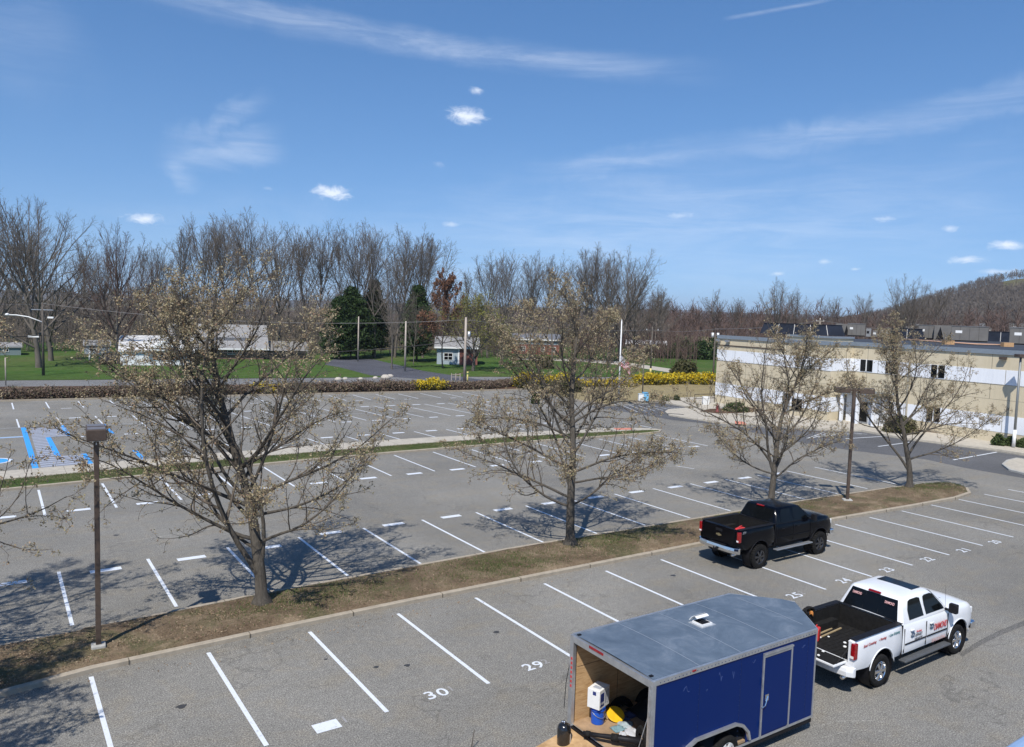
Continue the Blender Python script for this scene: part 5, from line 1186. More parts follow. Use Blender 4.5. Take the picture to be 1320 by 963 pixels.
tb(MB().tube([(XN-.4, -10.4, .40), (12.45, -9.72, .50)], .04, 6).tube([(XN-.4, -9.2, .40), (12.45, -9.62, .50)], .04, 6).cyl((12.45, -9.67, .45), (12.45, -9.67, .62), .06, .05, 10).cyl((12.1, -9.67, .1), (12.1, -9.67, .9), .04, .04, 10), 'drawbar', MATS['black'])
# roof vent with raised lid
vx, vy = G(905, 806, ZT); vt = MB().box(vx-.22, vx+.22, vy-.2, vy+.2, ZT+.02, ZT+.05); tb(vt, 'vent_base', simple('vent_grey', (.42, .44, .46), .5, .3))
tb(MB().box(vx-.16, vx+.16, vy-.15, vy+.15, ZT+.05, ZT+.085), 'vent_frame', MATS['white'], None)
tb(MB().box(vx-.13, vx+.13, vy-.12, vy+.12, ZT+.086, ZT+.09).box(vx-.02, vx+.02, vy-.12, vy+.12, ZT+.09, ZT+.10), 'vent_screen', MATS['black'])
ld = MB(); 
for i in range(8):
    a0, a1 = i/8, (i+1)/8; f0 = lambda a: (vy+.20-.22*a, ZT+.09+.10*a+.07*sin(pi*a))
    for_ = [f0(a0), f0(a1)]; ld.add([(vx-.19, for_[0][0], for_[0][1]), (vx+.19, for_[0][0], for_[0][1]), (vx+.19, for_[1][0], for_[1][1]), (vx-.19, for_[1][0], for_[1][1]), (vx-.19, for_[0][0]+.02, for_[0][1]), (vx+.19, for_[0][0]+.02, for_[0][1]), (vx+.19, for_[1][0]+.02, for_[1][1]), (vx-.19, for_[1][0]+.02, for_[1][1])], [(0, 1, 2, 3), (7, 6, 5, 4), (0, 4, 5, 1), (2, 6, 7, 3), (0, 3, 7, 4), (1, 5, 6, 2)])
tb(ld, 'vent_lid', MATS['white'])
# lowered ramp door
rp_ = MB(); rp_.add([(X0-.02, Y1-.14, ZF-.02), (X0-.02, Y0+.14, ZF-.02), (3.55, Y0+.14, .03), (3.55, Y1-.14, .03), (X0-.02, Y1-.14, ZF-.08), (X0-.02, Y0+.14, ZF-.08), (3.55, Y0+.14, .005), (3.55, Y1-.14, .005)], [(0, 3, 2, 1), (4, 5, 6, 7), (0, 4, 7, 3), (1, 2, 6, 5), (0, 1, 5, 4), (3, 7, 6, 2)])
tb(rp_, 'ramp_door', MATS['ply'])
tb(MB().box(X0-.12, X0-.02, Y0+.15, Y1-.15, ZF-.03, ZF-.005), 'threshold', MATS['black'])
# ---- things in the trailer
def onfloor(px, py): return G(px, py, ZF)
bx, by = onfloor(770, 931)
bk = thing('paint_bucket', 'bright blue plastic bucket on the trailer floor, under the white box', 'bucket', (bx, by, ZF), 0)
MB().lathe([(.001, 0), (.13, 0), (.14, .01), (.155, .36), (.165, .365), (.165, .38), (.001, .385)], 28).build('body', simple('bucket_blue', (.01, .09, .48), .35), bk, True, auto=40)
MB().lathe([(.162, .30), (.170, .305), (.170, .325), (.163, .33)], 28).build('ring', simple('bucket_blue2', (.01, .07, .40), .35), bk, True)
MB().tube([(.162*cos(a), -.162*abs(sin(a))-.01, .28-.11*abs(sin(a))) for a in np.linspace(0, pi, 12)], .006, 5).build('handle', MATS['steel'], bk, True)
wb = thing('cardboard_box', 'white and navy printed box standing on top of the blue bucket', 'box', (bx, by, ZF+.387), .35)
MB().box(-.21, .21, -.15, .15, 0, .42).build('carton', MATS['white'], wb, False, .006, 1)
nvy = simple('print_navy', (.02, .035, .16), .5); gy = simple('print_grey', (.35, .37, .42), .5)
MB().box(-.17, -.02, -.153, -.150, .05, .34).box(-.212, -.210, -.06, .02, .30, .38).build('print_panel', nvy, wb)
MB().box(.02, .09, -.153, -.150, .08, .34).box(.12, .17, -.153, -.150, .05, .36).box(-.12, .0, -.1, .08, .4202, .4215).build('print_grey', gy, wb)
text_mesh('5 GAL', .07, 'box_print', MATS['white'], wb, Matrix.Translation((-.095, -.154, .12)) @ XZ, .0006)
lx, ly = onfloor(793, 927); yl = MB().lathe([(.001, .0), (.19, 0), (.20, .02), (.185, .035), (.001, .028)], 28).build('yellow_lid', simple('lid_yellow', (.72, .42, .015), .4), None, True, auto=40); yl.location = (lx, ly, ZF+.10); yl.rotation_euler = (radians(28), radians(-8), 0); tag(yl, 'round yellow lid leaning on clutter right of the blue bucket', 'lid')
o = MB().obox((0, 0, .06), (.26, .2, .12)).build('tan_pouch', simple('pouch_tan', (.42, .30, .15), .8), None, False, .03, 3); put(o, (lx-.1, ly+.18, ZF), .5); tag(o, 'tan pouch behind the yellow lid', 'pouch')
rr = np.random.default_rng(4)
cm = [simple('rag_grey', (.30, .36, .38), .9), simple('rag_teal', (.16, .26, .29), .9), simple('rag_navy', (.03, .05, .13), .8), simple('rag_pale', (.45, .46, .48), .9), simple('rag_rust', (.32, .16, .07), .9)]
lab = ['crumpled grey rag right of the yellow lid', 'crumpled teal cloth in front of the yellow lid', 'small navy packet behind the rags', 'pale crumpled plastic sheet nearest the right door post', 'rust coloured rag near the steel cable', 'small pale scrap of plastic on the trailer floor edge', 'dark navy bundle deep on the trailer floor']
for i, (px, py, s, c) in enumerate(((806, 935, .17, 0), (797, 940, .15, 1), (806, 927, .10, 2), (814, 944, .18, 3), (819, 938, .09, 4), (803, 947, .08, 3), (812, 922, .14, 2))):
    x, y = onfloor(px, py); m = MB(); nn = 9
    vs = [((u/nn-.5)*2*s, (v/nn-.5)*2*s*.8, max(.004, .05+.09*mn.noise((u*.55+i*9, v*.55, i))+.05*mn.noise((u*1.3, v*1.3+i*5, 0)))*(1-.75*max(abs(u/nn-.5), abs(v/nn-.5))*2)) for v in range(nn+1) for u in range(nn+1)]
    fs = [(v*(nn+1)+u, v*(nn+1)+u+1, (v+1)*(nn+1)+u+1, (v+1)*(nn+1)+u) for v in range(nn) for u in range(nn)]
    o = m.add(vs, fs).build('crumpled_rag', cm[c], None, True); md = o.modifiers.new('s', 'SOLIDIFY'); md.thickness = .004; put(o, (x, y, ZF+.006), rr.uniform(0, 6)); tag(o, lab[i], 'rag', 'clutter on the trailer floor')
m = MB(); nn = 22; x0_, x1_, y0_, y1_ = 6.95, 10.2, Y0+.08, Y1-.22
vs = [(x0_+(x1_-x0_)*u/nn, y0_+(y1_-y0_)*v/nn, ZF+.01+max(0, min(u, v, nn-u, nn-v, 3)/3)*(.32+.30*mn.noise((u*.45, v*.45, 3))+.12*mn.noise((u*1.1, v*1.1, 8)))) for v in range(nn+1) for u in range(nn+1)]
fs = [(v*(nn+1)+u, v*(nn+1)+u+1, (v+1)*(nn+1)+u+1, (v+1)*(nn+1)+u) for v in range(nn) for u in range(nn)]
o = m.add(vs, fs).build('darkening_heap', simple('heap_black', (.012, .012, .014), .7, var=.3, spec=.2), None, True); tag(o, 'black heap added to darken the back of the trailer floor', 'darkening_heap')  # heap added so the deep end of the trailer looks dark
# leaf blower tube with wheels
hz_ = thing('line_striper', 'black wheeled machine with long tube and red hub lying in the trailer opening', 'machine', (6.2, -9.9, ZF))
a = G(752, 944, ZF+.15); b = G(826, 955, ZF+.25); A_ = Vector((a[0]-6.2, a[1]+9.9, .13)); B_ = Vector((b[0]-6.2, b[1]+9.9, .24))
MB().tube([A_, A_.lerp(B_, .3), A_.lerp(B_, .6), B_], [.05, .045, .06, .075], 12).build('tube', MATS['black'], hz_, True)
MB().tube([A_.lerp(B_, .05), A_.lerp(B_, .12)], .062, 12).build('clamp', MATS['rubber'], hz_, True); MB().tube([A_.lerp(B_, .5), A_.lerp(B_, .62)], .078, 12).build('clamp', MATS['rubber'], hz_, True)
w_ = MB().lathe([(.12, -.035), (.24, -.04), (.27, 0), (.24, .04), (.12, .035), (.12, -.035)], 32, 'y'); w_.xf(Matrix.Translation(B_+Vector((.03, 0, .03))) @ Matrix.Rotation(radians(70), 4, 'Z')); w_.build('wheel', MATS['rubber'], hz_, True, auto=40)
w_ = MB().lathe([(.001, .03), (.11, .03), (.15, .05), (.15, .15), (.11, .17), (.001, .17)], 24, 'y'); w_.xf(Matrix.Translation(B_+Vector((.08, -.04, .0))) @ Matrix.Rotation(radians(-110), 4, 'Z')); w_.build('hub', MATS['red'], hz_, True, auto=40)
gx, gy_ = G(724, 962, .25)
cy = thing('gas_cylinder', 'short black gas cylinder with white label standing on the plywood ramp', 'gas cylinder', (gx+.05, gy_, .20))
MB().lathe([(.001, 0), (.13, 0), (.145, .03), (.145, .42), (.12, .50), (.06, .54), (.001, .545)], 28).build('body', simple('cylinder_black', (.01, .01, .011), .2, 0, coat=.5), cy, True, auto=40)
MB().cyl((0, 0, .54), (0, 0, .58), .03, .025, 10).cyl((-.05, .02, .56), (-.02, .02, .58), .02, .02, 8).build('valve', MATS['chrome'], cy, True)
lb = MB(); 
for k in range(5):
    a0, a1 = radians(-70+k*14), radians(-56+k*14); lb.add([(.147*cos(a0), .147*sin(a0), .12), (.147*cos(a1), .147*sin(a1), .12), (.147*cos(a1), .147*sin(a1), .34), (.147*cos(a0), .147*sin(a0), .34)], [(0, 1, 2, 3)])
lb.build('label', MATS['white'], cy)
# thin rod sticking up from the asphalt at the bottom edge
p = G(603, 962); o = MB().tube([(0, 0, 0), (.02, -.0, .2), (.06, 0, .42)], .012, 6).build('thin_rod', MATS['poledark'], None, True); o.location = (p[0], p[1]-.15, 0); tag(o, 'thin dark rod standing on the asphalt at the bottom edge left of the trailer', 'rod')
# ------------------------------------------------------------------ flat roofed building
A_ = Vector((60.9, 37.0)); D1 = Vector((-.1045, -.9945)); B_ = A_+D1*15.0; N1 = Vector((-.9945, .1045)); B2 = B_-N1*2.8; D2 = Vector((-.06, -.998)).normalized(); N2 = Vector((D2.y, -D2.x))
if N2.x > 0: N2 = -N2
C2 = B2+D2*40
bld = thing('office_building', 'long two storey flat roofed building with tan and white banded walls at right', 'building', (A_.x, A_.y, .1), 0)
OFF = Vector((-A_.x, -A_.y, -.1))
def bb(mb, name, mat, parent=None, **k): mb.xf(Matrix.Translation(OFF)); return mb.build(name, mat, parent or bld, **k)
tan = NT('wall_tan'); v = tan.pos(); tan.col(tan.mix(.5, tan.ramp(tan.noise(v, .5, 5), [(.3, (.53, .455, .315)), (.7, (.60, .52, .37))]), tan.ramp(tan.noise(tan.pos((3, 3, .3)), 2, 4), [(.3, (.51, .44, .30)), (.7, (.61, .525, .375))]))); MATS['tan'] = tan.set(.85)
wh = NT('wall_white'); v = wh.pos(); wh.col(wh.mix(.5, wh.ramp(wh.noise(v, .7, 5), [(.3, (.70, .72, .75)), (.7, (.78, .80, .82))]), wh.ramp(wh.noise(wh.pos((3, 3, .3)), 2, 4), [(.3, (.68, .70, .73)), (.7, (.80, .81, .83))]))); MATS['wallwhite'] = wh.set(.8)
fas = simple('fascia_grey', (.20, .235, .27), .6, .1, var=.12); rfd = simple('roof_black', (.035, .04, .05), .85, var=.4, scale=.3, obj=False)
outline = [tuple(A_), tuple(B_), tuple(B2), tuple(C2), (128, C2.y-3), (128, 28), (A_.x+35, A_.y-3.5)]
bb(MB().prism(outline, -.05, 7.12), 'wall', MATS['tan'])
def band(a, b, n, z0, z1, t, name, mat, e0=0, e1=0):
    a, b = Vector(a), Vector(b); d = (b-a).normalized(); a = a-d*e0; b = b+d*e1
    return bb(MB().prism([tuple(a), tuple(b), tuple(b+n*t), tuple(a+n*t)], z0, z1), name, mat)
ns = (N1, -D1, N2); SEG = [(A_, B_, N1), (B_, B2, D1), (B2, C2, N2)]
for a, b, n in SEG:
    n = n if n is not D1 else D1
    for z0, z1 in ((.95, 2.28), (4.70, 5.86)): band(a, b, n, z0, z1, .02, 'white_band', MATS['wallwhite'], 0, .02 if a is A_ else 0)
    hi = .0
    band(a, b, n, 7.05, 7.42, .12, 'fascia', fas, 0, .12 if a is A_ else 0)
# raised corner parapet
p0 = A_+D1*9.6; pp = [tuple(p0), tuple(B_), tuple(B2), tuple(B2-N1*.35+D1*.0), tuple(B_-N1*.35-D1*.35), tuple(p0-N1*.35)]
bb(MB().prism([tuple(p0+N1*.01), tuple(B_+N1*.01+D1*.01), tuple(B2+D1*.01), tuple(B2-D1*.35), tuple(B_-N1*.35-D1*.35), tuple(p0-N1*.35)], 7.425, 7.68), 'parapet', MATS['tan'])
bb(MB().prism([tuple(p0+N1*.13), tuple(B_+N1*.13+D1*.13), tuple(B2+D1*.13), tuple(B2-D1*.4), tuple(B_-N1*.4-D1*.4), tuple(p0-N1*.4)], 7.685, 7.86), 'parapet_cap', fas)
bb(MB().prism([tuple(Vector(p)*1.0) for p in outline], 7.13, 7.22), 'roof', rfd)
jn = MB()
def uat(px, O, d):     # where a photo column meets a wall line
    az = YAW+math.atan((px-660)/FPX); s_, c_ = sin(az), cos(az)
    # O + u d = C + t(s,c)
    ox, oy = O.x-CX, O.y-CY; u = (oy*s_-ox*c_)/(d.x*c_-d.y*s_); return u
def vj(O, d, n, u, z0, z1, t=.024): 
    a = O+d*u; b = a+d*.035; jn.prism([tuple(a), tuple(b), tuple(b+n*t), tuple(a+n*t)], z0, z1)
for O, d, n, L in ((A_, D1, N1, 15.0), (B2, D2, N2, 40)):
    u = 1.6; k = 0
    while u < L-.3:
        vj(O, d, n, u, 5.87, 7.04, .006); vj(O, d, n, u+1.1, 4.71, 5.85, .026); vj(O, d, n, u, 2.29, 4.69, .006) if k % 2 else vj(O, d, n, u, 3.5, 4.69, .006); vj(O, d, n, u+1.1, .96, 2.27, .026); u += 2.75; k += 1
    a, b = O, O+d*L; jn.prism([tuple(a), tuple(b), tuple(b+n*.005), tuple(a+n*.005)], 3.48, 3.50); jn.prism([tuple(a), tuple(b), tuple(b+n*.03), tuple(a+n*.03)], 4.68, 4.70)
bb(jn, 'wall_joints', simple('joint', (.22, .19, .14), .9))
def window(u0, u1, z0, z1, O, d, n):
    a, b = O+d*u0, O+d*u1; f = bb(MB().prism([tuple(a), tuple(b), tuple(b+n*.05), tuple(a+n*.05)], z0, z1), 'window', MATS['black'])
    m = (u0+u1)/2
    for q0, q1 in ((u0+.05, m-.05), (m+.05, u1-.05)):
        a, b = O+d*q0, O+d*q1; bb(MB().prism([tuple(a+n*.045), tuple(b+n*.045), tuple(b+n*.056), tuple(a+n*.056)], z0+.06, z1-.06), 'pane', MATS['glassdark'], f)
    a, b = O+d*(m-.05), O+d*(m+.05); bb(MB().prism([tuple(a+n*.04), tuple(b+n*.04), tuple(b+n*.07), tuple(a+n*.07)], z0, z1), 'mullion', MATS['white'], f)
for p0_, p1_ in ((1109.5, 1125), (1142, 1157.5), (1201, 1218.5)): window(uat(p0_, B2, D2), uat(p1_, B2, D2), 4.78, 5.84, B2, D2, N2)
for p0_, p1_ in ((1139, 1155), (1199.5, 1216.5)): window(uat(p0_, B2, D2), uat(p1_, B2, D2), 1.05, 2.27, B2, D2, N2)
u = uat(1173, B2, D2); a = B2+D2*u; bb(MB().box(a.x-.12, a.x, a.y-.06, a.y+.06, .1, 7.0), 'downpipe', simple('pipe_tan', (.38, .34, .26), .6))
for px in (938, 926): 
    u = uat(px, A_, D1); a = A_+D1*u+N1*.1; bb(MB().box(a.x-.25, a.x, a.y-.25, a.y+.25, 6.72, 6.95), 'wall_light', MATS['steel'])
for px in (1158, 1294): 
    u = uat(px, B2, D2); a = B2+D2*u+N2*.1; bb(MB().box(a.x-.25, a.x, a.y-.25, a.y+.25, 6.68, 6.88), 'wall_light', MATS['bronze'])
u0, u1 = uat(921, A_, D1)+.3, uat(1010, A_, D1); band(A_+D1*u0, A_+D1*u1, N1, 6.30, 6.40, .06, 'brown_rail', MATS['bronze'])
# entrance: canopy with white posts, door, side window
u = uat(1083, B2, D2); e0 = B2+D2*.2; e1 = B2+D2*4.4
bb(MB().prism([tuple(e0), tuple(e1), tuple(e1+N2*2.2), tuple(e0+N2*2.2)], 2.75, 3.02), 'canopy', fas)
bb(MB().prism([tuple(e0+D2*.3), tuple(e1-D2*.3), tuple(e1-D2*.3+N2*1.1), tuple(e0+D2*.3+N2*1.1)], .0, 2.6), 'entrance_vestibule', MATS['wallwhite'])
for t in (.45, 2.1, 3.7):
    q = e0+D2*t+N2*1.95; bb(MB().box(q.x-.12, q.x+.12, q.y-.12, q.y+.12, 0, 2.75), 'canopy_post', MATS['wallwhite'])
q0, q1 = e0+D2*1.4+N2*1.1, e0+D2*2.6+N2*1.1; dr = bb(MB().prism([tuple(q0), tuple(q1), tuple(q1+N2*.05), tuple(q0+N2*.05)], .05, 2.2), 'entrance_door', MATS['steel']); 
q0, q1 = e0+D2*1.5+N2*1.15, e0+D2*2.5+N2*1.15; bb(MB().prism([tuple(q0), tuple(q1), tuple(q1+N2*.01), tuple(q0+N2*.01)], .3, 2.1), 'door_pane', MATS['glassdark'], dr)
ua, ub = uat(1012, A_, D1), uat(1021, A_, D1); band(A_+D1*ua, A_+D1*ub, N1, .05, 2.2, .05, 'side_door', MATS['steel'])
ua, ub = uat(1024, A_, D1), uat(1037, A_, D1); band(A_+D1*ua, A_+D1*ub, N1, .6, 1.75, .06, 'window', MATS['glassdark'])
# ---- rooftop machines (each its own thing, standing on the roof)
RZ = 7.22
def unit(px0, px1, base, top, label, kind='box', depth=2.2, mat=None):
    xc, yc = G((px0+px1)/2, base, RZ); dist = np.hypot(xc-CX, yc-CY); w = (px1-px0)/FPX*dist; h = height_at(xc, yc, top)-RZ
    az = math.atan2(yc-CY, xc-CX); r = thing('rooftop_unit', label, 'air handler', (xc, yc, RZ), az-pi/2, 'rooftop machines on the building'); mat = mat or MATS['unit']
    if kind == 'box':
        MB().box(-w/2, w/2, 0, depth, .12, h).build('cabinet', mat, r, False, .03, 1); MB().box(-w/2+.05, w/2-.05, .05, depth-.05, -.0, .12).build('curb', MATS['black'], r)
        m = MB()
        for k in range(1, 4): m.box(-w/2+w*k/4-.012, -w/2+w*k/4+.012, -.008, 0, .16, h-.05)
        m.build('panel_seams', MATS['black'], r); MB().box(-w/2+w*.12, -w/2+w*.3, -.02, 0, h*.55, h*.72).build('access_plate', MATS['white'], r)
        MB().box(-w/2-.04, w/2+.04, -.06, depth+.05, h, h+.05).build('lid', MATS['unitlid'], r)
    elif kind == 'vee':
        n = max(2, int(round(w/1.3))); s_ = w/n
        for k in range(n):
            x0 = -w/2+k*s_; MB().extr([(x0, 0), (x0+s_*.16, 0), (x0+s_*.5, h*.9), (x0+s_*.84, 0), (x0+s_, 0), (x0+s_, h), (x0, h)], 0, depth).build('coil_bank', mat, r)
            MB().extr([(x0+s_*.18, 0.02), (x0+s_*.82, .02), (x0+s_*.5, h*.86)], .15, depth).build('coil', MATS['black'], r)
    elif kind == 'hood':
        MB().add([(-w/2, 0, 0), (w/2, 0, 0), (w/2, depth, 0), (-w/2, depth, 0), (-w/2+.5, .9, h), (w/2-.5, .9, h), (w/2-.5, depth-.4, h), (-w/2+.5, depth-.4, h)], [(3, 2, 1, 0), (4, 5, 6, 7), (0, 1, 5, 4), (1, 2, 6, 5), (2, 3, 7, 6), (3, 0, 4, 7)]).build('shell', MATS['hood'], r)
        MB().box(-w/2+.35, w/2-.35, .8, depth-.3, h, h+.05).build('cap', MATS['hood'], r)
        m = MB(); nk = max(2, int(w/2.2))
        for k in range(1, nk):
            x = -w/2+w*k/nk; m.add([(x, -.005, .02), (x+.06, -.005, .02), (x*.92+.06, .87, h), (x*.92, .87, h)], [(0, 1, 2, 3)])
        m.build('rib', MATS['unitlid'], r)
    elif kind == 'cluster':
        rr = np.random.default_rng(int(px0))
        for k in range(4):
            x = -w/2+w*(k+.1)/4; hh = h*rr.uniform(.55, 1); MB().box(x, x+w/5, 0, depth*rr.uniform(.5, 1), 0, hh).build('module', mat if k % 2 else MATS['unitlid'], r, False, .02, 1)
            MB().box(x+.1, x+w/8, -.02, 0, hh*.4, hh*.7).build('access_plate', MATS['white'] if k % 2 else MATS['black'], r)
    return r
MATS['unit'] = simple('unit_taupe', (.155, .145, .132), .6, .2, var=.15, scale=1); MATS['unitlid'] = simple('unit_lid', (.26, .26, .26), .5, .3); MATS['hood'] = simple('hood_black', (.014, .018, .028), .85, 0, var=.3, scale=.5, spec=.1)
unit(985, 1082, 431.5, 418, 'long black sloped roof hood above the left corner of the building', 'hood', 5)
unit(1078, 1094, 432, 417.5, 'unit with two vee shaped coil gaps right of the long black hood', 'vee')
unit(1094, 1113, 433.5, 417.5, 'plain taupe rooftop cabinet right of the vee shaped coils', 'box')
unit(1118, 1146, 434.5, 420, 'cluster of small grey rooftop modules, left of the middle black hood', 'cluster')
unit(1149, 1188, 436.5, 424, 'low black hood in the middle of the roof', 'hood', 4)
unit(1186, 1207, 437, 419.5, 'taupe cabinet with white plates left of the tall vee coils', 'box')
unit(1207, 1231, 438, 419.5, 'tall vee shaped coil unit in the middle of the roof', 'vee')
unit(1231, 1267, 440.5, 421, 'largest grey rooftop cabinet', 'box', 2.6)
unit(1270, 1308, 440.5, 428, 'black hood right of the largest cabinet', 'hood', 4)
unit(1308, 1345, 445, 423, 'grey rooftop cabinet cut by the right edge', 'box', 2.6)
unit(1169, 1188, 428, 416.5, 'small far unit behind the middle hood', 'cluster')
unit(1247, 1275, 429, 416.5, 'flat topped far unit behind the largest cabinet', 'cluster')
unit(1304, 1325, 431, 417, 'far taupe cabinet at the right edge', 'box')
pts = [G(1147, 436.5, RZ+.15), G(1200, 440.0, RZ+.15), G(1260, 444, RZ+.15), G(1304, 445, RZ+.15)]
o = MB().tube([(p[0], p[1], RZ+.16) for p in pts], .09, 6).build('gas_pipe', simple('pipe_orange', (.50, .30, .20), .7), None, True); tag(o, 'orange brown pipe running across the roof', 'pipe')
for px, py, lab in ((1222, 441.5, 'timber block under the roof pipe, left one'), (1298, 444.5, 'timber block under the roof pipe, right one by the edge cabinet')):
    x, y = G(px, py+2.5, RZ); o = MB().box(-.5, .5, -.3, .3, 0, .42).build('timber_block', simple('block_wood', (.45, .27, .13), .8)); o.location = (x, y, RZ); o.rotation_euler = (0, 0, -.6); tag(o, lab, 'block', 'timber blocks on the roof')
# ------------------------------------------------------------------ light posts
def post_base(r, s=.28, h=.18): MB().box(-s, s, -s*.9, s*.9, -.05, h).build('footing', MATS['kerbgrey'], r, False, .03, 2)
bx, by = G(127, 838, .12); lp = thing('light_post', 'brown square light post with twin box lamps at left, in front of the big tree', 'lamp post', (bx, by, .15), radians(-4), 'parking lot light posts')
Hh = height_at(bx, by, 566)-.15
post_base(lp, .17, .14); MB().box(-.062, .062, -.062, .062, .1, Hh).build('pole', MATS['bronze'], lp, False, .008, 1)
for dy, lb in ((-.27, 0), (.27, 1)):
    h = MB().box(-.225, .225, dy-.21, dy+.21, Hh+.02, Hh+.31).build('lamp_box', MATS['bronze'], lp, False, .02, 2)
    MB().box(-.17, .17, dy-.15, dy+.15, Hh+.005, Hh+.018).build('lens', MATS['white'], h); MB().box(-.20, .20, dy-.18, dy+.18, Hh+.312, Hh+.325).build('lid', simple('lid_grey', (.22, .21, .22), .45, .4), h)
MB().box(-.04, .04, -.1, .1, Hh-.05, Hh+.12).build('bracket', MATS['bronze'], lp); MB().box(-.012, .012, -.07, -.062, Hh-.14, Hh-.08).build('label_plate', MATS['white'], lp)
bx, by = G(1092, 647, .12); lp = thing('light_post', 'brown light post with a wide T shaped head between the two right hand island trees', 'lamp post', (bx, by, .15), YAW*-1+radians(-8), 'parking lot light posts')
Hh = height_at(bx, by, 503)-.15; post_base(lp, .22, .12); MB().box(-.07, .07, -.07, .07, .05, Hh+.1).build('pole', MATS['bronze'], lp, False, .008, 1)
for s_ in (-1, 1):
    h = MB().box(min(s_*.22, s_*.93), max(s_*.22, s_*.93), -.22, .22, Hh-.14, Hh+.12).build('lamp_box', MATS['bronze'], lp, False, .02, 2); MB().box(min(s_*.3, s_*.85), max(s_*.3, s_*.85), -.16, .16, Hh-.155, Hh-.142).build('lens', MATS['white'], h)
MB().box(-.24, .24, -.04, .04, Hh-.06, Hh+.04).build('cross_arm', MATS['bronze'], lp)
bx, by = G(1306.5, 576, .17); lp = thing('light_post', 'tall grey light post with white foot against the building at the right edge', 'lamp post', (bx, by, .17), -YAW, 'parking lot light posts')
Hh = height_at(bx, by, 459)-.17; MB().cyl((0, 0, 0), (0, 0, Hh), .10, .08, 12).build('pole', simple('pole_grey', (.20, .21, .21), .5, .4), lp, True); MB().cyl((0, 0, 0), (0, 0, 1.3), .125, .125, 12).build('white_sleeve', MATS['white'], lp, True)
MB().box(-.30, .30, -.35, .35, Hh-.10, Hh+.14).build('lamp_box', MATS['bronze'], lp, False, .03, 2)
# ------------------------------------------------------------------ flagpole and flag
fx, fy = G(797, 522, .12); fh = height_at(fx, fy, 412); fp = thing('flagpole', 'white flagpole behind the middle pear tree', 'flagpole', (fx, fy, .1))
MB().cyl((0, 0, .2), (0, 0, fh-.1), .085, .05, 12).build('pole', MATS['white'], fp, True); MB().box(-.3, .3, -.3, .3, -.05, .35).build('footing', MATS['kerbgrey'], fp, False, .03, 2); MB().lathe([(.001, fh-.25), (.07, fh-.18), (.001, fh-.1)], 10).build('finial', MATS['steel'], fp, True)
fr, fw = simple('flag_red', (.42, .012, .03), .9, spec=.1), simple('flag_white', (.70, .68, .68), .8); fb = simple('flag_blue', (.015, .03, .14), .8)
zt = height_at(fx, fy, 457); fl = thing('national_flag', 'red white and blue striped flag hanging limp from the flagpole', 'flag', (fx, fy, zt-1.6))
def flagpt(u, v):    # u along the fly 0..1, v down 0..1; cloth droops and folds
    L = 1.7; x = L*u*.62; y = .13*sin(u*12+v*2)*u**.5; z = 1.5-1.05*v-1.0*u**1.2-.10*sin(u*9)*u
    d = Vector((_r[0], _r[1])).normalized(); e = Vector((_f[0], _f[1])).normalized(); return (d.x*x+e.x*y+.08*d.x, d.y*x+e.y*y+.08*d.y, z)
for i in range(13):
    m = MB(); u0 = .4 if i < 7 else 0; nn = 14
    for k in range(nn+1):
        u = u0+(1-u0)*k/nn; m.v += [flagpt(u, i/13), flagpt(u, (i+1)/13)]
    m.f = [(2*k, 2*k+1, 2*k+3, 2*k+2) for k in range(nn)]; m.build('stripe', fr if i % 2 == 0 else fw, fl, True)
m = MB(); nn = 8
for k in range(nn+1): m.v += [flagpt(.4*k/nn, 0), flagpt(.4*k/nn, 7/13)]
m.f = [(2*k, 2*k+1, 2*k+3, 2*k+2) for k in range(nn)]; m.build('canton', fb, fl, True)
m = MB()
for a in range(5):
    for b in range(5):
        p = Vector(flagpt(.04+.08*a, .05+.1*b)); q = -Vector((_f[0], _f[1], 0)).normalized()*.02; m.box(p.x+q.x-.03, p.x+q.x+.03, p.y+q.y-.03, p.y+q.y+.03, p.z-.03, p.z+.03)
m.build('stars', fw, fl)
# ------------------------------------------------------------------ small things by the plaza
x, y = G(826, 517.5, .1); o = thing('recycling_bin', 'white bin standing left of the blue bin on the grass bank', 'bin', (x, y, .12), -YAW, 'bins by the flagpole'); MB().box(-.28, .28, -.28, .28, 0, .75).build('body', MATS['white'], o, False, .04, 2); MB().box(-.3, .3, -.3, .3, .75, .82).build('lid', simple('bin_lid', (.45, .5, .52), .5), o, False, .03, 2)
x, y = G(831.5, 517.5, .1); o = thing('recycling_bin', 'light blue bin right of the white bin on the grass bank', 'bin', (x, y, .12), -YAW, 'bins by the flagpole'); MB().box(-.32, .32, -.3, .3, 0, .88).build('body', simple('bin_blue', (.16, .42, .62), .5), o, False, .04, 2); MB().box(-.34, .34, -.34, .32, .88, .97).build('lid', simple('bin_blue_lid', (.10, .28, .45), .5), o, False, .03, 2)
x, y = G(909.5, 521.5, .13); o = thing('utility_cabinet', 'white utility box at the left corner of the building', 'cabinet', (x, y, .13), -YAW); MB().box(-.33, .33, -.25, .25, 0, .85).build('body', MATS['white'], o, False, .02, 2); MB().box(-.28, .28, -.256, -.25, .1, .75).build('door', simple('cab_door', (.6, .6, .58), .5), o)
x, y = G(895, 520, .13); x2, y2 = G(921, 519, .13); o = thing('handrail', 'black pipe handrail behind the white utility box', 'railing', (x, y, .13)); dv = Vector((x2-x, y2-y)); m = MB().tube([(0, 0, 0), (0, 0, .95), (dv.x, dv.y, .95), (dv.x, dv.y, 0)], .035, 6).tube([(0, 0, .5), (dv.x, dv.y, .5)], .025, 6); m.build('rails', MATS['black'], o, True)
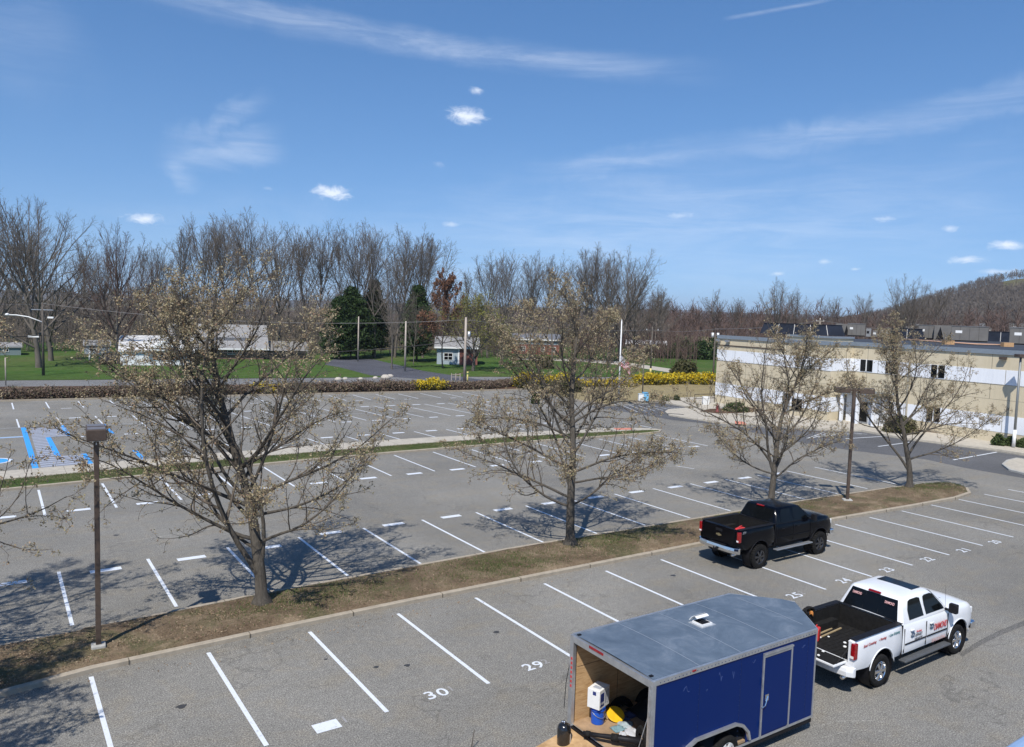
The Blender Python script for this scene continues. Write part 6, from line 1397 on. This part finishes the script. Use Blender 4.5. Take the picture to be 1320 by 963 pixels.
x, y = G(924.5, 531, .13); o = thing('fire_hydrant', 'dark red fire hydrant on the mulch bed', 'hydrant', (x, y, .15)); MB().lathe([(.16, 0), (.16, .06), (.11, .08), (.11, .5), (.14, .52), (.13, .62), (.05, .72), (.001, .75)], 16).build('barrel', simple('hydrant_red', (.20, .03, .03), .5), o, True); MB().cyl((-.2, 0, .42), (.2, 0, .42), .055, .055, 10).build('outlet', simple('hydrant_red2', (.20, .03, .03), .5), o, True)
x, y = G(871, 535.5, .0); o = MB().box(-.75, .75, -.16, .2, .0, .135).build('storm_drain', MATS['black'], None, False, .01, 1); o.location = (x, y, .003); o.rotation_euler = (0, 0, -.9); tag(o, 'black storm drain slot in the kerb of the plaza', 'drain')
x, y = G(1196, 577, .13)
for px, bs, tp_, lab in ((828, 512, 462, 'thin brown post on the grass bank left of the dark stem'), (788, 520, 488, 'short dark post left of the flagpole')):
    x, y = G(px, bs, .1); h = height_at(x, y, tp_); o = MB().cyl((0, 0, 0), (0, 0, h-.1), .07, .06, 8).build('wooden_post', MATS['poledark'], None, True); o.location = (x, y, .1); tag(o, lab, 'post', 'posts on the bank')
# ------------------------------------------------------------------ utility poles and cables
def upole(px, bs, tp_, lab, mat, r=.13, arm=None, dist=None, base_z=0):
    if dist: x, y, _ = at_dist(px, 400, dist)
    else: x, y = G(px, bs)
    h = height_at(x, y, tp_); o = thing('utility_pole', lab, 'utility pole', (x, y, 0), -YAW, 'utility poles'); MB().cyl((0, 0, -.2), (0, 0, h), r*1.15, r*.8, 10).build('pole', MATS[mat], o, True)
    if arm: MB().box(-arm, arm, -.06, .06, h-.75, h-.6).build('crossarm', MATS[mat], o); 
    if arm:
        m = MB()
        for k in (-arm+.1, 0, arm-.1): m.cyl((k, 0, h-.6), (k, 0, h-.38), .06, .04, 8)
        m.build('insulator', MATS['white'], o)
    return o, x, y, h
o1, x1, y1, h1 = upole(598.5, 498, 409, 'pale weathered utility pole beside the brown hedge, with a grey transformer can', 'poleold', .16)
MB().cyl((.42, 0, h1-2.6), (.42, 0, h1-1.7), .2, .2, 12).build('transformer', MATS['steel'], o1, True)
o2, x2, y2, h2 = upole(522, 479, 414, 'pale utility pole at the edge of the dark driveway', 'poleold', .14)
o3, x3, y3, h3 = upole(461.5, 466, 408, 'thin pole partly hidden behind the big left tree, in front of the evergreen', 'poleold', .12)
o5, x5, y5, h5 = upole(838.5, 482, 421, 'dark utility pole behind the yellow hedge, right of the flag', 'poledark', .13, 1.0)
MB().cyl((0, 0, 0), (0, 0, .9), .17, .17, 10).build('yellow_guard', simple('guard_yellow', (.62, .52, .2), .6), o5, True)
o6, x6, y6, h6 = upole(1058, None, 410, 'short pole top with crossarm behind the building roof', 'poleold', .14, .9, 185)
o7, x7, y7, h7 = upole(918.5, 500, 430, 'dark pole with two pale canisters just left of the building corner', 'poledark', .12)
for dx in (-.35, .35): MB().cyl((dx, -.1, h7-.5), (dx, -.1, h7+.1), .16, .16, 10).build('canister', MATS['white'], o7, True)
# left street light pole
o4, x4, y4, h4 = upole(56, 484, 390, 'dark utility pole at far left carrying a white street light arm', 'poledark', .15)
MB().box(-1.3, 1.3, -.05, .05, h4-.9, h4-.8).build('crossarm', MATS['steel'], o4)
zz = height_at(x4, y4, 415); k_ = np.hypot(x4-CX, y4-CY)/FPX
o = thing('street_light', 'white curved street light arm on the far left pole', 'street light', (x4, y4, zz), -YAW)
MB().tube([(0, -.1, 0), (-1.6, -.1, .55), (-3.0, -.1, .72), (-3.9, -.1, .72)], .07, 6).build('arm', MATS['white'], o, True); MB().lathe([(.001, 0), (.22, .05), (.25, .2), (.1, .3), (.001, .32)], 12).build('lamp_head', MATS['white'], o, True).location = (-4.1, -.1, .6)
for dx, dz, w, lab in ((-1.1, -1.75, 1.3, 'white plate fixed low on the far left utility pole'), (.95, .55, .7, 'short white plate right of the far left utility pole')):
    q = MB().box(-w/2, w/2, -.04, .04, -.10, .10).build('pole_plate', MATS['white'], None); d = Vector((cos(-YAW), sin(-YAW))); q.location = (x4+d.x*dx, y4+d.y*dx, zz+dz); q.rotation_euler = (0, 0, -YAW); tag(q, lab, 'plate', 'plates on the far left pole')
def cable(a, b, sag, r, mat, lab, n=16):
    a, b = Vector(a), Vector(b); pts = [a.lerp(b, i/n)-Vector((0, 0, sag*4*(i/n)*(1-i/n))) for i in range(n+1)]
    o = MB().tube(pts, r, 4).build('cable', MATS[mat], None, True); return tag(o, lab, 'cable', 'overhead cables')
L_ = at_dist(-90, 387, 100)
cable(L_, (x4, y4, h4-.1), .3, .02, 'cable_light', 'thin cable running left from the far left pole top')
cable((x4, y4, h4-.1), (x1, y1, h1-.3), 1.2, .022, 'cable_light', 'thin overhead cable from the far left pole to the pale pole by the hedge')
cable((x1, y1, h1-.3), (x5, y5, h5-.5), .6, .022, 'cable_light', 'thin cable from the pale pole toward the pole behind the yellow hedge')
cable((x5, y5, h5-.5), (x7, y7, h7+.6), .3, .022, 'cable_light', 'thin cable from the dark pole to the building corner pole')
cable((x7, y7, h7+.6), (x6, y6, h6-.4), .5, .035, 'cable_light', 'thin cable rising over the building roof to the far pole top')
cable((x6, y6, h6-.4), at_dist(1180, 428, 150), .3, .035, 'cable_light', 'thin cable falling right from the far pole top')
cable(at_dist(-90, 430, 100), (x4, y4, height_at(x4, y4, 432)), .3, .06, 'cable', 'thick black cable left of the far left pole')
cable((x4, y4, height_at(x4, y4, 432)), (x1, y1, height_at(x1, y1, 438)), 1.9, .06, 'cable', 'thick black cable sagging from the far left pole to the pale pole by the hedge')
cable((x1, y1, height_at(x1, y1, 438)), at_dist(700, 462, 100), .8, .05, 'cable', 'thick black cable running right from the pale pole')
# ------------------------------------------------------------------ houses
def house(name, label, px0, px1, base, eave, ridge, depth, wallm, roofm_, rot=0, wins=(), overhang=.5, trim=None, hip=False, door=None, gable_front=False, dist=None, z0=0):
    pc = (px0+px1)/2
    if dist: x, y, _ = at_dist(pc, 400, dist)
    else: x, y = G(pc, base)
    dd = np.hypot(x-CX, y-CY); w = (px1-px0)/FPX*dd*.96; he = height_at(x, y, eave)
    az = YAW+math.atan((pc-660)/FPX); r = thing(name, label, 'house', (x, y, 0), -az+rot, 'houses across the road')
    xr, yr = x+sin(az)*depth/2, y+cos(az)*depth/2; hr = height_at(xr, yr, ridge)
    MB().box(-w/2, w/2, 0, depth, -.3, he).build('wall', wallm, r)
    o = overhang; m = MB(); t = .18
    if gable_front:
        m.add([(-w/2-o, -o, he-.1), (0, -o, hr), (w/2+o, -o, he-.1), (-w/2-o, depth+o, he-.1), (0, depth+o, hr), (w/2+o, depth+o, he-.1), (-w/2-o, -o, he-.1-t), (w/2+o, -o, he-.1-t), (-w/2-o, depth+o, he-.1-t), (w/2+o, depth+o, he-.1-t)], [(0, 1, 4, 3), (1, 2, 5, 4), (6, 7, 2, 1, 0), (3, 4, 5, 9, 8), (6, 0, 3, 8), (2, 7, 9, 5), (7, 6, 8, 9)])
    else:
        i = min(w*.25, depth/2) if hip else 0
        m.add([(-w/2-o, -o, he-.1), (w/2+o, -o, he-.1), (w/2+o, depth+o, he-.1), (-w/2-o, depth+o, he-.1), (-w/2-o+i, depth/2, hr), (w/2+o-i, depth/2, hr), (-w/2-o, -o, he-.1-t), (w/2+o, -o, he-.1-t), (w/2+o, depth+o, he-.1-t), (-w/2-o, depth+o, he-.1-t)], [(0, 1, 5, 4), (2, 3, 4, 5), (1, 2, 5), (3, 0, 4), (6, 7, 1, 0), (7, 8, 2, 1), (8, 9, 3, 2), (9, 6, 0, 3), (9, 8, 7, 6)])
    m.build('roof', roofm_, r)
    if trim: MB().box(-w/2-o-.02, w/2+o+.02, -o-.05, -o-.003, he-.32, he-.06).build('fascia', trim, r)
    if gable_front:
        MB().add([(-w/2, -.02, he), (w/2, -.02, he), (0, -.02, hr-.25)], [(0, 1, 2)]).build('gable', wallm, r)
    for (a, b, z0_, z1_) in wins:
        f = MB().box(a*w-.08, b*w+.08, -.06, 0, z0_-.08, z1_+.08).build('window', MATS['white'], r)
        MB().box(a*w, b*w, -.07, -.062, z0_, z1_).build('pane', MATS['glassdark'], f)
        nb = max(2, int((b-a)*w/.7)); g = MB()
        for k in range(1, nb): g.box(a*w+(b-a)*w*k/nb-.03, a*w+(b-a)*w*k/nb+.03, -.08, -.071, z0_, z1_)
        g.box(a*w, b*w, -.082, -.0805, (z0_+z1_)/2-.03, (z0_+z1_)/2+.03); g.build('glazing_bars', MATS['white'], f)
    if door: a, b = door; MB().box(a*w, b*w, -.06, 0, 0, 2.1).build('door', MATS['white'], r)
    return r, w, he, hr
shW = simple('shingle_white', (.55, .54, .52), .8, var=.15, scale=2); shG = simple('shingle_grey', (.25, .245, .24), .85, var=.2, scale=2); shD = simple('shingle_dark', (.13, .135, .15), .85, var=.2, scale=2)
brick = simple('brick_red', (.20, .075, .055), .9, var=.25, scale=3); side_g = simple('siding_grey', (.30, .35, .38), .8, var=.1); side_b = simple('siding_blue_grey', (.20, .25, .29), .8, var=.1); dkw = simple('shaded_brown_wall', (.16, .10, .075), .9, var=.2)
h1_, w, he, hr = house('white_house', 'white low house with a bright roof and a wide picture window at left', 162, 243, 471, 451, 432.5, 8.5, MATS['whitepaint'], shW, 0, [(-.05, .32, .75, 2.0)], .25, MATS['white'])
g = MB().add([(-1.6, -.9, he-.1), (4.2, -.9, he-.1), (1.2, -.9, hr-.35), (-1.6, 3, he), (4.2, 3, he), (1.2, 3, hr-.35)], [(0, 1, 2), (0, 2, 5, 3), (1, 4, 5, 2)]).build('front_gable', MATS['white'], h1_)
MB().box(-.2, 2.4, -.93, -.905, he+.15, he+.33).build('gable_vent', MATS['bronze'], h1_)
h2_, w, he, hr = house('long_house', 'long pale roofed house behind the big left tree, with a dark porch', 228, 336, 463, 448, 418, 13, dkw, shG, 0, [(-.30, -.12, .9, 2.0), (.1, .25, .9, 2.0)], .8, MATS['white'])
MB().box(-w/2+1, w/2-2, 1.5, 3.2, he+.55, he+1.6).build('clerestory', shD, h2_); MB().box(w/2, w/2+7, 1, 9, -.3, he-.35).build('wing_wall', dkw, h2_); MB().add([(w/2+.02, .2, he-.45), (w/2+7.4, .2, he-.45), (w/2+7.4, 9.8, he-.45), (w/2+.02, 9.8, he-.45), (w/2+.02, 5, he+1.0), (w/2+7.4, 5, he+1.0)], [(0, 1, 5, 4), (2, 3, 4, 5), (1, 2, 5), (3, 0, 4), (3, 2, 1, 0)]).build('wing_roof', simple('shingle_brown', (.20, .19, .175), .9, var=.2, scale=2), h2_);  MB().box(-6, -5.3, 5, 5.8, hr-.8, hr+.7).build('chimney', brick, h2_)
h3_, w, he, hr = house('brick_garage', 'grey and brick garage with white trim beside the pale utility pole', 562, 616, 470, 447, 434, 8, side_g, shG, .0, [(-.32, -.12, .8, 1.9)], .5, MATS['white'])
MB().box(.06*w, w/2+.03, -.05, -.002, -.1, he-.12).build('brick_facing', brick, h3_); MB().box(.02*w, .055*w, -.08, 0, 0, he-.15).build('corner_board', MATS['white'], h3_)
h4_, w, he, hr = house('split_level_house', 'blue grey house with white windows over a brick ground floor', 658, 722, 457, 437, 430, 8, side_b, shD, .0, [(-.36, -.26, 2.75, 3.6), (-.08, .10, 2.75, 3.6), (-.30, -.22, .8, 1.7), (.12, .18, .8, 1.7), (.36, .42, .8, 1.7)], .4, MATS['white'])
MB().box(-w/2-.02, w/2+.02, -.04, -.002, -.1, 2.2).build('brick_base', brick, h4_)
h5_, *_x = house('low_white_house', 'low white roofed house in the trees beyond the yellow hedge', 808, 858, 452, 443, 438.5, 8, simple('wall_cream', (.5, .48, .42), .8), simple('shingle_bright', (.75, .74, .72), .6), .0, [(-.2, -.05, .6, 1.4)], .5, None)
s_, *_x = house('garden_shed', 'blue grey shed behind the dark car at far left', 112, 139, 457, 444, 438, 5, simple('shed_wall', (.24, .27, .30), .8), shG, .0, [(-.3, -.05, .6, 1.5)], .2, None)
s_, *_x = house('green_shed', 'low teal grey building at the far left edge behind the lawn', -20, 20, 458, 446, 441, 5, simple('shed_teal', (.17, .22, .22), .8), shG, .0, [(.1, .2, .6, 1.4)], .2, None)
# dark car by the white house
cx_, cy_ = G(142, 468); car = thing('parked_car', 'dark blue car parked left of the white house, facing the road', 'car', (cx_, cy_, 0), radians(-112)+pi)
m = MB().extr([(-2.2, .35), (-2.2, .85), (-2.0, .98), (1.0, 1.0), (2.0, .85), (2.25, .62), (2.25, .35)], -.9, .9); m.build('body', simple('car_navy', (.012, .022, .06), .25, 0, coat=.6), car, False, .08, 2)
MB().add([(-2.0, -.82, .95), (1.05, -.82, .95), (1.05, .82, .95), (-2.0, .82, .95), (-1.7, -.66, 1.52), (.35, -.66, 1.52), (.35, .66, 1.52), (-1.7, .66, 1.52)], [(0, 1, 5, 4), (1, 2, 6, 5), (2, 3, 7, 6), (3, 0, 4, 7), (4, 5, 6, 7)]).build('cabin', MATS['glassdark'], car, False, .05, 2)
MB().box(-1.65, .32, -.64, .64, 1.52, 1.56).build('roof', simple('car_navy2', (.012, .022, .06), .25), car, False, .02, 1)
for x in (-1.4, 1.4):
    for y in (-.92, .72): MB().cyl((x, y, .33), (x, y+.2, .33), .33, .33, 16).build('wheel', MATS['rubber'], car, True, auto=40)
for y in (-.8, .5): MB().box(2.2, 2.27, y, y+.3, .62, .76).build('headlight', MATS['white'], car)
MB().box(2.24, 2.28, -.5, .5, .40, .55).build('bumper_plate', MATS['steel'], car)
for px, bs, tp_, lab, mt, r in ((115.5, 465, 454, 'small white post on the far left lawn', 'white', .12), (7.5, 497, 461, 'slim pale yellow post by the road at far left', 'poleold', .06), (602.5, 495, 479, 'yellow marker post right of the pale utility pole', 'guard', .10)):
    x, y = G(px, bs); h = height_at(x, y, tp_); o = MB().cyl((0, 0, -.1), (0, 0, h), r, r, 8).build('marker_post', MATS.get(mt) or simple('post_yellow', (.55, .48, .15), .6), None, True); o.location = (x, y, 0); tag(o, lab, 'post')
x, y = G(582, 490); x2_, y2_ = G(593, 490); o = thing('rail_fence', 'short grey rail fence left of the pale utility pole', 'fence', (x, y, 0)); dv = Vector((x2_-x, y2_-y, 0)); m = MB()
for t in (0, .5, 1): m.cyl(dv*t, dv*t+Vector((0, 0, .9)), .07, .06, 6)
m.build('posts', MATS['poleold'], o); MB().tube([(0, 0, .75), dv+Vector((0, 0, .75))], .04, 5).tube([(0, 0, .4), dv+Vector((0, 0, .4))], .04, 5).build('rails', MATS['poleold'], o)
for i, (px, py, s) in enumerate(((497, 488, .7), (503, 486, .5), (484, 488, .4), (445, 489, .4), (436, 490, .5), (465, 489, .35))):
    x, y = G(px, py); m = MB().lathe([(.001, 0), (s, 0), (s*.95, s*.4), (s*.5, s*.75), (.001, s*.8)], 8); m.v = [(a*(1+.3*mn.noise((a*3, b*3, i))), b*(1+.3*mn.noise((b*3, i, a))), c) for a, b, c in m.v]; o = m.build('boulder', simple('boulder_pale', (.42, .38, .32), .9, var=.2), None, True); o.location = (x, y, -.02); tag(o, ['largest pale boulder beside the dark driveway', 'pale boulder right of the largest one', 'small pale boulder left of the largest one', 'small pale boulder seen through the big tree, middle', 'pale boulder seen through the big tree, leftmost', 'small pale boulder nearer the driveway mouth'][i], 'boulder', 'boulders edging the lawn')
# coping of the roof the photographer stands on, sky reflection put into its blue
def on_z(px, py, z): g_ = G(px, py, z); return Vector((g_[0], g_[1], z))
za = 8.35; P0 = on_z(1270, 972, za); P1 = on_z(1335, 931, za); dn = (P1-P0).normalized(); out = Vector((dn.y, -dn.x, 0))
if (Vector((CX, CY, 0))-P0).dot(out) < 0: out = -out
a = P0-dn*.6; b = P1+dn*1.2; nb = thing('roof_parapet', 'roof parapet with sky-tinted metal coping in the bottom right corner, close to the viewer', 'parapet', (a.x, a.y, 0)); MB().prism([(0, 0), (b.x-a.x, b.y-a.y), (b.x-a.x+out.x*.22, b.y-a.y+out.y*.22), (out.x*.22, out.y*.22)], za-.10, za).build('coping', simple('coping_sky_tint', (.30, .43, .62), .35, .2, var=.05), nb, False, .02, 3); i_, j_ = out*.02, out*.20; MB().prism([(i_.x, i_.y), (b.x-a.x+i_.x, b.y-a.y+i_.y), (b.x-a.x+j_.x, b.y-a.y+j_.y), (j_.x, j_.y)], -.05, za-.102).build('wall', MATS['tan'], nb)
# ------------------------------------------------------------------ grass blades and leaf litter on the islands
def inside(poly, X, Y):
    c = np.zeros(len(X), bool); n = len(poly)
    for i in range(n):
        (x1_, y1_), (x2_, y2_) = poly[i], poly[(i+1) % n]; k = ((y1_ > Y) != (y2_ > Y)) & (X < (x2_-x1_)*(Y-y1_)/(y2_-y1_+1e-12)+x1_); c ^= k
    return c
def blades(name, poly, n, lab, mat, h0, h1, zf, seed, keep=None, w=.006):
    rng = np.random.default_rng(seed); xs = [p[0] for p in poly]; ys = [p[1] for p in poly]; X = rng.uniform(max(-9, min(xs)), max(xs), n); Y = rng.uniform(min(ys), max(ys), n); k = inside(poly, X, Y)
    if keep is not None: k &= keep(X, Y, rng)
    X, Y = X[k], Y[k]; n = len(X); Z = zf(X, Y); a = rng.uniform(0, 6.28, n); h = rng.uniform(h0, h1, n); lx, ly = rng.normal(size=n)*h*.5, rng.normal(size=n)*h*.5; dx, dy = np.cos(a)*w, np.sin(a)*w
    V = np.stack([np.stack([X-dx, Y-dy, Z], 1), np.stack([X+dx, Y+dy, Z], 1), np.stack([X+lx, Y+ly, Z+h], 1)], 1).reshape(-1, 3); o = np_mesh(name, V, np.arange(3*n).reshape(-1, 3), mat); return tag(o, lab, 'grass', None, 'stuff')
def islz(X, Y):
    yc = (Y+.74)/(3.19+.74); return .12+.10*np.sin(pi*np.clip(yc, 0, 1))-.015
shr = [(p[0], p[1]) for p in ISL]; inner_isl = [(x, y+(.28 if y < 1.3 else -.28)) for x, y in ISL if x < 41.2]
tr_c = [(b1[0]+1.6, b1[1]-.2), (b2[0]+2.0, b2[1]-.2), (b4[0]+1.8, b4[1]-.4), (b3[0]-.5, b3[1]-.2), (b2[0]-4, b2[1]-.8)]
def near_trees(X, Y, rng):
    p = np.zeros(len(X))
    for i, (a, b) in enumerate(tr_c): p = np.maximum(p, np.exp(-((X-a)/2.4)**2-((Y-b)/1.3)**2))
    return rng.random(len(X)) < p*.9+.02
blades('grass', inner_isl, 150000, 'green grass tufts on the tree island', MATS['blade'], .035, .10, islz, 31, near_trees, .009)
def litter(poly, n, lab, zf, seed, keep=None):
    rng = np.random.default_rng(seed); xs = [p[0] for p in poly]; ys = [p[1] for p in poly]; X = rng.uniform(max(-9, min(xs)), max(xs), n); Y = rng.uniform(min(ys), max(ys), n); k = inside(poly, X, Y)
    if keep is not None: k &= keep(X, Y, rng)
    X, Y = X[k], Y[k]; P = np.stack([X, Y, zf(X, Y)+.012], 1); V, F = flakes(P, .03, rng, 1, .004); V[:, 2] = np.maximum(V[:, 2], np.repeat(P[:, 2], 4)-.012); o = np_mesh('leaf_litter', V, F, MATS['litter']); return tag(o, lab, 'leaf litter', None, 'stuff')
litter(inner_isl, 52000, 'brown leaf litter scattered over the tree island', islz, 32, lambda X, Y, r: r.random(len(X)) < np.clip(np.exp(-((X+3)/5.5)**2)+.18+.5*np.exp(-((X-b2[0])/1.2)**2), 0, 1))
litter([(-9, -1.3), (40, -1.1), (40, -.1), (-9, -.4)], 2600, 'fallen leaves blown against the near kerb', lambda X, Y: X*0+.004, 33, lambda X, Y, r: r.random(len(X)) < np.exp(-np.abs(Y+.35)/.25)*(.25+.75*np.exp(-((X-2)/5)**2)))
stripP = [(x, y+.3) for x, y in nearY[2:-1]]+[(x, y-.12) for x, y in midY[2:][::-1]]
blades('grass', stripP, 60000, 'green turf on the strip between the rows', MATS['blade'], .03, .08, lambda X, Y: X*0+.13, 34, None, .010)
# ------------------------------------------------------------------ daylight
world = bpy.data.worlds.new('World'); S.world = world; world.use_nodes = True; nt = world.node_tree; nt.nodes.clear()
def N(t, **k):
    n = nt.nodes.new(t)
    for a, b in k.items(): setattr(n, a, b)
    return n
lk = nt.links.new
sunv = Vector((-3.44, -2.92, 5.9)).normalized(); EL = math.asin(sunv.z); ROT = math.atan2(sunv.x, sunv.y)
sky = N('ShaderNodeTexSky', sky_type='NISHITA', sun_disc=False, sun_elevation=EL, sun_rotation=ROT, air_density=1.0, dust_density=0.0, ozone_density=1.0, altitude=100)
tc = N('ShaderNodeTexCoord'); 
def M_(op, a, b=0., c=None, clamp=False):
    n = N('ShaderNodeMath', operation=op, use_clamp=clamp)
    for s_, v_ in zip(n.inputs, (a, b, c)):
        if v_ is None: continue
        if hasattr(v_, 'is_linked'): lk(v_, s_)
        else: s_.default_value = v_
    return n.outputs[0]
sx = N('ShaderNodeSeparateXYZ'); lk(tc.outputs['Generated'], sx.inputs[0]); X_, Y_, Z_ = sx.outputs
AZ = M_('ARCTAN2', X_, Y_); HL = M_('SQRT', M_('ADD', M_('MULTIPLY', X_, X_), M_('MULTIPLY', Y_, Y_))); ELV = M_('ARCTAN2', Z_, HL)
def dir_of(px, py):
    d = ray(px, py); return math.atan2(d[0], d[1]), math.atan2(d[2], np.hypot(d[0], d[1]))
def tex(scale, detail, rough, dist, sc=(1, 1, 1), rot=0, src=None):
    mp = N('ShaderNodeMapping'); mp.inputs['Scale'].default_value = sc; mp.inputs['Rotation'].default_value = (0, 0, rot); lk(src, mp.inputs[0])
    n = N('ShaderNodeTexNoise'); n.inputs['Scale'].default_value = scale; n.inputs['Detail'].default_value = detail; n.inputs['Roughness'].default_value = rough; n.inputs['Distortion'].default_value = dist; lk(mp.outputs[0], n.inputs['Vector']); return n.outputs['Fac']
ae = N('ShaderNodeCombineXYZ'); lk(AZ, ae.inputs[0]); lk(ELV, ae.inputs[1])
wisp = tex(9, 6, .62, 1.2, (1, 1, 1), 0, ae.outputs[0]); streak = tex(5, 6, .68, .7, (1.2, 9, 1), .16, ae.outputs[0]); puffn = tex(60, 6, .66, .6, (1, 1.7, 1), 0, ae.outputs[0])
def sstep(v, a, b):
    n = N('ShaderNodeMapRange', interpolation_type='SMOOTHSTEP'); n.inputs['From Min'].default_value = a; n.inputs['From Max'].default_value = b; lk(v, n.inputs['Value']); return n.outputs[0]
total = None
def addc(c):
    global total
    total = c if total is None else M_('MAXIMUM', total, c)
stx = M_('ADD', .14, M_('MULTIPLY', sstep(streak, .32, .8), .6)); shift = M_('SUBTRACT', wisp, .5)
def mr(v, a, b, to=1.0):
    n = N('ShaderNodeMapRange', interpolation_type='SMOOTHSTEP'); n.inputs['From Min'].default_value = a; n.inputs['From Max'].default_value = b; n.inputs['To Max'].default_value = to; lk(v, n.inputs['Value']); return n.outputs[0]
def dot(k):
    n = N('ShaderNodeVectorMath', operation='DOT_PRODUCT'); lk(ae.outputs[0], n.inputs[0]); n.inputs[1].default_value = k; return n.outputs['Value']
def band_c(p0, p1, w0, w1, op, nscale=None, ragged=.6, ends=.15):
    """streak between two sky points; width in radians"""
    (a0, e0), (a1, e1) = dir_of(*p0), dir_of(*p1); dx, dy = a1-a0, e1-e0; L = sqrt(dx*dx+dy*dy); ux, uy = dx/L, dy/L
    s_ = dot((ux/L, uy/L, 0)); c = (a0*ux+e0*uy)/L; t = dot((-uy, ux, 0)); ct = -a0*uy+e0*ux
    t = M_('ABSOLUTE', M_('SUBTRACT', M_('MULTIPLY_ADD', shift, .035*ragged, t), ct)); w = (w0+w1)/2
    g = M_('MULTIPLY', mr(t, w*2.0, 0, op), mr(s_, c-.02, c+ends))
    addc(M_('MULTIPLY', M_('MULTIPLY', g, mr(s_, c+1.05, c+1-ends)), stx))
band_c((120, -35), (930, 92), .013, .009, .46, ragged=.5, ends=.28)
band_c((930, 25), (1075, -2), .0016, .0018, .30, ragged=.0)
band_c((660, 225), (1450, 95), .014, .011, .34, ragged=1.4)
band_c((350, 330), (1500, 215), .06, .05, .34, ragged=2.5, ends=.4)
band_c((-100, 300), (1500, 330), .045, .04, .22, ragged=2.5, ends=.3)
band_c((195, 200), (370, 185), .014, .012, .36, ragged=2.2, ends=.3)
band_c((212, 200), (250, 255), .013, .010, .36, ragged=2.5, ends=.3)
band_c((200, 205), (350, 120), .012, .010, .28, ragged=2.5, ends=.3)
band_c((-60, 60), (90, -10), .06, .05, .13, ragged=2.5, ends=.3)
pn = M_('MULTIPLY', M_('SUBTRACT', puffn, .5), 1.9)
def puff(px, py, wx, wy, op, seed):
    a0, e0 = dir_of(px, py); k = FPX/wx; q = FPX/wy; v = N('ShaderNodeVectorMath', operation='MULTIPLY_ADD'); lk(ae.outputs[0], v.inputs[0]); v.inputs[1].default_value = (k, q, 0); v.inputs[2].default_value = (-a0*k, -e0*q, 0)
    l = N('ShaderNodeVectorMath', operation='LENGTH'); lk(v.outputs[0], l.inputs[0]); addc(mr(M_('SUBTRACT', l.outputs['Value'], pn), 1.05, -.15, op))
for i, (px, py, wx, wy, op) in enumerate(((603, 150, 34, 13, .85), (615, 117, 11, 6, .6), (429, 249, 28, 12, .95), (188, 282, 26, 8, .8), (581, 289, 20, 5, .4), (878, 278, 34, 7, .35), (1138, 282, 20, 5, .4), (1224, 295, 12, 5, .45), (1298, 316, 22, 7, .8), (1244, 335, 26, 6, .75), (1062, 337, 12, 5, .5), (1002, 353, 14, 4, .5), (1102, 347, 8, 3, .5), (1290, 350, 28, 4, .5), (565, 212, 10, 5, .15), (345, 243, 8, 3, .15))): puff(px, py, wx*.95, wy, op, i)
sv = N('ShaderNodeCombineXYZ'); lk(X_, sv.inputs[0]); lk(Y_, sv.inputs[1]); lk(M_('MULTIPLY_ADD', M_('MAXIMUM', Z_, 0.), .88, .118), sv.inputs[2])
nv_ = N('ShaderNodeVectorMath', operation='NORMALIZE'); lk(sv.outputs[0], nv_.inputs[0]); lk(nv_.outputs[0], sky.inputs['Vector'])
hs = N('ShaderNodeHueSaturation'); hs.inputs['Saturation'].default_value = 1.26; hs.inputs['Value'].default_value = 1.0; lk(sky.outputs[0], hs.inputs['Color'])
mixw = N('ShaderNodeMix', data_type='RGBA'); lk(M_('MINIMUM', total, .78), mixw.inputs[0]); gn = N('ShaderNodeMix', data_type='RGBA', blend_type='MULTIPLY'); gn.inputs[0].default_value = 1; gn.inputs[7].default_value = (.975, .98, 1.05, 1); lk(hs.outputs[0], gn.inputs[6]); lk(gn.outputs[2], mixw.inputs[6]); mixw.inputs[7].default_value = (8.0, 8.4, 9.1, 1)
bg = N('ShaderNodeBackground'); bg.inputs['Strength'].default_value = .118; lk(mixw.outputs[2], bg.inputs[0]); ow = N('ShaderNodeOutputWorld'); lk(bg.outputs[0], ow.inputs[0])
sl = bpy.data.lights.new('sun', 'SUN'); sl.energy = 4.6; sl.angle = radians(.53); sl.color = (1, .955, .89); so = bpy.data.objects.new('sun', sl); COL.objects.link(so); so.rotation_euler = (-sunv).to_track_quat('-Z', 'Y').to_euler()
vs = S.view_settings; vs.view_transform = 'Standard'; vs.look = 'None'; vs.exposure = 0.24; vs.gamma = 1; vs.use_curve_mapping = False
hz = MB().box(-8600, 8600, -3000, 8800, -2, 175).build('haze', None); tag(hz, kind='stuff'); hm = bpy.data.materials.new('haze_air'); hm.use_nodes = True; ht = hm.node_tree; ht.nodes.clear()
hv = ht.nodes.new('ShaderNodeVolumePrincipled'); ho = ht.nodes.new('ShaderNodeOutputMaterial'); hv.inputs['Color'].default_value = (.88, .93, 1, 1); hv.inputs['Density'].default_value = .00011; hv.inputs['Anisotropy'].default_value = .2
ht.links.new(hv.outputs[0], ho.inputs['Volume']); hz.data.materials.append(hm)
S.render.engine = 'CYCLES'
S.cycles.max_bounces = 5; S.cycles.diffuse_bounces = 2; S.cycles.glossy_bounces = 3; S.cycles.transmission_bounces = 3
world.cycles.sampling_method = 'MANUAL'; world.cycles.sample_map_resolution = 256
